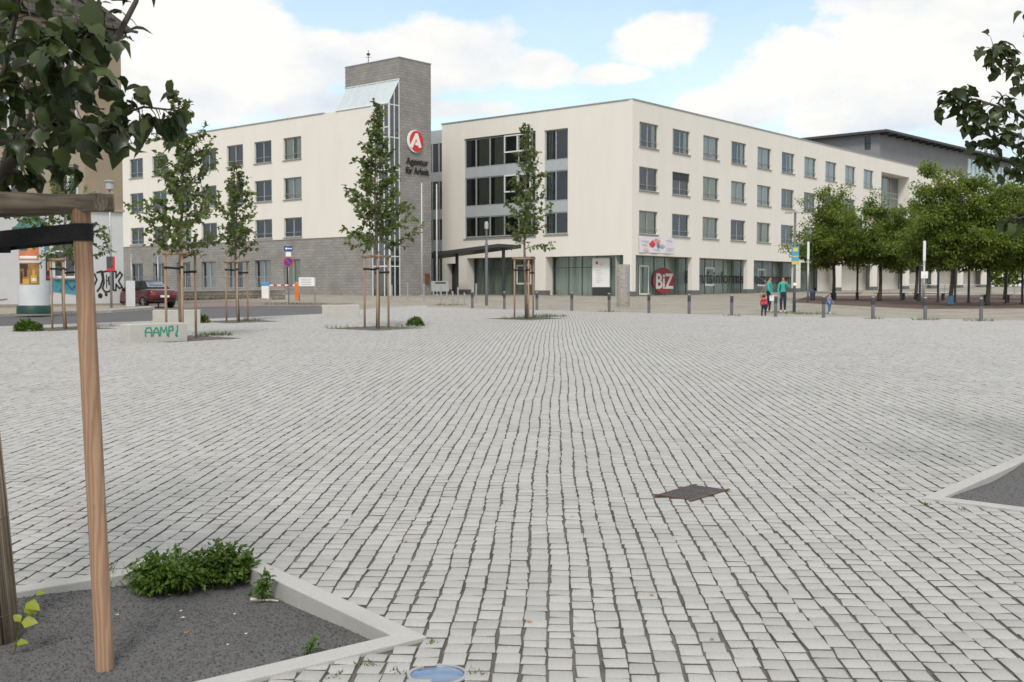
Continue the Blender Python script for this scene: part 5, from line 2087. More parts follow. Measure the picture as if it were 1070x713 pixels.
# --- banner hung under the first window
ban = FR.p(0.95, -0.05, 5.55)
root = thing('banner', 'white banner with red, pink and grey blots hanging under the corner window', 'banner', tuple(ban))
mb = MB()
nb = 14
for k in range(nb):
    u0, u1 = 0.95 + 5.3 * k / nb, 0.95 + 5.3 * (k + 1) / nb
    n0_, n1_ = -0.06 - 0.025 * math.sin(k * 1.3), -0.06 - 0.025 * math.sin((k + 1) * 1.3)
    mb.add([FR.p(u0, n0_, 4.72), FR.p(u1, n1_, 4.72), FR.p(u1, n1_, 6.02), FR.p(u0, n0_, 6.02)], [[0, 1, 2, 3]])
cl = mb.build('cloth', mat('banner_white', (0.72, 0.70, 0.76), 0.8, 0.10, 1.6, stain=0.3, stain_scale=1.6, stain_col=(0.66, 0.55, 0.62)), root)
for nm, m_, (u, z, ru, rz_) in (('red_blot', M_red, (2.85, 5.42, 0.42, 0.24)), ('pink_blot', mat('print_pink', (0.72, 0.30, 0.26), 0.7), (3.45, 5.72, 0.55, 0.16)), ('grey_blot', mat('print_slate', (0.22, 0.24, 0.32), 0.7), (3.72, 5.36, 0.24, 0.24)),
                                ('green_blot', mat('print_green', (0.38, 0.50, 0.34), 0.7), (4.35, 5.30, 0.42, 0.13)), ('pink_blot', mat('print_pale', (0.74, 0.52, 0.48), 0.7), (1.9, 4.95, 0.4, 0.14))):
    mb = MB()
    mb.plate(FR, [(u + ru * math.cos(2 * PI * k / 14) * (1 + 0.2 * math.sin(k * 2.1)), z + rz_ * math.sin(2 * PI * k / 14) * (1 + 0.2 * math.cos(k * 1.7))) for k in range(14)], -0.094 - (0.004 if nm == 'red_blot' else 0), -0.091)
    mb.build(nm, m_, cl)
mb = MB()
for k, (u, z, w) in enumerate(((1.2, 5.6, 1.1), (1.25, 5.3, 0.8), (4.9, 5.75, 1.0), (4.95, 5.1, 1.1), (4.9, 4.95, 0.8), (3.0, 4.95, 1.0))):
    mb.fbox(FR, u, u + w, -0.094, -0.091, z, z + 0.05)
mb.build('print', mat('print_lilac', (0.50, 0.46, 0.58), 0.7), cl)
# ------------------------------------------------------------------ tan apartment building at the left
M_tanwall = mat('tan_roughcast', (0.32, 0.26, 0.185), 0.95, 0.12, 1.2, 0.5, 18, stain=0.35, stain_scale=0.3, stain_col=(0.25, 0.205, 0.15))
M_tanlight = mat('tan_stucco', (0.39, 0.325, 0.24), 0.9, 0.12, 1.0, 0.3, 25, stain=0.3, stain_scale=0.5)
M_whitewall = mat('white_paint', (0.60, 0.61, 0.61), 0.85, 0.06, 0.8, 0.15, 30, stain=0.3, stain_scale=0.35, stain_col=(0.55, 0.54, 0.52))
M_tiles = brick_mat('roof_tiles', (0.085, 0.062, 0.052), (0.06, 0.048, 0.042), (0.03, 0.027, 0.025), 0.22, 0.3, 0.03, bump=1.0, var=0.3)
M_dkpane = mat('old_pane', (0.06, 0.068, 0.075), 0.08, 0.3, 1.2, spec=0.7)
TC = Vector((-20.26, 58.0, 0))
FA = Fr(TC, ANG_R)                         # u runs to the far corner: negative u is nearer
APT = thing('apartment_building', 'old tan rendered apartment house with white graffiti-covered ground floor', 'building', (TC.x, TC.y, G(58) + 0.09))
ZE = 15.0
ops, wins = [], []
for j, u in enumerate((-3.45, -6.4, -9.4, -12.4, -15.4)):
    for (za, zb) in ((6.15, 7.95), (9.3, 11.1), (12.5, 14.2)):
        ops.append((u, u + 1.08, za, zb, 0.2))
        wins.append((u, za, zb))
mb = MB()
facade(mb, FA, -24, -2.0, 5.75, ZE, ops)
for a, b in (((0, 0), (0, 13)), ((0, 13), (-24, 13)), ((-24, 13), (-24, 0))):
    p, q = FA.p(a[0], a[1], 0), FA.p(b[0], b[1], 0)
    mb.quad((p.x, p.y, 0.5), (q.x, q.y, 0.5), (q.x, q.y, ZE), (p.x, p.y, ZE))
mb.build('wall', M_tanlight, APT)
mb = MB()
facade(mb, FA, -2.0, 0, 5.75, ZE, [], n=-0.06)
mb.quad(FA.p(-2.0, 0, 5.75), FA.p(-2.0, -0.06, 5.75), FA.p(-2.0, -0.06, ZE), FA.p(-2.0, 0, ZE))
mb.quad(FA.p(0, -0.06, 5.75), FA.p(0, 0, 5.75), FA.p(0, 0, ZE), FA.p(0, -0.06, ZE))
mb.build('roughcast_wall', M_tanwall, APT)
opsg = [(-3.75, -2.55, 2.3, 4.3, 0.2)]
mb = MB()
facade(mb, FA, -24, 0, 0.5, 5.72, opsg, n=-0.02)
mb.build('ground_floor_wall', M_whitewall, APT)
mb = MB()
for z, d in ((5.722, 0.12), (11.75, 0.10), (14.7, 0.16)):
    mb.fbox(FA, -24, -2.05, -d, -0.001, z, z + 0.17)
mb.fbox(FA, -2.0, 0.04, -0.14, -0.062, 5.722, 5.85)
mb.build('cornice', M_tanlight, APT)
mb = MB()
for u in (-1.75, -0.95):
    mb.fbox(FA, u, u + 0.42, -0.085, -0.061, 6.25, 6.75)
for u in (-6.3, -4.4):
    mb.fbox(FA, u, u + 0.9, -0.04, -0.001, 8.5, 8.9)
mb.build('relief_panel', M_tanlight, APT)


def apt_window(w, h):
    mb = MB()
    y, t = 0.12, 0.09
    Bx = lambda x0, x1, z0, z1: mb.box(((x0 + x1) / 2, y + 0.03, (z0 + z1) / 2), (x1 - x0, 0.06, z1 - z0))
    Bx(0.003, t, 0.003, h - 0.003)
    Bx(w - t, w - 0.003, 0.003, h - 0.003)
    Bx(t, w - t, 0.003, t)
    Bx(t, w - t, h - t, h - 0.003)
    Bx(w / 2 - 0.05, w / 2 + 0.05, t, h - t)
    Bx(t, w / 2 - 0.051, h * 0.64, h * 0.64 + 0.08)
    Bx(w / 2 + 0.051, w - t, h * 0.64, h * 0.64 + 0.08)
    o = mb.build('window', M_framew)
    mb = MB()
    mb.quad((t, y + 0.04, t), (w - t, y + 0.04, t), (w - t, y + 0.04, h - t), (t, y + 0.04, h - t))
    mb.build('pane', M_dkpane, o, world=False)
    mb = MB()
    mb.box((w / 2, -0.02, -0.04), (w + 0.16, 0.28, 0.075))
    mb.build('sill', M_tanlight, o, world=False)
    return o


for u, za, zb in wins:
    put_window(('A', round(zb - za, 2)), lambda: apt_window(1.08, zb - za), FA, u, za, APT)
for a, b, c, d, _ in opsg:
    put_window(('G', round(d - c, 2)), lambda: apt_window(1.2, d - c), FA, a, c, APT)
# hipped tiled roof with overhang
oh = 0.55
e0, e1, e2, e3 = FA.p(oh, -oh, ZE + 0.05), FA.p(oh, 13 + oh, ZE + 0.05), FA.p(-24, 13 + oh, ZE + 0.05), FA.p(-24, -oh, ZE + 0.05)
rg0, rg1 = FA.p(-6.2, 6.5, ZE + 7.6), FA.p(-24, 6.5, ZE + 7.6)
mb = MB()
mb.add([e0, e1, e2, e3, rg0, rg1], [[3, 0, 4, 5], [0, 1, 4], [1, 2, 5, 4], [3, 2, 1, 0]])
rf = mb.build('roof', M_tiles, APT)
mb = MB()
mb.fbox(FA, -24, oh + 0.1, -oh - 0.12, -oh + 0.001, ZE - 0.05, ZE + 0.07)
mb.build('gutter', M_anth, rf)
mb = MB()
p = FA.p(-7.4, -0.12, 0)
mb.tube([(p.x, p.y, 0.9), (p.x, p.y, ZE)], 0.07, 8)
p = FA.p(-7.0, -0.12, 0)
mb.build('downpipe', mat('zinc_pipe', (0.16, 0.165, 0.17), 0.6, 0.15, 4, metal=0.4), APT)
# painted mural boards and graffiti at the foot of the wall
M_teal = mat('mural_paint', (0.07, 0.33, 0.33), 0.7, 0.35, 2.2, stain=0.9, stain_scale=1.6, stain_col=(0.06, 0.16, 0.42))
mb = MB()
mb.plate(FA, [(-4.95, 1.55), (-3.9, 1.5), (-3.9, 2.32), (-4.95, 2.34)], -0.06, -0.025)
mb.plate(FA, [(-3.86, 1.62), (-2.45, 1.45), (-2.45, 2.2), (-3.86, 2.3)], -0.055, -0.025)
mu = mb.build('mural', M_teal, APT)
mb = MB()
mb.stroke(FA, [(-4.8, 1.7), (-4.6, 2.2), (-4.5, 1.7)], 0.05, -0.066)
mb.stroke(FA, [(-4.3, 1.75), (-4.05, 2.2)], 0.06, -0.066)
mb.stroke(FA, [(-3.5, 1.65), (-3.2, 2.1), (-2.9, 1.7), (-2.6, 2.05)], 0.06, -0.066)
mb.build('mural_line', mat('mural_line', (0.03, 0.10, 0.22), 0.6), mu)
mb = MB()
K = lambda *p: [(-1.50 + 1.42 * x, 1.20 + 1.45 * z) for x, z in p]
n0 = -0.032
for pl, w in ((K((0.0, 0.95), (0.16, 1.0), (0.22, 0.72), (0.12, 0.45), (0.0, 0.3)), 0.10), (K((0.22, 0.98), (0.5, 1.02), (0.56, 0.82), (0.44, 0.78), (0.46, 0.55), (0.54, 0.5), (0.5, 0.3), (0.3, 0.26), (0.2, 0.4), (0.26, 0.6), (0.22, 0.98)), 0.09),
              (K((0.36, 0.88), (0.36, 0.42)), 0.05), (K((0.36, 0.66), (0.46, 0.68)), 0.05), (K((0.62, 1.0), (0.62, 0.34), (0.72, 0.32), (0.74, 0.55), (0.86, 0.4), (0.98, 0.44), (0.84, 0.66), (0.99, 0.88), (0.9, 0.98), (0.74, 0.78), (0.74, 1.0), (0.62, 1.0)), 0.085),
              (K((-0.1, 0.9), (-0.02, 0.7), (-0.12, 0.5)), 0.09)):
    mb.stroke(FA, pl, w, n0)
mb.disc(FA, -1.35, 1.40, 0.13, -0.034, -0.022, 16)
mb.disc(FA, -1.02, 1.45, 0.08, -0.034, -0.022, 14)
mb.build('graffiti', M_black, APT)
mb = MB()
mb.stroke(FA, [(-7.9, 2.1), (-7.2, 2.05), (-7.05, 1.6), (-6.6, 1.2), (-6.2, 1.25)], 0.07, n0)
mb.build('graffiti', mat('graffiti_grey', (0.22, 0.23, 0.24), 0.7), APT)
mb = MB()
mb.fbox(FA, -24, 0, -0.05, -0.022, 0.5, 1.0)
mb.build('plinth', M_pave, APT)

# ------------------------------------------------------------------ poster column
cpos = at(36, 328, 0.09)
root = thing('poster_column', 'white round poster column with green conical cap and brown bottle poster', 'poster column', (cpos.x, cpos.y, G(cpos.y) + 0.09))
M_green = mat('dark_green_paint', (0.015, 0.055, 0.042), 0.5, 0.15, 4)
M_capg = mat('cap_green', (0.05, 0.15, 0.145), 0.5, 0.12, 4)
M_colw = mat('column_white', (0.62, 0.64, 0.65), 0.7, 0.06, 2)
rr = 0.60
mb = MB()
mb.lathe([(rr + 0.07, 0), (rr + 0.07, 0.28), (rr + 0.02, 0.34), (rr, 0.34)], 32)
mb.build('base', M_green, root, smooth='auto', world=False)
mb = MB()
mb.lathe([(rr, 0.341), (rr, 3.25)], 32)
mb.build('shaft', M_colw, root, smooth='auto', world=False)
mb = MB()
mb.lathe([(rr + 0.02, 3.251), (rr + 0.16, 3.3), (rr + 0.18, 3.45), (rr + 0.02, 3.55), (0.42, 3.80), (0.16, 4.02), (0.08, 4.06), (0.05, 4.2), (0.0, 4.22)], 32)
mb.build('cap', M_capg, root, smooth='auto', world=False)
toward = math.atan2(-cpos.y, -cpos.x)


def poster(a0, a1, z0, z1, ms, shapes):
    mb = MB()
    mb.lathe([(rr + 0.006, z0), (rr + 0.006, z1)], 10, a0=toward + a0, a1=toward + a1)
    for (b0, b1, y0, y1, mi) in shapes:
        mb.lathe([(rr + 0.009, z0 + (z1 - z0) * y0), (rr + 0.009, z0 + (z1 - z0) * y1)], 6, a0=toward + a0 + (a1 - a0) * b0, a1=toward + a0 + (a1 - a0) * b1, m=mi)
    mb.build('poster', ms, root, world=False)


M_org = mat('poster_orange', (0.62, 0.20, 0.09), 0.6, 0.15, 4)
M_brn = mat('poster_brown', (0.30, 0.165, 0.05), 0.6, 0.4, 3)
M_gold = mat('poster_gold', (0.60, 0.36, 0.08), 0.6, 0.1, 4)
M_dkbrn = mat('poster_dark', (0.06, 0.03, 0.02), 0.6, 0.2, 4)
poster(-1.05, 0.35, 1.18, 2.13 - 0.08, [M_brn, M_gold, M_dkbrn, M_white], [(0.1, 0.55, 0.02, 0.25, 1), (0.62, 0.88, 0.06, 0.42, 1), (0.70, 0.80, 0.42, 0.68, 1), (0.64, 0.86, 0.16, 0.30, 3), (0.1, 0.22, 0.05, 0.62, 2), (0.3, 0.46, 0.35, 0.95, 2), (0.05, 0.5, 0.72, 0.95, 2)])
poster(-1.1, 0.35, 2.15, 3.0, [M_org, M_white, M_capg, M_gold], [(0.08, 0.9, 0.08, 0.2, 1), (0.1, 0.5, 0.45, 0.85, 2), (0.6, 0.9, 0.5, 0.9, 3)])
poster(0.85, 1.5, 1.35, 2.3, [M_dkbrn, M_red, M_gold], [(0.1, 0.9, 0.05, 0.2, 1), (0.2, 0.6, 0.4, 0.8, 2)])
poster(0.75, 1.5, 2.36, 3.1, [mat('poster_blue', (0.12, 0.3, 0.5), 0.6, 0.2, 4), M_white], [(0.1, 0.8, 0.1, 0.3, 1)])

# ------------------------------------------------------------------ bench blocks
M_conc = mat('cast_concrete', (0.47, 0.455, 0.415), 0.85, 0.10, 3, 0.25, 90, stain=0.3, stain_scale=1.5)


def bench_block(label, a, b, dep, h, graffiti=False):
    a, b = Vector(a), Vector(b)
    ang = math.atan2(b.y - a.y, b.x - a.x)
    ln = (b - a).length
    fr = Fr((a.x, a.y), ang)
    c = fr.p(ln / 2, dep / 2, 0)
    root = thing('bench_block', label, 'bench', (c.x, c.y, G(c.y)), 0, 'concrete bench blocks')
    mb = MB()
    p = [fr.p(u, n, 0) for u, n in ((0, 0), (ln, 0), (ln, dep), (0, dep))]
    mb.prism([(q.x, q.y) for q in p], -0.1, h, base=lambda q: G(q[1]))
    mb.build('block', M_conc, root, bevel=0.018)
    if graffiti:
        mb = MB()
        y0 = G(a.y)
        def S(pts, x, w=0.034):
            mb.stroke(fr, [(x + 0.23 * u, y0 + 0.14 + 0.24 * z + 0.014 * (x)) for u, z in pts], w, -0.004)
        x = 0.42
        S([(0.05, 0), (0.0, 0.5), (0.2, 0.85), (0.6, 0.9), (0.75, 0.5), (0.7, 0)], x)
        S([(0.05, 0.42), (0.7, 0.40)], x)
        S([(0.0, 0), (0.1, 0.5), (0.4, 0.88), (0.65, 0.5), (0.7, 0)], x + 0.20)
        S([(0.1, 0.38), (0.66, 0.36)], x + 0.20)
        S([(0.0, 0), (0.1, 0.9), (0.4, 0.35), (0.7, 0.9), (0.8, 0)], x + 0.39)
        S([(0.05, -0.1), (0.1, 0.9), (0.5, 0.95), (0.55, 0.55), (0.1, 0.45)], x + 0.60)
        S([(0.3, 0.35), (0.2, 0.0)], x + 0.75)
        S([(0.35, 1.0), (0.3, 0.3)], x + 0.77)
        S([(0.3, 0.02), (0.3, -0.12)], x + 0.76, 0.05)
        mb.build('graffiti', mat('graffiti_green', (0.02, 0.26, 0.17), 0.6), root)
    return root


gA, gA2 = at(134.5, 358.5), at(196, 355.9)
bench_block('concrete bench block with green graffiti on its front', gA, gA2, 0.5, 0.45, True)
g0 = at(159.5, 338.6)
bench_block('plain concrete bench block behind the graffiti one', g0, g0 + Vector((1.52, 0.35, 0)), 0.5, 0.46)
g0 = at(336.5, 331.6)
bench_block('plain concrete bench block left of the spindle-shaped tree', g0, g0 + Vector((1.45, 0.25, 0)), 0.5, 0.47)

# ------------------------------------------------------------------ bollards
M_boll = mat('bollard_grey', (0.145, 0.145, 0.15), 0.55, 0.15, 6)
M_bolld = mat('bollard_dark', (0.055, 0.055, 0.06), 0.5, 0.15, 6)
M_bollc = mat('bollard_cap', (0.38, 0.38, 0.39), 0.5, 0.1, 6)


def bollard(label, loc, group):
    root = thing('bollard', label, 'bollard', tuple(loc), 0, group)
    mb = MB()
    mb.lathe([(0.066, -0.1), (0.066, 0.53)], 16)
    mb.build('shaft', M_boll, root, smooth='auto', world=False)
    mb = MB()
    mb.lathe([(0.0665, 0.531), (0.070, 0.54), (0.070, 0.80), (0.064, 0.81)], 16)
    mb.build('head', M_bolld, root, smooth='auto', world=False)
    mb = MB()
    mb.lathe([(0.0635, 0.811), (0.05, 0.835), (0.0, 0.845)], 16)
    mb.build('cap', M_bollc, root, smooth='auto', world=False)
    return root


bl = [(493.5, 322.2), (527, 322.6), (561, 323.4), (597.4, 324.5), (636.5, 325.7), (678, 327), (720, 328.2), (764.5, 329.6), (810.5, 331), (860.5, 332.2), (912, 333.2), (966.6, 334.4), (1025, 335.8), (1088, 337.3)]
blab = ['first bollard of the plaza edge row, just right of the lamp post by the canopy', 'bollard of the plaza edge row just left of the sparse slim tree', 'bollard of the plaza edge row just right of the sparse slim tree', 'bollard of the plaza edge row before the middle of the glazed opening', 'bollard of the plaza edge row just left of the concrete pillar',
        'bollard of the plaza edge row below the corner pier and the white door', 'bollard of the plaza edge row below the round red sign', 'bollard of the plaza edge row below the middle of the black lettering', 'bollard of the plaza edge row between the red-jacketed child and the woman in front',
        'bollard of the plaza edge row beside the toddler in blue', 'bollard of the plaza edge row two places right of the two women', 'bollard of the plaza edge row in front of the column with the white sign', 'rightmost bollard of the plaza edge row', 'bollard of the plaza edge row beyond the right edge']
first = None
for (px, py), lb in zip(bl[:-1], blab):
    if first is None:
        first = bollard(lb, at(px, py), 'bollards along the plaza edge')
    else:
        dup(first, at(px, py), None, lb)
# thinner silver posts at the entrance
M_silver = mat('galvanised', (0.40, 0.41, 0.42), 0.45, 0.12, 6, metal=0.5)
sl = [(409.4, 313.2, 1.0, 'slim silver post nearest the glazed stair foot'), (426, 314, 1.15, 'slim silver post in front of the tower corner'), (443, 315.5, 1.1, 'slim silver post below the brown letter box'), (460.8, 316.8, 1.1, 'slim silver post in front of the grey sign block'),
      (473, 318.6, 0.75, 'shorter silver post just left of the canopy post'), (478.6, 317.5, 0.95, 'slim silver post just right of the left canopy post'), (485.3, 318.2, 0.72, 'short dark-topped post beside the entrance pier'), (497.6, 316.5, 1.15, 'slim silver post left of the lamp post by the canopy')]
for px, py, h, lb in sl:
    p = at(px, py)
    root = thing('entrance_post', lb, 'post', tuple(p), 0, 'slim posts at the entrance')
    mb = MB()
    mb.lathe([(0.045, -0.1), (0.045, h - 0.06)], 12)
    mb.build('shaft', M_silver, root, smooth='auto', world=False)
    mb = MB()
    mb.lathe([(0.05, h - 0.059), (0.05, h - 0.01), (0.03, h), (0.0, h)], 12)
    mb.build('cap', M_bolld if 'dark' in lb else M_bollc, root, smooth='auto', world=False)

# ------------------------------------------------------------------ flagpoles, lamps, signs
for (px, y, h, lb) in ((441, 86.5, 8.8, 'taller white flagpole in front of the tower'), (456.6, 88.5, 8.9, 'white flagpole before the glazed link')):
    p = deep(px, 309, y)
    root = thing('flagpole', lb, 'flagpole', (p.x, p.y, G(p.y) - 0.03), 0, 'flagpoles')
    mb = MB()
    mb.tube([(0, 0, 0), (0, 0, h)], [0.07, 0.045], 10)
    mb.build('pole', mat('pole_white', (0.52, 0.53, 0.53), 0.5), root, smooth=True, world=False)
    mb = MB()
    mb.lathe([(0.16, 0), (0.16, 0.12), (0.09, 0.16)], 12)
    mb.build('foot', M_silver, root, world=False)

p = at(508.4, 319.3)
root = thing('street_lamp', 'grey street lamp with small cylindrical head before the canopy', 'street lamp', tuple(p))
mb = MB()
mb.lathe([(0.085, 0), (0.085, 3.35), (0.055, 3.4), (0.05, 4.15)], 14)
mb.build('pole', mat('lamp_grey', (0.13, 0.135, 0.14), 0.5, 0.1, 4, metal=0.3), root, smooth='auto', world=False)
mb = MB()
mb.lathe([(0.06, 4.151), (0.10, 4.17), (0.105, 4.45), (0.08, 4.55), (0.0, 4.58)], 14)
mb.build('lamp_head', mat('lamp_head', (0.42, 0.42, 0.42), 0.4), root, smooth='auto', world=False)

p = at(829.8, 326.4)
root = thing('street_lamp', 'tall grey street lamp carrying a blue and yellow poster board', 'street lamp', tuple(p))
mb = MB()
mb.tube([(0, 0, 0), (0, 0, 1.3), (0, 0, 4.5)], [0.075, 0.06, 0.05], 10)
mb.build('pole', mat('lamp_grey', (0.27, 0.28, 0.285), 0.5), root, smooth=True, world=False)
mb = MB()
mb.box((-0.16, 0, 4.45), (0.55, 0.14, 0.06))
mb.box((-0.30, 0, 4.40), (0.3, 0.13, 0.05))
mb.build('lamp_head', M_silver, root, world=False)
mb = MB()
mb.box((0.0, -0.09, 2.52), (0.33, 0.03, 0.80))
bd = mb.build('poster_board', mat('poster_cyan', (0.08, 0.33, 0.52), 0.5, 0.15, 5), root, world=False)
for z_, w_, h_ in ((2.78, 0.2, 0.16), (2.48, 0.24, 0.05), (2.20, 0.3, 0.15)):
    mb = MB()
    mb.box((0.0, -0.107, z_), (w_, 0.004, h_))
    mb.build('yellow_print', mat('poster_yellow', (0.68, 0.50, 0.08), 0.5), bd, world=False)
mb = MB()
mb.box((0.0, -0.066, 1.25), (0.14, 0.01, 0.12))
mb.build('sticker', M_white, root, world=False)

for px, py, y0, y1, lb, sign in ((844, 315.8, 253, 271, 'slim column with white luminous tube beside the poster lamp', False), (965, 320.4, 252, 273, 'slim column with white tube and a square white sign', True)):
    p = at(px, py)
    sc_ = p.y / F
    root = thing('light_column', lb, 'street lamp', tuple(p), 0, 'slim light columns')
    zt, zb = (py - y0) * sc_, (py - y1) * sc_
    mb = MB()
    mb.tube([(0, 0, 0), (0, 0, zb)], 0.065, 10)
    mb.build('pole', M_silver, root, smooth=True, world=False)
    mb = MB()
    mb.lathe([(0.075, zb + 0.001), (0.075, zt - 0.03), (0.03, zt), (0, zt)], 12)
    mb.build('tube', mat('opal_tube', (0.78, 0.80, 0.80), 0.3), root, smooth='auto', world=False)
    if sign:
        mb = MB()
        mb.box((-0.01, -0.09, (py - 287.5) * sc_), (0.36, 0.02, 0.36))
        mb.build('sign', M_white, root, world=False)
        mb = MB()
        mb.box((-0.01, -0.102, (py - 288.8) * sc_), (0.16, 0.003, 0.03))
        mb.build('print', mat('faint_grey', (0.45, 0.46, 0.47), 0.6), root, world=False)

# round concrete pillar
p = at(651.3, 320)
root = thing('concrete_pillar', 'weathered round concrete pillar standing before the corner pier', 'pillar', tuple(p))
mb = MB()
mb.lathe([(0.345, -0.1), (0.345, 2.2), (0.335, 2.22), (0.0, 2.22)], 32)
M_pil = mat('pillar_concrete', (0.33, 0.295, 0.26), 0.9, 0.25, 4, 0.5, 30, stretch=(1, 1, 3), stain=0.55, stain_scale=1.5, stain_col=(0.2, 0.19, 0.175))
mb.build('shaft', M_pil, root, smooth='auto', world=False)
mb = MB()
for z0, z1, a0, a1 in ((1.1, 1.75, 0.25, 0.8), (0.6, 1.0, 0.35, 0.9), (1.8, 2.1, 0.3, 0.7)):
    mb.lathe([(0.348, z0), (0.348, z1)], 6, a0=toward * 0 - PI / 2 + a0, a1=-PI / 2 + a1)
mb.build('bluish_patch', mat('patch_blue', (0.26, 0.30, 0.36), 0.8, 0.3, 6), root, world=False)  # bluish grey patches laid down the right side of the shaft

# no-stopping sign with one-way arrow
p = at(301.8, 317.2)
fs = Fr((p.x, p.y), 0.12)
root = thing('traffic_sign', 'round blue and red no-parking sign under a one-way arrow plate', 'road sign', tuple(p))
g = p.z
mb = MB()
mb.tube([p, p + Vector((0, 0, 3.4))], 0.032, 8)
mb.build('post', M_silver, root, smooth=True)
M_sblue = mat('sign_blue', (0.02, 0.075, 0.33), 0.4)
mb = MB()
mb.disc(fs, 0, g + 2.42, 0.29, -0.06, -0.045, 28)
s_ = mb.build('no_parking_disc', M_red, root)
mb = MB()
mb.disc(fs, 0, g + 2.42, 0.225, -0.066, -0.061, 28)
mb.build('blue_field', M_sblue, s_)
mb = MB()
mb.plate(fs, [(-0.19, g + 2.57), (-0.15, g + 2.61), (0.19, g + 2.27), (0.15, g + 2.23)], -0.071, -0.067)
mb.build('red_bar', M_red, s_)
mb = MB()
mb.fbox(fs, -0.25, 0.25, -0.06, -0.045, g + 3.05, g + 3.35)
s_ = mb.build('one_way_plate', M_sblue, root)
mb = MB()
mb.plate(fs, [(-0.2, g + 3.2), (-0.08, g + 3.29), (-0.08, g + 3.23), (0.2, g + 3.23), (0.2, g + 3.17), (-0.08, g + 3.17), (-0.08, g + 3.11)], -0.066, -0.061)
mb.build('white_arrow', M_white, s_)
mb = MB()
mb.fbox(fs, -0.15, 0.15, -0.06, -0.045, g + 2.74, g + 3.0)
mb.build('supplement_plate', M_white, root)

# barrier: cabinet, boom, orange end post, information board
p = at(277, 313.4)
bf = Fr((p.x, p.y), 0.0)
root = thing('parking_barrier', 'white barrier cabinet with blue top and red-white boom', 'barrier', tuple(p))
mb = MB()
mb.fbox(bf, -0.24, 0.24, 0, 0.35, p.z, p.z + 0.93)
mb.build('cabinet', M_white, root, bevel=0.02)
mb = MB()
mb.fbox(bf, -0.26, 0.26, -0.01, 0.36, p.z + 0.931, p.z + 1.18)
mb.build('hood', mat('barrier_blue', (0.10, 0.32, 0.55), 0.5), root, bevel=0.03)
mb = MB()
for k in range(7):
    mb.fbox(bf, 0.27 + 0.26 * k, 0.27 + 0.26 * (k + 1), 0.12, 0.17, p.z + 0.93, p.z + 1.02, k % 2)
mb.build('boom', [M_white, M_red], root)
q = at(310.6, 313.6)
root = thing('barrier_post', 'orange end post of the parking barrier', 'post', tuple(q))
mb = MB()
mb.box((0, 0, 0.57), (0.25, 0.25, 1.14))
mb.build('post', mat('barrier_orange', (0.66, 0.20, 0.04), 0.5), root, bevel=0.02, world=False)
mb = MB()
mb.box((0, 0, 1.17), (0.20, 0.20, 0.06))
mb.build('cap', M_silver, root, world=False)
q = at(320.5, 315.2)
root = thing('information_board', 'white text board on two posts right of the barrier', 'sign', tuple(q))
mb = MB()
mb.box((0, 0, 1.24), (0.98, 0.03, 0.55))
b_ = mb.build('board', M_white, root, world=False)
mb = MB()
for k in range(4):
    mb.box((-0.05 + 0.02 * (k % 2), -0.018, 1.40 - 0.11 * k), (0.7 - 0.1 * (k % 2), 0.004, 0.04))
mb.build('print', mat('faint_grey', (0.45, 0.46, 0.47), 0.6), b_, world=False)
for x in (-0.46, 0.52):
    mb = MB()
    mb.tube([(x, 0.03, 0), (x, 0.03, 1.5)], 0.03, 8)
    mb.build('post', M_silver, root, smooth=True, world=False)

# grey sign block at the entrance
q = at(460, 311.5)
root = thing('entrance_sign', 'low grey sign block on legs beside the entrance', 'sign', tuple(q))
mb = MB()
mb.box((0, 0, 0.85), (1.3, 0.12, 0.75), -0.2)
mb.build('block', mat('block_grey', (0.33, 0.34, 0.34), 0.6, 0.1, 3), root, world=False)
mb = MB()
mb.box((0.02, -0.068, 1.09), (0.8, 0.01, 0.12), -0.2)
mb.build('nameplate', M_anth, root, world=False)
for x in (-0.5, 0.5):
    mb = MB()
    mb.box((x * 0.98, -x * 0.2, 0.235), (0.1, 0.08, 0.47), -0.2)
    mb.build('leg', M_silver, root, world=False)

# posts and signs by the apartment house
p = at(116.5, 321.8, 0.09)
f3 = Fr((p.x, p.y), ANG_R - 0.55)
root = thing('street_lamp', 'slim lamp post with a small red and black notice before the graffiti', 'street lamp', tuple(p))
mb = MB()
mb.tube([p, p + Vector((0, 0, 5.6))], [0.06, 0.045], 8)
mb.build('pole', M_silver, root, smooth=True)
mb = MB()
mb.lathe([(0.10, 5.601), (0.19, 5.65), (0.19, 5.95), (0.26, 6.0), (0.26, 6.05), (0.0, 6.1)], 12, c=tuple(p))
mb.build('lamp_head', mat('lamp_head', (0.5, 0.5, 0.5), 0.4), root, smooth='auto')
mb = MB()
mb.fbox(f3, -0.19, 0.19, -0.10, -0.07, p.z + 1.75, p.z + 2.45)
nb = mb.build('notice', mat('notice_dark', (0.075, 0.075, 0.085), 0.5, 0.2, 4), root)
mb = MB()
mb.fbox(f3, 0.10, 0.188, -0.106, -0.101, p.z + 1.76, p.z + 2.44)
mb.fbox(f3, -0.188, 0.099, -0.106, -0.101, p.z + 1.76, p.z + 1.88)
mb.build('red_edge', M_red, nb)
q = at(137.8, 322.0, 0.0)
root = thing('sign_post', 'bare grey post in front of the white cabinet', 'post', tuple(q))
mb = MB()
mb.tube([(0, 0, 0), (0, 0, 2.75)], 0.045, 8)
mb.build('post', M_silver, root, smooth=True, world=False)
mb = MB()
mb.box((0.03, 0.06, 2.55), (0.05, 0.36, 0.3), 0.3)
mb.build('sign_back', M_silver, root, world=False)
q = at(135.8, 322.3, 0.0)
root = thing('utility_cabinet', 'white utility cabinet against the end of the apartment house', 'cabinet', tuple(q))
mb = MB()
mb.box((0, 0.1, 0.72), (0.42, 0.4, 1.3), 0.4)
mb.build('body', M_colw, root, bevel=0.015, world=False)
mb = MB()
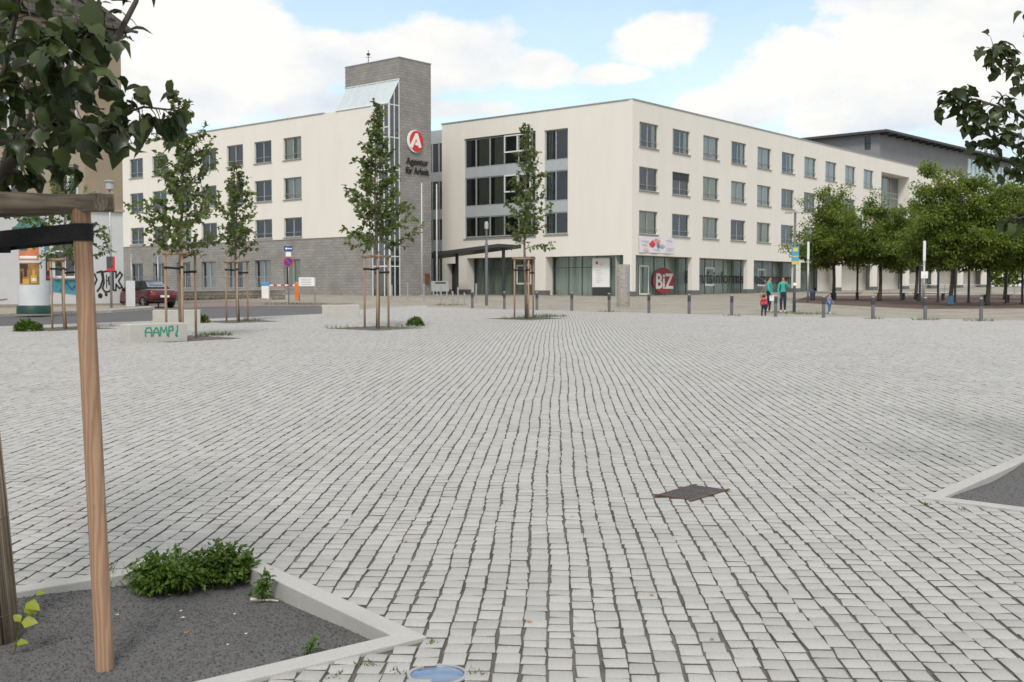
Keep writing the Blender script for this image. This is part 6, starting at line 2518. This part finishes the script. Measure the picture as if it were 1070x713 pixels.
mb.box((0, 0.1, 0.035), (0.44, 0.42, 0.07), 0.4)
mb.build('foot', M_plinth, root, world=False)
q = at(165.6, 321.0, 0.0)
root = thing('sign_post', 'grey post with two sign backs beside the red car', 'post', tuple(q))
mb = MB()
mb.tube([(0, 0, 0), (0, 0, 2.65)], 0.04, 8)
mb.build('post', M_silver, root, smooth=True, world=False)
mb = MB()
mb.box((0.0, 0.06, 2.45), (0.36, 0.02, 0.42), 0.25)
mb.build('sign_back', mat('sign_back', (0.22, 0.23, 0.24), 0.5), root, world=False)

# low stone wall and railing in front of the left wing
M_rubble = brick_mat('rubble_wall', (0.33, 0.29, 0.235), (0.25, 0.22, 0.18), (0.18, 0.16, 0.13), 0.55, 0.24, 0.03, var=0.3)
w0, w1 = at(150, 316.5), at(298, 312.4)
W0, W1 = Vector((w0.x, w0.y, 0)), Vector((w1.x, w1.y, 0))
W0 = W0 + (W0 - W1) * 0.35
fw = Fr((W0.x, W0.y), math.atan2(W1.y - W0.y, W1.x - W0.x))
wl_n = (W1 - W0).length
root = thing('stone_wall', 'low rubble stone wall in front of the dark brick wing', 'wall', (W0.x, W0.y, G(W0.y) - 0.04))
mb = MB()
p4 = [fw.p(u, n, 0) for u, n in ((0, 0), (wl_n, 0), (wl_n, 0.35), (0, 0.35))]
mb.prism([(q.x, q.y) for q in p4], -0.06, 0.62, base=lambda q: G(q[1]))
mb.build('masonry', M_rubble, root)
mb = MB()
p4 = [fw.p(u, n, 0) for u, n in ((0, -0.03), (wl_n + 0.02, -0.03), (wl_n + 0.02, 0.38), (0, 0.38))]
mb.prism([(q.x, q.y) for q in p4], 0.621, 0.70, base=lambda q: G(q[1]))
mb.build('coping', M_edge, root)
root = thing('railing', 'thin grey metal railing standing on the low stone wall', 'railing', (W0.x, W0.y, G(W0.y) + 0.66))
mb = MB()
gz_ = lambda u: G(fw.p(u, 0.18, 0).y)
for h in (0.80, 1.55):
    mb.tube([fw.p(0, 0.18, gz_(0) + h), fw.p(wl_n, 0.18, gz_(wl_n) + h)], 0.022, 6)
mb.build('rail', M_silver, root)
k = 0
u = 0.0
while u < wl_n:
    mb = MB()
    mb.tube([fw.p(u, 0.18, gz_(u) + 0.70), fw.p(u, 0.18, gz_(u) + 1.57)], 0.025, 6)
    mb.build('post', M_silver, root)
    u += 2.05
mb = MB()
u = 0.1
while u < wl_n:
    mb.tube([fw.p(u, 0.18, gz_(u) + 0.81), fw.p(u, 0.18, gz_(u) + 1.54)], 0.008, 4)
    u += 0.15
mb.build('bars', M_silver, root)
# strip of low planting under the wall
pts_ = []
for _ in range(900):
    q = fw.p(rng.uniform(2, wl_n - 3.5), -rng.uniform(0.15, 0.7), 0)
    pts_.append((q.x, q.y, G(q.y) - 0.02))
pts_ = np.array(pts_)
n = len(pts_)
me = leaves_mesh('ground_cover', pts_, np.array([0, 0, 0.8]) + rng.normal(0, 0.6, (n, 3)), rvec(n), rng.uniform(0.12, 0.3, n), LEAF_SIMPLE, 0.3)
tag(mesh_obj('ground_cover', me, mat('dry_cover', (0.17, 0.16, 0.09), 0.9, 0.3, 4, island=0.4)), 'dull low ground cover along the foot of the stone wall', 'ground cover', kind='stuff')
mb = MB()
p4 = [fw.p(u, n, 0) for u, n in ((0, -1.0), (wl_n - 2.5, -1.0), (wl_n - 2.5, -0.82), (0, -0.82))]
mb.prism([(q.x, q.y) for q in p4], -0.06, 0.10, base=lambda q: G(q[1]))
tag(mb.build('kerb', M_kerb), kind='structure')
# ------------------------------------------------------------------ red car
M_car = bpy.data.materials.new('dark_red_paint')
M_car.use_nodes = True
q_ = M_car.node_tree.nodes['Principled BSDF']
q_.inputs['Base Color'].default_value = (0.075, 0.005, 0.010, 1)
q_.inputs['Roughness'].default_value = 0.3
q_.inputs['Coat Weight'].default_value = 0.8
q_.inputs['Coat Roughness'].default_value = 0.08
M_soft = mat('soft_top', (0.018, 0.018, 0.02), 0.85, 0.15, 20)
M_cglass = mat('car_glass', (0.03, 0.035, 0.04), 0.05, spec=0.8)
M_rglass = mat('car_rear_glass', (0.16, 0.20, 0.26), 0.06, spec=0.9)
M_tyre = mat('tyre', (0.022, 0.022, 0.022), 0.85)
M_rim = mat('alloy', (0.42, 0.42, 0.44), 0.35, metal=0.7)
M_tail = mat('tail_lamp', (0.45, 0.04, 0.04), 0.25)


def loft(secs, closed=True):
    mb = MB()
    n = len(secs[0])
    pts = [p for s in secs for p in s]
    fs = []
    for i in range(len(secs) - 1):
        for k in range(n):
            fs.append([i * n + k, i * n + (k + 1) % n, (i + 1) * n + (k + 1) % n, (i + 1) * n + k])
    fs.append(list(range(n))[::-1])
    fs.append([(len(secs) - 1) * n + k for k in range(n)])
    mb.add(pts, fs)
    return mb


# local frame: +x forwards, origin on the ground under the rear bumper's middle
cr = at(174, 322.0)
car = thing('parked_car', 'dark red car with black soft top parked at the side street', 'car', (cr.x - 0.25, cr.y + 0.55, G(cr.y + 0.5) - 0.02), math.atan2(L.y, L.x) - 0.03)
body = [(0.0, 0.42, 0.80, 0.66), (0.10, 0.28, 0.96, 0.78), (0.55, 0.22, 1.00, 0.84), (1.1, 0.2, 0.97, 0.86), (2.2, 0.2, 0.93, 0.86), (2.9, 0.2, 0.90, 0.85), (3.6, 0.24, 0.78, 0.81), (3.95, 0.3, 0.66, 0.70), (4.03, 0.38, 0.56, 0.60)]
secs = []
for x, zb, zt, w in body:
    zm = zb + (zt - zb) * 0.62
    secs.append([(x, -w * 0.88, zb), (x, w * 0.88, zb), (x, w, zb + 0.14), (x, w * 1.0, zm), (x, w * 0.94, zt - 0.03), (x, w * 0.8, zt), (x, -w * 0.8, zt), (x, -w * 0.94, zt - 0.03), (x, -w, zm), (x, -w, zb + 0.14)])
o = loft(secs).build('body', M_car, car, smooth=True, world=False)
md = o.modifiers.new('sub', 'SUBSURF')
md.levels = md.render_levels = 2
cab = [(0.62, 0.97, 0.98, 0.70, 0.68), (0.80, 0.96, 1.16, 0.76, 0.62), (1.15, 0.95, 1.36, 0.78, 0.58), (1.7, 0.93, 1.40, 0.78, 0.57), (2.25, 0.90, 1.36, 0.78, 0.56), (2.95, 0.88, 0.92, 0.74, 0.72)]
secs = [[(x, -w0, z0), (x, w0, z0), (x, (w0 + w1) / 2 + 0.02, (z0 + z1) / 2), (x, w1, z1 - 0.03), (x, w1 * 0.6, z1 + 0.01), (x, -w1 * 0.6, z1 + 0.01), (x, -w1, z1 - 0.03), (x, -(w0 + w1) / 2 - 0.02, (z0 + z1) / 2)] for x, z0, z1, w0, w1 in cab]
loft(secs).build('soft_top', M_soft, car, smooth='auto', world=False)
for s in (-1, 1):
    mb = MB()
    mb.add([(1.15, s * 0.785, 1.0), (2.05, s * 0.785, 0.97), (2.72, s * 0.78, 0.955), (2.2, s * 0.635, 1.30), (1.35, s * 0.64, 1.31)], [[0, 1, 2, 3, 4] if s < 0 else [4, 3, 2, 1, 0]])
    mb.build('side_window', M_cglass, car, world=False)
mb = MB()
mb.add([(0.70, -0.56, 1.05), (0.70, 0.56, 1.05), (1.06, 0.46, 1.335), (1.06, -0.46, 1.335)], [[0, 1, 2, 3]])
for v in range(4):
    x, y, z = mb.v[v]
    mb.v[v] = (x - 0.02, y, z + 0.02)
mb.build('rear_window', M_rglass, car, world=False)
mb = MB()
mb.add([(2.36, -0.5, 1.325), (2.36, 0.5, 1.325), (2.88, 0.62, 0.98), (2.88, -0.62, 0.98)], [[0, 1, 2, 3]])
for v in range(4):
    x, y, z = mb.v[v]
    mb.v[v] = (x + 0.03, y, z + 0.03)
mb.build('windscreen', M_cglass, car, world=False)
for x in (0.72, 3.22):
    for s in (-1, 1):
        mb = MB()
        pr_ = [(0.20, -0.09), (0.29, -0.095), (0.31, -0.06), (0.31, 0.06), (0.29, 0.095), (0.20, 0.09)]
        n = 22
        pts = [(x + r_ * math.cos(2 * PI * k / n), s * 0.76 + y_, 0.31 + r_ * math.sin(2 * PI * k / n)) for r_, y_ in pr_ for k in range(n)]
        fs = [[i * n + k, i * n + (k + 1) % n, (i + 1) * n + (k + 1) % n, (i + 1) * n + k] for i in range(len(pr_) - 1) for k in range(n)]
        mb.add(pts, fs)
        w = mb.build('wheel', M_tyre, car, smooth=True, world=False)
        mb = MB()
        for k in range(6):
            a = 2 * PI * k / 6
            mb.box((x + 0.1 * math.cos(a), s * 0.835, 0.31 + 0.1 * math.sin(a)), (0.19, 0.02, 0.05), tilt=Matrix.Rotation(-a, 3, 'Y'))
        mb.tube([(x, s * 0.80, 0.31), (x, s * 0.84, 0.31)], 0.06, 12)
        mb.tube([(x, s * 0.77, 0.31), (x, s * 0.80, 0.31)], 0.2, 20)
        mb.build('rim', M_rim, w, world=False)
for s in (-1, 1):
    mb = MB()
    mb.box((0.045, s * 0.60, 0.72), (0.06, 0.22, 0.15), tilt=Matrix.Rotation(s * -0.25, 3, 'Z'))
    mb.build('tail_lamp', M_tail, car, bevel=0.015, world=False)
mb = MB()
mb.box((-0.012, 0, 0.60), (0.015, 0.5, 0.11))
mb.build('number_plate', M_white, car, world=False)
mb = MB()
mb.box((0.0, 0, 0.36), (0.08, 1.2, 0.10))
mb.build('bumper', M_soft, car, bevel=0.02, world=False)
for s in (-1, 1):
    mb = MB()
    mb.box((2.45, s * 0.9, 0.98), (0.12, 0.16, 0.11))
    mb.build('wing_mirror', M_car, car, bevel=0.03, world=False)

# ------------------------------------------------------------------ people
M_skin = mat('skin', (0.48, 0.27, 0.18), 0.6, 0.06, 8)
M_hairb = mat('hair_brown', (0.05, 0.025, 0.014), 0.6, 0.2, 40)
M_hairf = mat('hair_fair', (0.30, 0.18, 0.08), 0.6, 0.2, 40)
M_tealj = mat('teal_jacket', (0.05, 0.38, 0.33), 0.8, 0.12, 12, 0.3, 30)
M_jeans = mat('dark_jeans', (0.022, 0.032, 0.06), 0.9, 0.2, 20)
M_shoew = mat('white_shoes', (0.72, 0.72, 0.70), 0.6)
M_redj = mat('red_jacket', (0.55, 0.03, 0.03), 0.8, 0.12, 12)
M_navy = mat('navy_trousers', (0.02, 0.025, 0.045), 0.9, 0.15, 15)
M_bluej = mat('blue_white_top', (0.17, 0.21, 0.42), 0.8, 0.5, 14)
M_lblue = mat('light_blue_trousers', (0.05, 0.17, 0.28), 0.9, 0.15, 15)
M_shoer = mat('red_shoes', (0.25, 0.05, 0.04), 0.7)


def person(label, loc, H, face, mats, arms, legs, hair, child=False, lean=0.0, group=None, head_turn=0.0):
    """local frame: the figure faces -y. arms: {side: [elbow, wrist]} and legs: {side: [knee, ankle]} as offsets in body heights"""
    mt, ml, msh = mats
    root = thing('person', label, 'person', tuple(loc), face, group)
    V, E, Rr, lab = [], [], [], []

    def add(p, r, l, par=None):
        V.append(Vector(p) * H)
        Rr.append(r * H)
        lab.append(l)
        if par is not None:
            E.append((par, len(V) - 1))
        return len(V) - 1
    hs = 1.28 if child else 1.0
    fat = 1.15 if child else 1.0
    zc = 0.0 if not child else -0.045
    pel = add((0, 0, 0.525 + zc), 0.078 * fat, 1)
    waist = add((0, -lean * 0.3, 0.62 + zc), 0.068 * fat, 0, pel)
    chest = add((0, -lean * 0.7, 0.735 + zc), 0.078 * fat, 0, waist)
    upper = add((0, -lean, 0.80 + zc), 0.062 * fat, 0, chest)
    neck = add((0, -lean - 0.004, 0.85 + zc), 0.032 * fat, 2, upper)
    jaw = add((0, -lean - 0.012, 0.885 + zc), 0.040 * hs, 2, neck)
    head = add((0, -lean - 0.008, 0.885 + zc + 0.043 * hs), 0.056 * hs, 2, jaw)
    add((0, -lean - 0.004, 0.885 + zc + 0.083 * hs), 0.042 * hs, 2, head)
    hz = 0.885 + zc + 0.043 * hs
    nose = add((0, -lean - 0.068 * hs, hz - 0.012), 0.010, 2, head)
    for s in (-1, 1):
        el_o, wr_o = arms[s]
        sh = add((s * 0.098 * fat, -lean, 0.80 + zc), 0.040 * fat, 0, upper)
        e = Vector((s * 0.098 * fat, -lean, 0.80 + zc)) + Vector(el_o)
        ei = add(e, 0.030 * fat, 0, sh)
        w = e + Vector(wr_o)
        wi = add(w, 0.022 * fat, 0, ei)
        d = Vector(wr_o).normalized()
        pm = add(w + d * 0.035, 0.019, 2, wi)
        sd = d.cross(Vector((0, 1, 0.1)))
        if sd.length < 0.1:
            sd = Vector((1, 0, 0))
        sd.normalize()
        bend = d.cross(sd) * (0.012 * s)
        for k in range(4):
            b = w + d * 0.052 + sd * (k - 1.5) * 0.0085
            f1 = add(b, 0.0058, 2, pm)
            ln_ = (0.040, 0.046, 0.043, 0.034)[k]
            f2 = add(b + d * ln_ * 0.5 + bend * 0.5, 0.0052, 2, f1)
            add(b + d * ln_ * 0.9 + bend * 1.4, 0.0045, 2, f2)
        t1 = add(w + d * 0.03 + sd * -0.022, 0.0065, 2, pm)
        add(w + d * 0.055 + sd * -0.034, 0.0055, 2, t1)
    for s in (-1, 1):
        kn, an = legs[s]
        hp = add((s * 0.048 * fat, 0, 0.50 + zc), 0.062 * fat, 1, pel)
        k = Vector((s * 0.048 * fat, 0, 0.50 + zc)) + Vector(kn)
        ki = add(k, 0.042 * fat, 1, hp)
        a = k + Vector(an)
        mid = k.lerp(a, 0.35) + Vector((0, 0.006, 0))
        mi = add(mid, 0.040 * fat, 1, ki)
        ai = add(a, 0.027 * fat, 1, mi)
        he = add(a + Vector((0, 0.012, -0.024)), 0.021, 3, ai)
        add(a + Vector((0, -0.075, -0.030)), 0.018, 3, ai)
    me = bpy.data.meshes.new('skeleton')
    me.from_pydata([tuple(v) for v in V], E, [])
    o = bpy.data.objects.new('skeleton', me)
    COL.objects.link(o)
    o.modifiers.new('skin', 'SKIN').use_smooth_shade = True
    for i, r in enumerate(Rr):
        sv = me.skin_vertices[0].data[i]
        sv.radius = (r, r * (0.82 if i in (pel, waist, chest, upper) else 1.0))
        sv.use_root = (i == pel)
    ss = o.modifiers.new('sub', 'SUBSURF')
    ss.levels = ss.render_levels = 2
    dg = bpy.context.evaluated_depsgraph_get()
    dg.update()
    nm = bpy.data.meshes.new_from_object(o.evaluated_get(dg))
    bpy.data.objects.remove(o)
    nm.name = 'body'
    nm.materials.clear()
    for m in (mt, ml, M_skin, msh):
        nm.materials.append(m)
    A = np.array([tuple(V[a]) for a, b in E])
    B = np.array([tuple(V[b]) for a, b in E])
    for p in nm.polygons:
        c = np.array(p.center)
        t = np.clip(((c - A) * (B - A)).sum(1) / np.maximum(((B - A) ** 2).sum(1), 1e-9), 0, 1)
        dd = ((A + (B - A) * t[:, None] - c) ** 2).sum(1)
        i = int(dd.argmin())
        p.material_index = lab[E[i][0]] if t[i] < 0.5 else lab[E[i][1]]
        p.use_smooth = True
    ob = bpy.data.objects.new('body', nm)
    COL.objects.link(ob)
    ob.parent = root
    # hair, eyes and mouth
    mb = MB()
    cz, cy = (hz + 0.008) * H, (-lean + 0.006) * H
    n = 14
    prof = []
    rr_ = 0.062 * hs * H
    pts, fs = [], []
    for i in range(8):
        th = PI * 0.62 * i / 7
        for k in range(n):
            a = 2 * PI * k / n
            front = max(0, -math.sin(a))
            t2 = th * (1 - 0.42 * front)
            pts.append((rr_ * math.sin(t2) * math.cos(a), cy + rr_ * 1.08 * math.sin(t2) * math.sin(a), cz + rr_ * 1.05 * math.cos(t2)))
    for i in range(7):
        for k in range(n):
            fs.append([i * n + k, i * n + (k + 1) % n, (i + 1) * n + (k + 1) % n, (i + 1) * n + k])
    mb.add(pts, fs)
    hm, long_ = hair
    if long_:
        mb.tube([(0, cy + rr_ * 0.8, cz), (0, cy + rr_ * 1.0, cz - rr_ * 1.2), (0, cy + rr_ * 0.8, cz - rr_ * 2.2)], [rr_ * 0.7, rr_ * 0.6, rr_ * 0.25], 10)
    hb = mb.build('hair', hm, root, smooth=True, world=False)
    md = hb.modifiers.new('solid', 'SOLIDIFY')
    md.thickness = 0.006 * H
    mb = MB()
    for s in (-1, 1):
        mb.box((s * 0.019 * hs * H, (-lean - 0.058 * hs) * H, (hz + 0.002) * H), (0.012 * H, 0.008 * H, 0.006 * H))
    mb.build('eyes', M_hairb, root, world=False)
    mb = MB()
    mb.box((0, (-lean - 0.054 * hs) * H, (hz - 0.032 * hs) * H), (0.024 * H, 0.006 * H, 0.005 * H))
    mb.build('mouth', M_shoer, root, world=False)
    mb = MB()
    for s in (-1, 1):
        mb.lathe([(0.0, -0.012 * H), (0.007 * H, 0), (0.0, 0.012 * H)], 6, c=(s * 0.056 * hs * H, (-lean - 0.002) * H, hz * H))
    mb.build('ears', M_skin, root, world=False)
    return root


hang = lambda s: [(s * 0.03, 0.0, -0.165), (s * 0.005, -0.03, -0.14)]
lw = at(803, 325.3)
pw1 = person('woman in teal jacket with a handbag, walking behind the red-jacketed child', lw, 1.62, 0.9, (M_tealj, M_jeans, M_shoew),
       {-1: [(-0.03, -0.03, -0.165), (0.01, -0.08, -0.11)], 1: hang(1)}, {-1: [(-0.005, -0.07, -0.23), (0, 0.02, -0.235)], 1: [(0.005, 0.04, -0.235), (0, 0.07, -0.225)]}, (M_hairb, False), lean=0.02)
p2 = at(818, 326.2)
person('woman in teal jacket holding one hand up to her face', p2, 1.6, -0.25, (M_tealj, M_jeans, M_shoew),
       {-1: hang(-1), 1: [(0.075, -0.05, -0.135), (-0.075, -0.07, 0.135)]}, {-1: [(-0.004, -0.03, -0.235), (0, 0.0, -0.225)], 1: [(0.004, 0.0, -0.235), (0, 0.03, -0.225)]}, (M_hairb, False), lean=0.01)
p3 = at(798, 330.2)
person('small child in red jacket and dark trousers walking beside the bollard', p3, 0.88, 2.4, (M_redj, M_navy, M_shoer),
       {-1: [(-0.05, -0.01, -0.15), (-0.01, -0.05, -0.12)], 1: [(0.05, -0.01, -0.15), (0.01, -0.05, -0.12)]}, {-1: [(-0.01, -0.05, -0.215), (0, 0.02, -0.205)], 1: [(0.01, 0.03, -0.215), (0, 0.03, -0.205)]}, (M_hairb, False), child=True)
p4 = at(866.5, 327.2)
person('toddler in blue and white top with light blue trousers beside a bollard', p4, 0.86, 0.6, (M_bluej, M_lblue, M_shoew),
       {-1: [(-0.05, -0.03, -0.14), (0.0, -0.08, -0.08)], 1: [(0.05, -0.03, -0.14), (0.0, -0.08, -0.08)]}, {-1: [(-0.005, -0.04, -0.215), (0, 0.02, -0.205)], 1: [(0.005, 0.02, -0.215), (0, 0.03, -0.205)]}, (M_hairf, False), child=True)
# handbags
mb = MB()
b0 = Vector((lw.x - 0.28, lw.y - 0.05, lw.z + 0.72))
root = thing('handbag', 'brown handbag hanging at the hip of the woman behind', 'bag', tuple(b0))
mb.box((0, 0, 0), (0.28, 0.12, 0.22), 0.5)
mb.build('pouch', mat('tan_leather', (0.42, 0.25, 0.16), 0.6, 0.15, 8), root, bevel=0.04, world=False)
mb = MB()
mb.tube([(-0.1, 0, 0.1), (0.02, 0, 0.35), (0.16, 0.02, 0.58)], 0.012, 6)
mb.tube([(0.1, 0, 0.1), (0.10, 0, 0.35), (0.17, 0.03, 0.58)], 0.012, 6)
mb.build('strap', mat('tan_leather', (0.42, 0.25, 0.16), 0.6), root, world=False)
b0 = Vector((lw.x + 0.10, lw.y - 0.18, lw.z + 0.62))
root = thing('carrier_bag', 'white carrier bag held by the woman behind', 'bag', tuple(b0))
mb = MB()
mb.prism([(-0.10, -0.05), (0.11, -0.045), (0.12, 0.05), (-0.11, 0.045)], -0.16, 0.10)
mb.build('sack', M_white, root, bevel=0.03, world=False)
mb = MB()
mb.tube([(-0.06, 0, 0.10), (0.0, 0, 0.2), (0.06, 0, 0.10)], 0.008, 6)
mb.build('handle', M_white, root, world=False)

# ------------------------------------------------------------------ plane trees on the right


def plane_tree(label, loc, H, zc, rx, seed, nleaf=9000, ls=0.15):
    rs = np.random.default_rng(seed)
    root = thing('plane_tree', label, 'tree', tuple(loc), 0, 'plane trees on the red grit')
    mb = MB()
    fork = Vector((rs.normal(0, 0.08), rs.normal(0, 0.08), zc))
    mb.tube([(0, 0, -0.1), (0, 0, 0.3), fork * 0.55 + Vector((0.03, 0, 0)), fork], [0.17, 0.125, 0.105, 0.10], 9)
    P_, D_ = [], []
    ends = []
    nb = 13
    for i in range(nb):
        a = i * 2.399 + rs.uniform(-0.3, 0.3)
        f = i / (nb - 1)
        el0 = 0.12 + 1.2 * f
        ln = (rx * (1.05 - 0.30 * f)) if f < 0.6 else (H - zc) * (0.72 + 0.28 * f) * rs.uniform(0.85, 1.05)
        d = Vector((math.cos(a) * math.cos(el0), math.sin(a) * math.cos(el0), math.sin(el0)))
        pts = [fork.copy()]
        for s in range(6):
            d = (d + Vector((rs.normal(0, 0.1), rs.normal(0, 0.1), 0.03 + rs.normal(0, 0.07)))).normalized()
            pts.append(pts[-1] + d * ln / 6)
        mb.tube(pts, [0.075 * (1 - 0.8 * k / 6) + 0.006 for k in range(7)], 6, cap=False)
        for s in range(2, 7):
            for _ in range(4):
                td = (d * 0.6 + Vector(rs.normal(0, 0.8, 3))).normalized()
                tl = rs.uniform(0.45, 1.15) * (1.15 if f > 0.3 else 0.9)
                e = pts[s] + td * tl
                mb.tube([pts[s], pts[s].lerp(e, 0.5) + Vector((0, 0, 0.04)), e], [0.014, 0.009, 0.004], 4, cap=False)
                ends.append((pts[s].lerp(e, 0.55), e))
    mb.build('trunk', M_bark_plane, root, smooth=True, world=False)
    per = int(nleaf * 3.0) // len(ends)
    pos, dirs = [], []
    for b, e in ends:
        r = rs.uniform(0.36, 0.62)
        k = max(4, int(per * rs.uniform(0.5, 1.5)))
        q = rs.normal(0, 1, (k, 3))
        q /= np.linalg.norm(q, axis=1, keepdims=True)
        q *= (rs.random((k, 1)) ** 0.45) * r
        q[:, 2] *= 0.62
        g = rs.random((k, 1))
        c = np.array(b) * (1 - g) + np.array(e) * g
        pos.append(c + q)
        dirs.append(q / r + np.array([0, 0, -0.15]) + rs.normal(0, 0.4, (k, 3)))
    pos, dirs = np.concatenate(pos), np.concatenate(dirs)
    keep = (pos[:, 2] > zc - 0.55)
    pos, dirs = pos[keep], dirs[keep]
    ups = np.array([0, 0, 1.0]) + rs.normal(0, 0.5, (len(pos), 3))
    me = leaves_mesh('crown', pos, dirs, ups, rs.uniform(0.65, 1.25, len(pos)) * ls, LEAF_SIMPLE, 0.2)
    mesh_obj('crown', me, M_leaf_plane, root)
    return root


plane_tree('leftmost plane tree with rounded crown behind the toddler', at(871, 313.2), 6.5, 2.35, 2.6, 101, 10000)
plane_tree('second plane tree from the left, crown narrow and upright', at(919.5, 314.2), 6.1, 2.4, 2.2, 102, 8500)
plane_tree('tall bright-topped plane tree behind the column with the square sign', at(993, 318.6), 7.4, 2.5, 2.8, 103, 13000)
plane_tree('dark thick-trunked plane tree right of the tall one', at(1032, 318.9), 6.5, 2.4, 2.4, 104, 10000)
plane_tree('plane tree at the right edge under the reaching near branches', at(1090, 318.5), 6.7, 2.3, 2.6, 105, 10000)
plane_tree('plane tree half hidden behind the two in the middle', at(957, 312.5), 6.4, 2.4, 2.5, 106, 8500)
plane_tree('far plane tree behind the dark thick-trunked one', at(1050, 312.8), 7.0, 2.4, 2.7, 107, 8500)

# dark slim posts between the trees
dl = ['slim dark post right of the leftmost plane tree', 'slim dark post between second and tall plane tree', 'slim dark post just left of the column with the square sign', 'slim dark post left of the tall plane trunk', 'slim dark post right beside the tall plane trunk',
      'slim dark post between the tall and the thick plane trunk', 'slim dark post right of the thick plane trunk', 'rightmost slim dark post among the plane trees']
for (px, py), lb in zip(((895.7, 313.3), (941.5, 314.2), (961, 315), (980, 315.6), (997.8, 316), (1012, 316.5), (1051, 317), (1068, 317.5)), dl):
    q = at(px, py)
    root = thing('steel_post', lb, 'post', tuple(q), ANG_R, 'slim dark posts among the trees')
    mb = MB()
    mb.box((0, 0, 1.75), (0.11, 0.11, 3.5))
    mb.build('shaft', M_anth, root, world=False)
    mb = MB()
    mb.box((0, 0, 0.02), (0.26, 0.26, 0.04))
    mb.build('foot_plate', M_anth, root, world=False)


def park_bench(label, px, py, rz, ln=1.9):
    q = at(px, py)
    root = thing('park_bench', label, 'bench', tuple(q), rz, 'dark benches under the trees')
    M_bw = mat('bench_slats', (0.075, 0.062, 0.05), 0.8, 0.2, 6)
    mb = MB()
    for k in range(4):
        mb.box((0, -0.18 + 0.12 * k, 0.45), (ln, 0.09, 0.04))
    mb.build('seat', M_bw, root, world=False)
    for x in (-ln * 0.38, ln * 0.38):
        mb = MB()
        mb.box((x, 0, 0.215), (0.08, 0.38, 0.43))
        mb.build('leg', M_anth, root, world=False)
    return root


park_bench('dark backless bench left of the leftmost plane trunk', 859, 313.2, 0.1, 1.6)
park_bench('dark backless bench between the leftmost plane trunk and the slim post', 884, 313.4, 0.05, 2.0)
park_bench('dark backless bench between the second plane tree and the slim post', 931, 313.6, 0.05, 2.2)
park_bench('dark backless bench left of the tall plane trunk', 972, 314.2, 0.0, 2.2)
park_bench('greyish bench right of the thick plane trunk', 1041, 316.0, 0.0, 1.8)
# bin with a blue top and a blue board at a trunk
q = at(849, 313.8)
root = thing('litter_bin', 'small dark litter bin with blue top at the end of a bench', 'bin', tuple(q))
mb = MB()
mb.lathe([(0.14, 0), (0.17, 0.06), (0.17, 0.38), (0.0, 0.38)], 12)
mb.build('drum', M_anth, root, world=False)
mb = MB()
mb.lathe([(0.17, 0.381), (0.19, 0.40), (0.19, 0.58), (0.10, 0.66), (0.0, 0.67)], 12)
mb.build('lid', mat('bin_blue', (0.035, 0.075, 0.15), 0.5), root, world=False)
q = at(991.5, 319.5)
root = thing('blue_board', 'small blue board standing against the tall plane trunk', 'sign', tuple(q))
mb = MB()
mb.box((0, -0.22, 0.30), (0.32, 0.03, 0.46))
mb.build('panel', mat('board_blue', (0.045, 0.11, 0.19), 0.6, 0.2, 6), root, world=False)
mb = MB()
for x in (-0.12, 0.12):
    mb.box((x, -0.22, 0.035), (0.03, 0.05, 0.07))
mb.build('foot', M_anth, root, world=False)
# low grey fence behind the trees
f0, f1 = at(940, 310.5), at(1075, 311.2)
f0, f1 = Vector((f0.x, f0.y, 0)), Vector((f1.x, f1.y, 0))
f1 = f0 + (f1 - f0) * 1.15
ff_ = Fr((f0.x, f0.y), math.atan2(f1.y - f0.y, f1.x - f0.x))
ln = (f1 - f0).length
root = thing('low_fence', 'low thin grey fence behind the plane trees', 'fence', (f0.x, f0.y, G(f0.y)))
g_ = lambda u: G(ff_.p(u, 0, 0).y) - 0.03
mb = MB()
for h in (0.35, 0.95):
    mb.tube([ff_.p(0, 0, g_(0) + h), ff_.p(ln, 0, g_(ln) + h)], 0.025, 6)
mb.build('rail', M_silver, root)
u = 0.0
while u < ln:
    mb = MB()
    mb.tube([ff_.p(u, 0, g_(u)), ff_.p(u, 0, g_(u) + 1.0)], 0.03, 6)
    mb.build('post', M_silver, root)
    u += 1.6
# a dense hedge closes the view beyond the arcade's end
pts_ = []
q0 = Vector((66, 134, 0))
n = 9000
a = rng.random((n, 3))
hp = np.stack([60 + 46 * a[:, 0], 168 - 20 * a[:, 0] + 3 * a[:, 1], G(160) + 7 * a[:, 2] * (0.8 + 0.2 * np.sin(a[:, 0] * 40))], 1)
me = leaves_mesh('distant_trees', hp, rvec(n), rvec(n), rng.uniform(0.4, 0.8, n), LEAF_SIMPLE, 0.2)
tag(mesh_obj('distant_trees', me, M_leaf_plane), 'dark far trees closing the view beyond the arcade', 'trees', kind='stuff')
print('objects', len(bpy.data.objects))
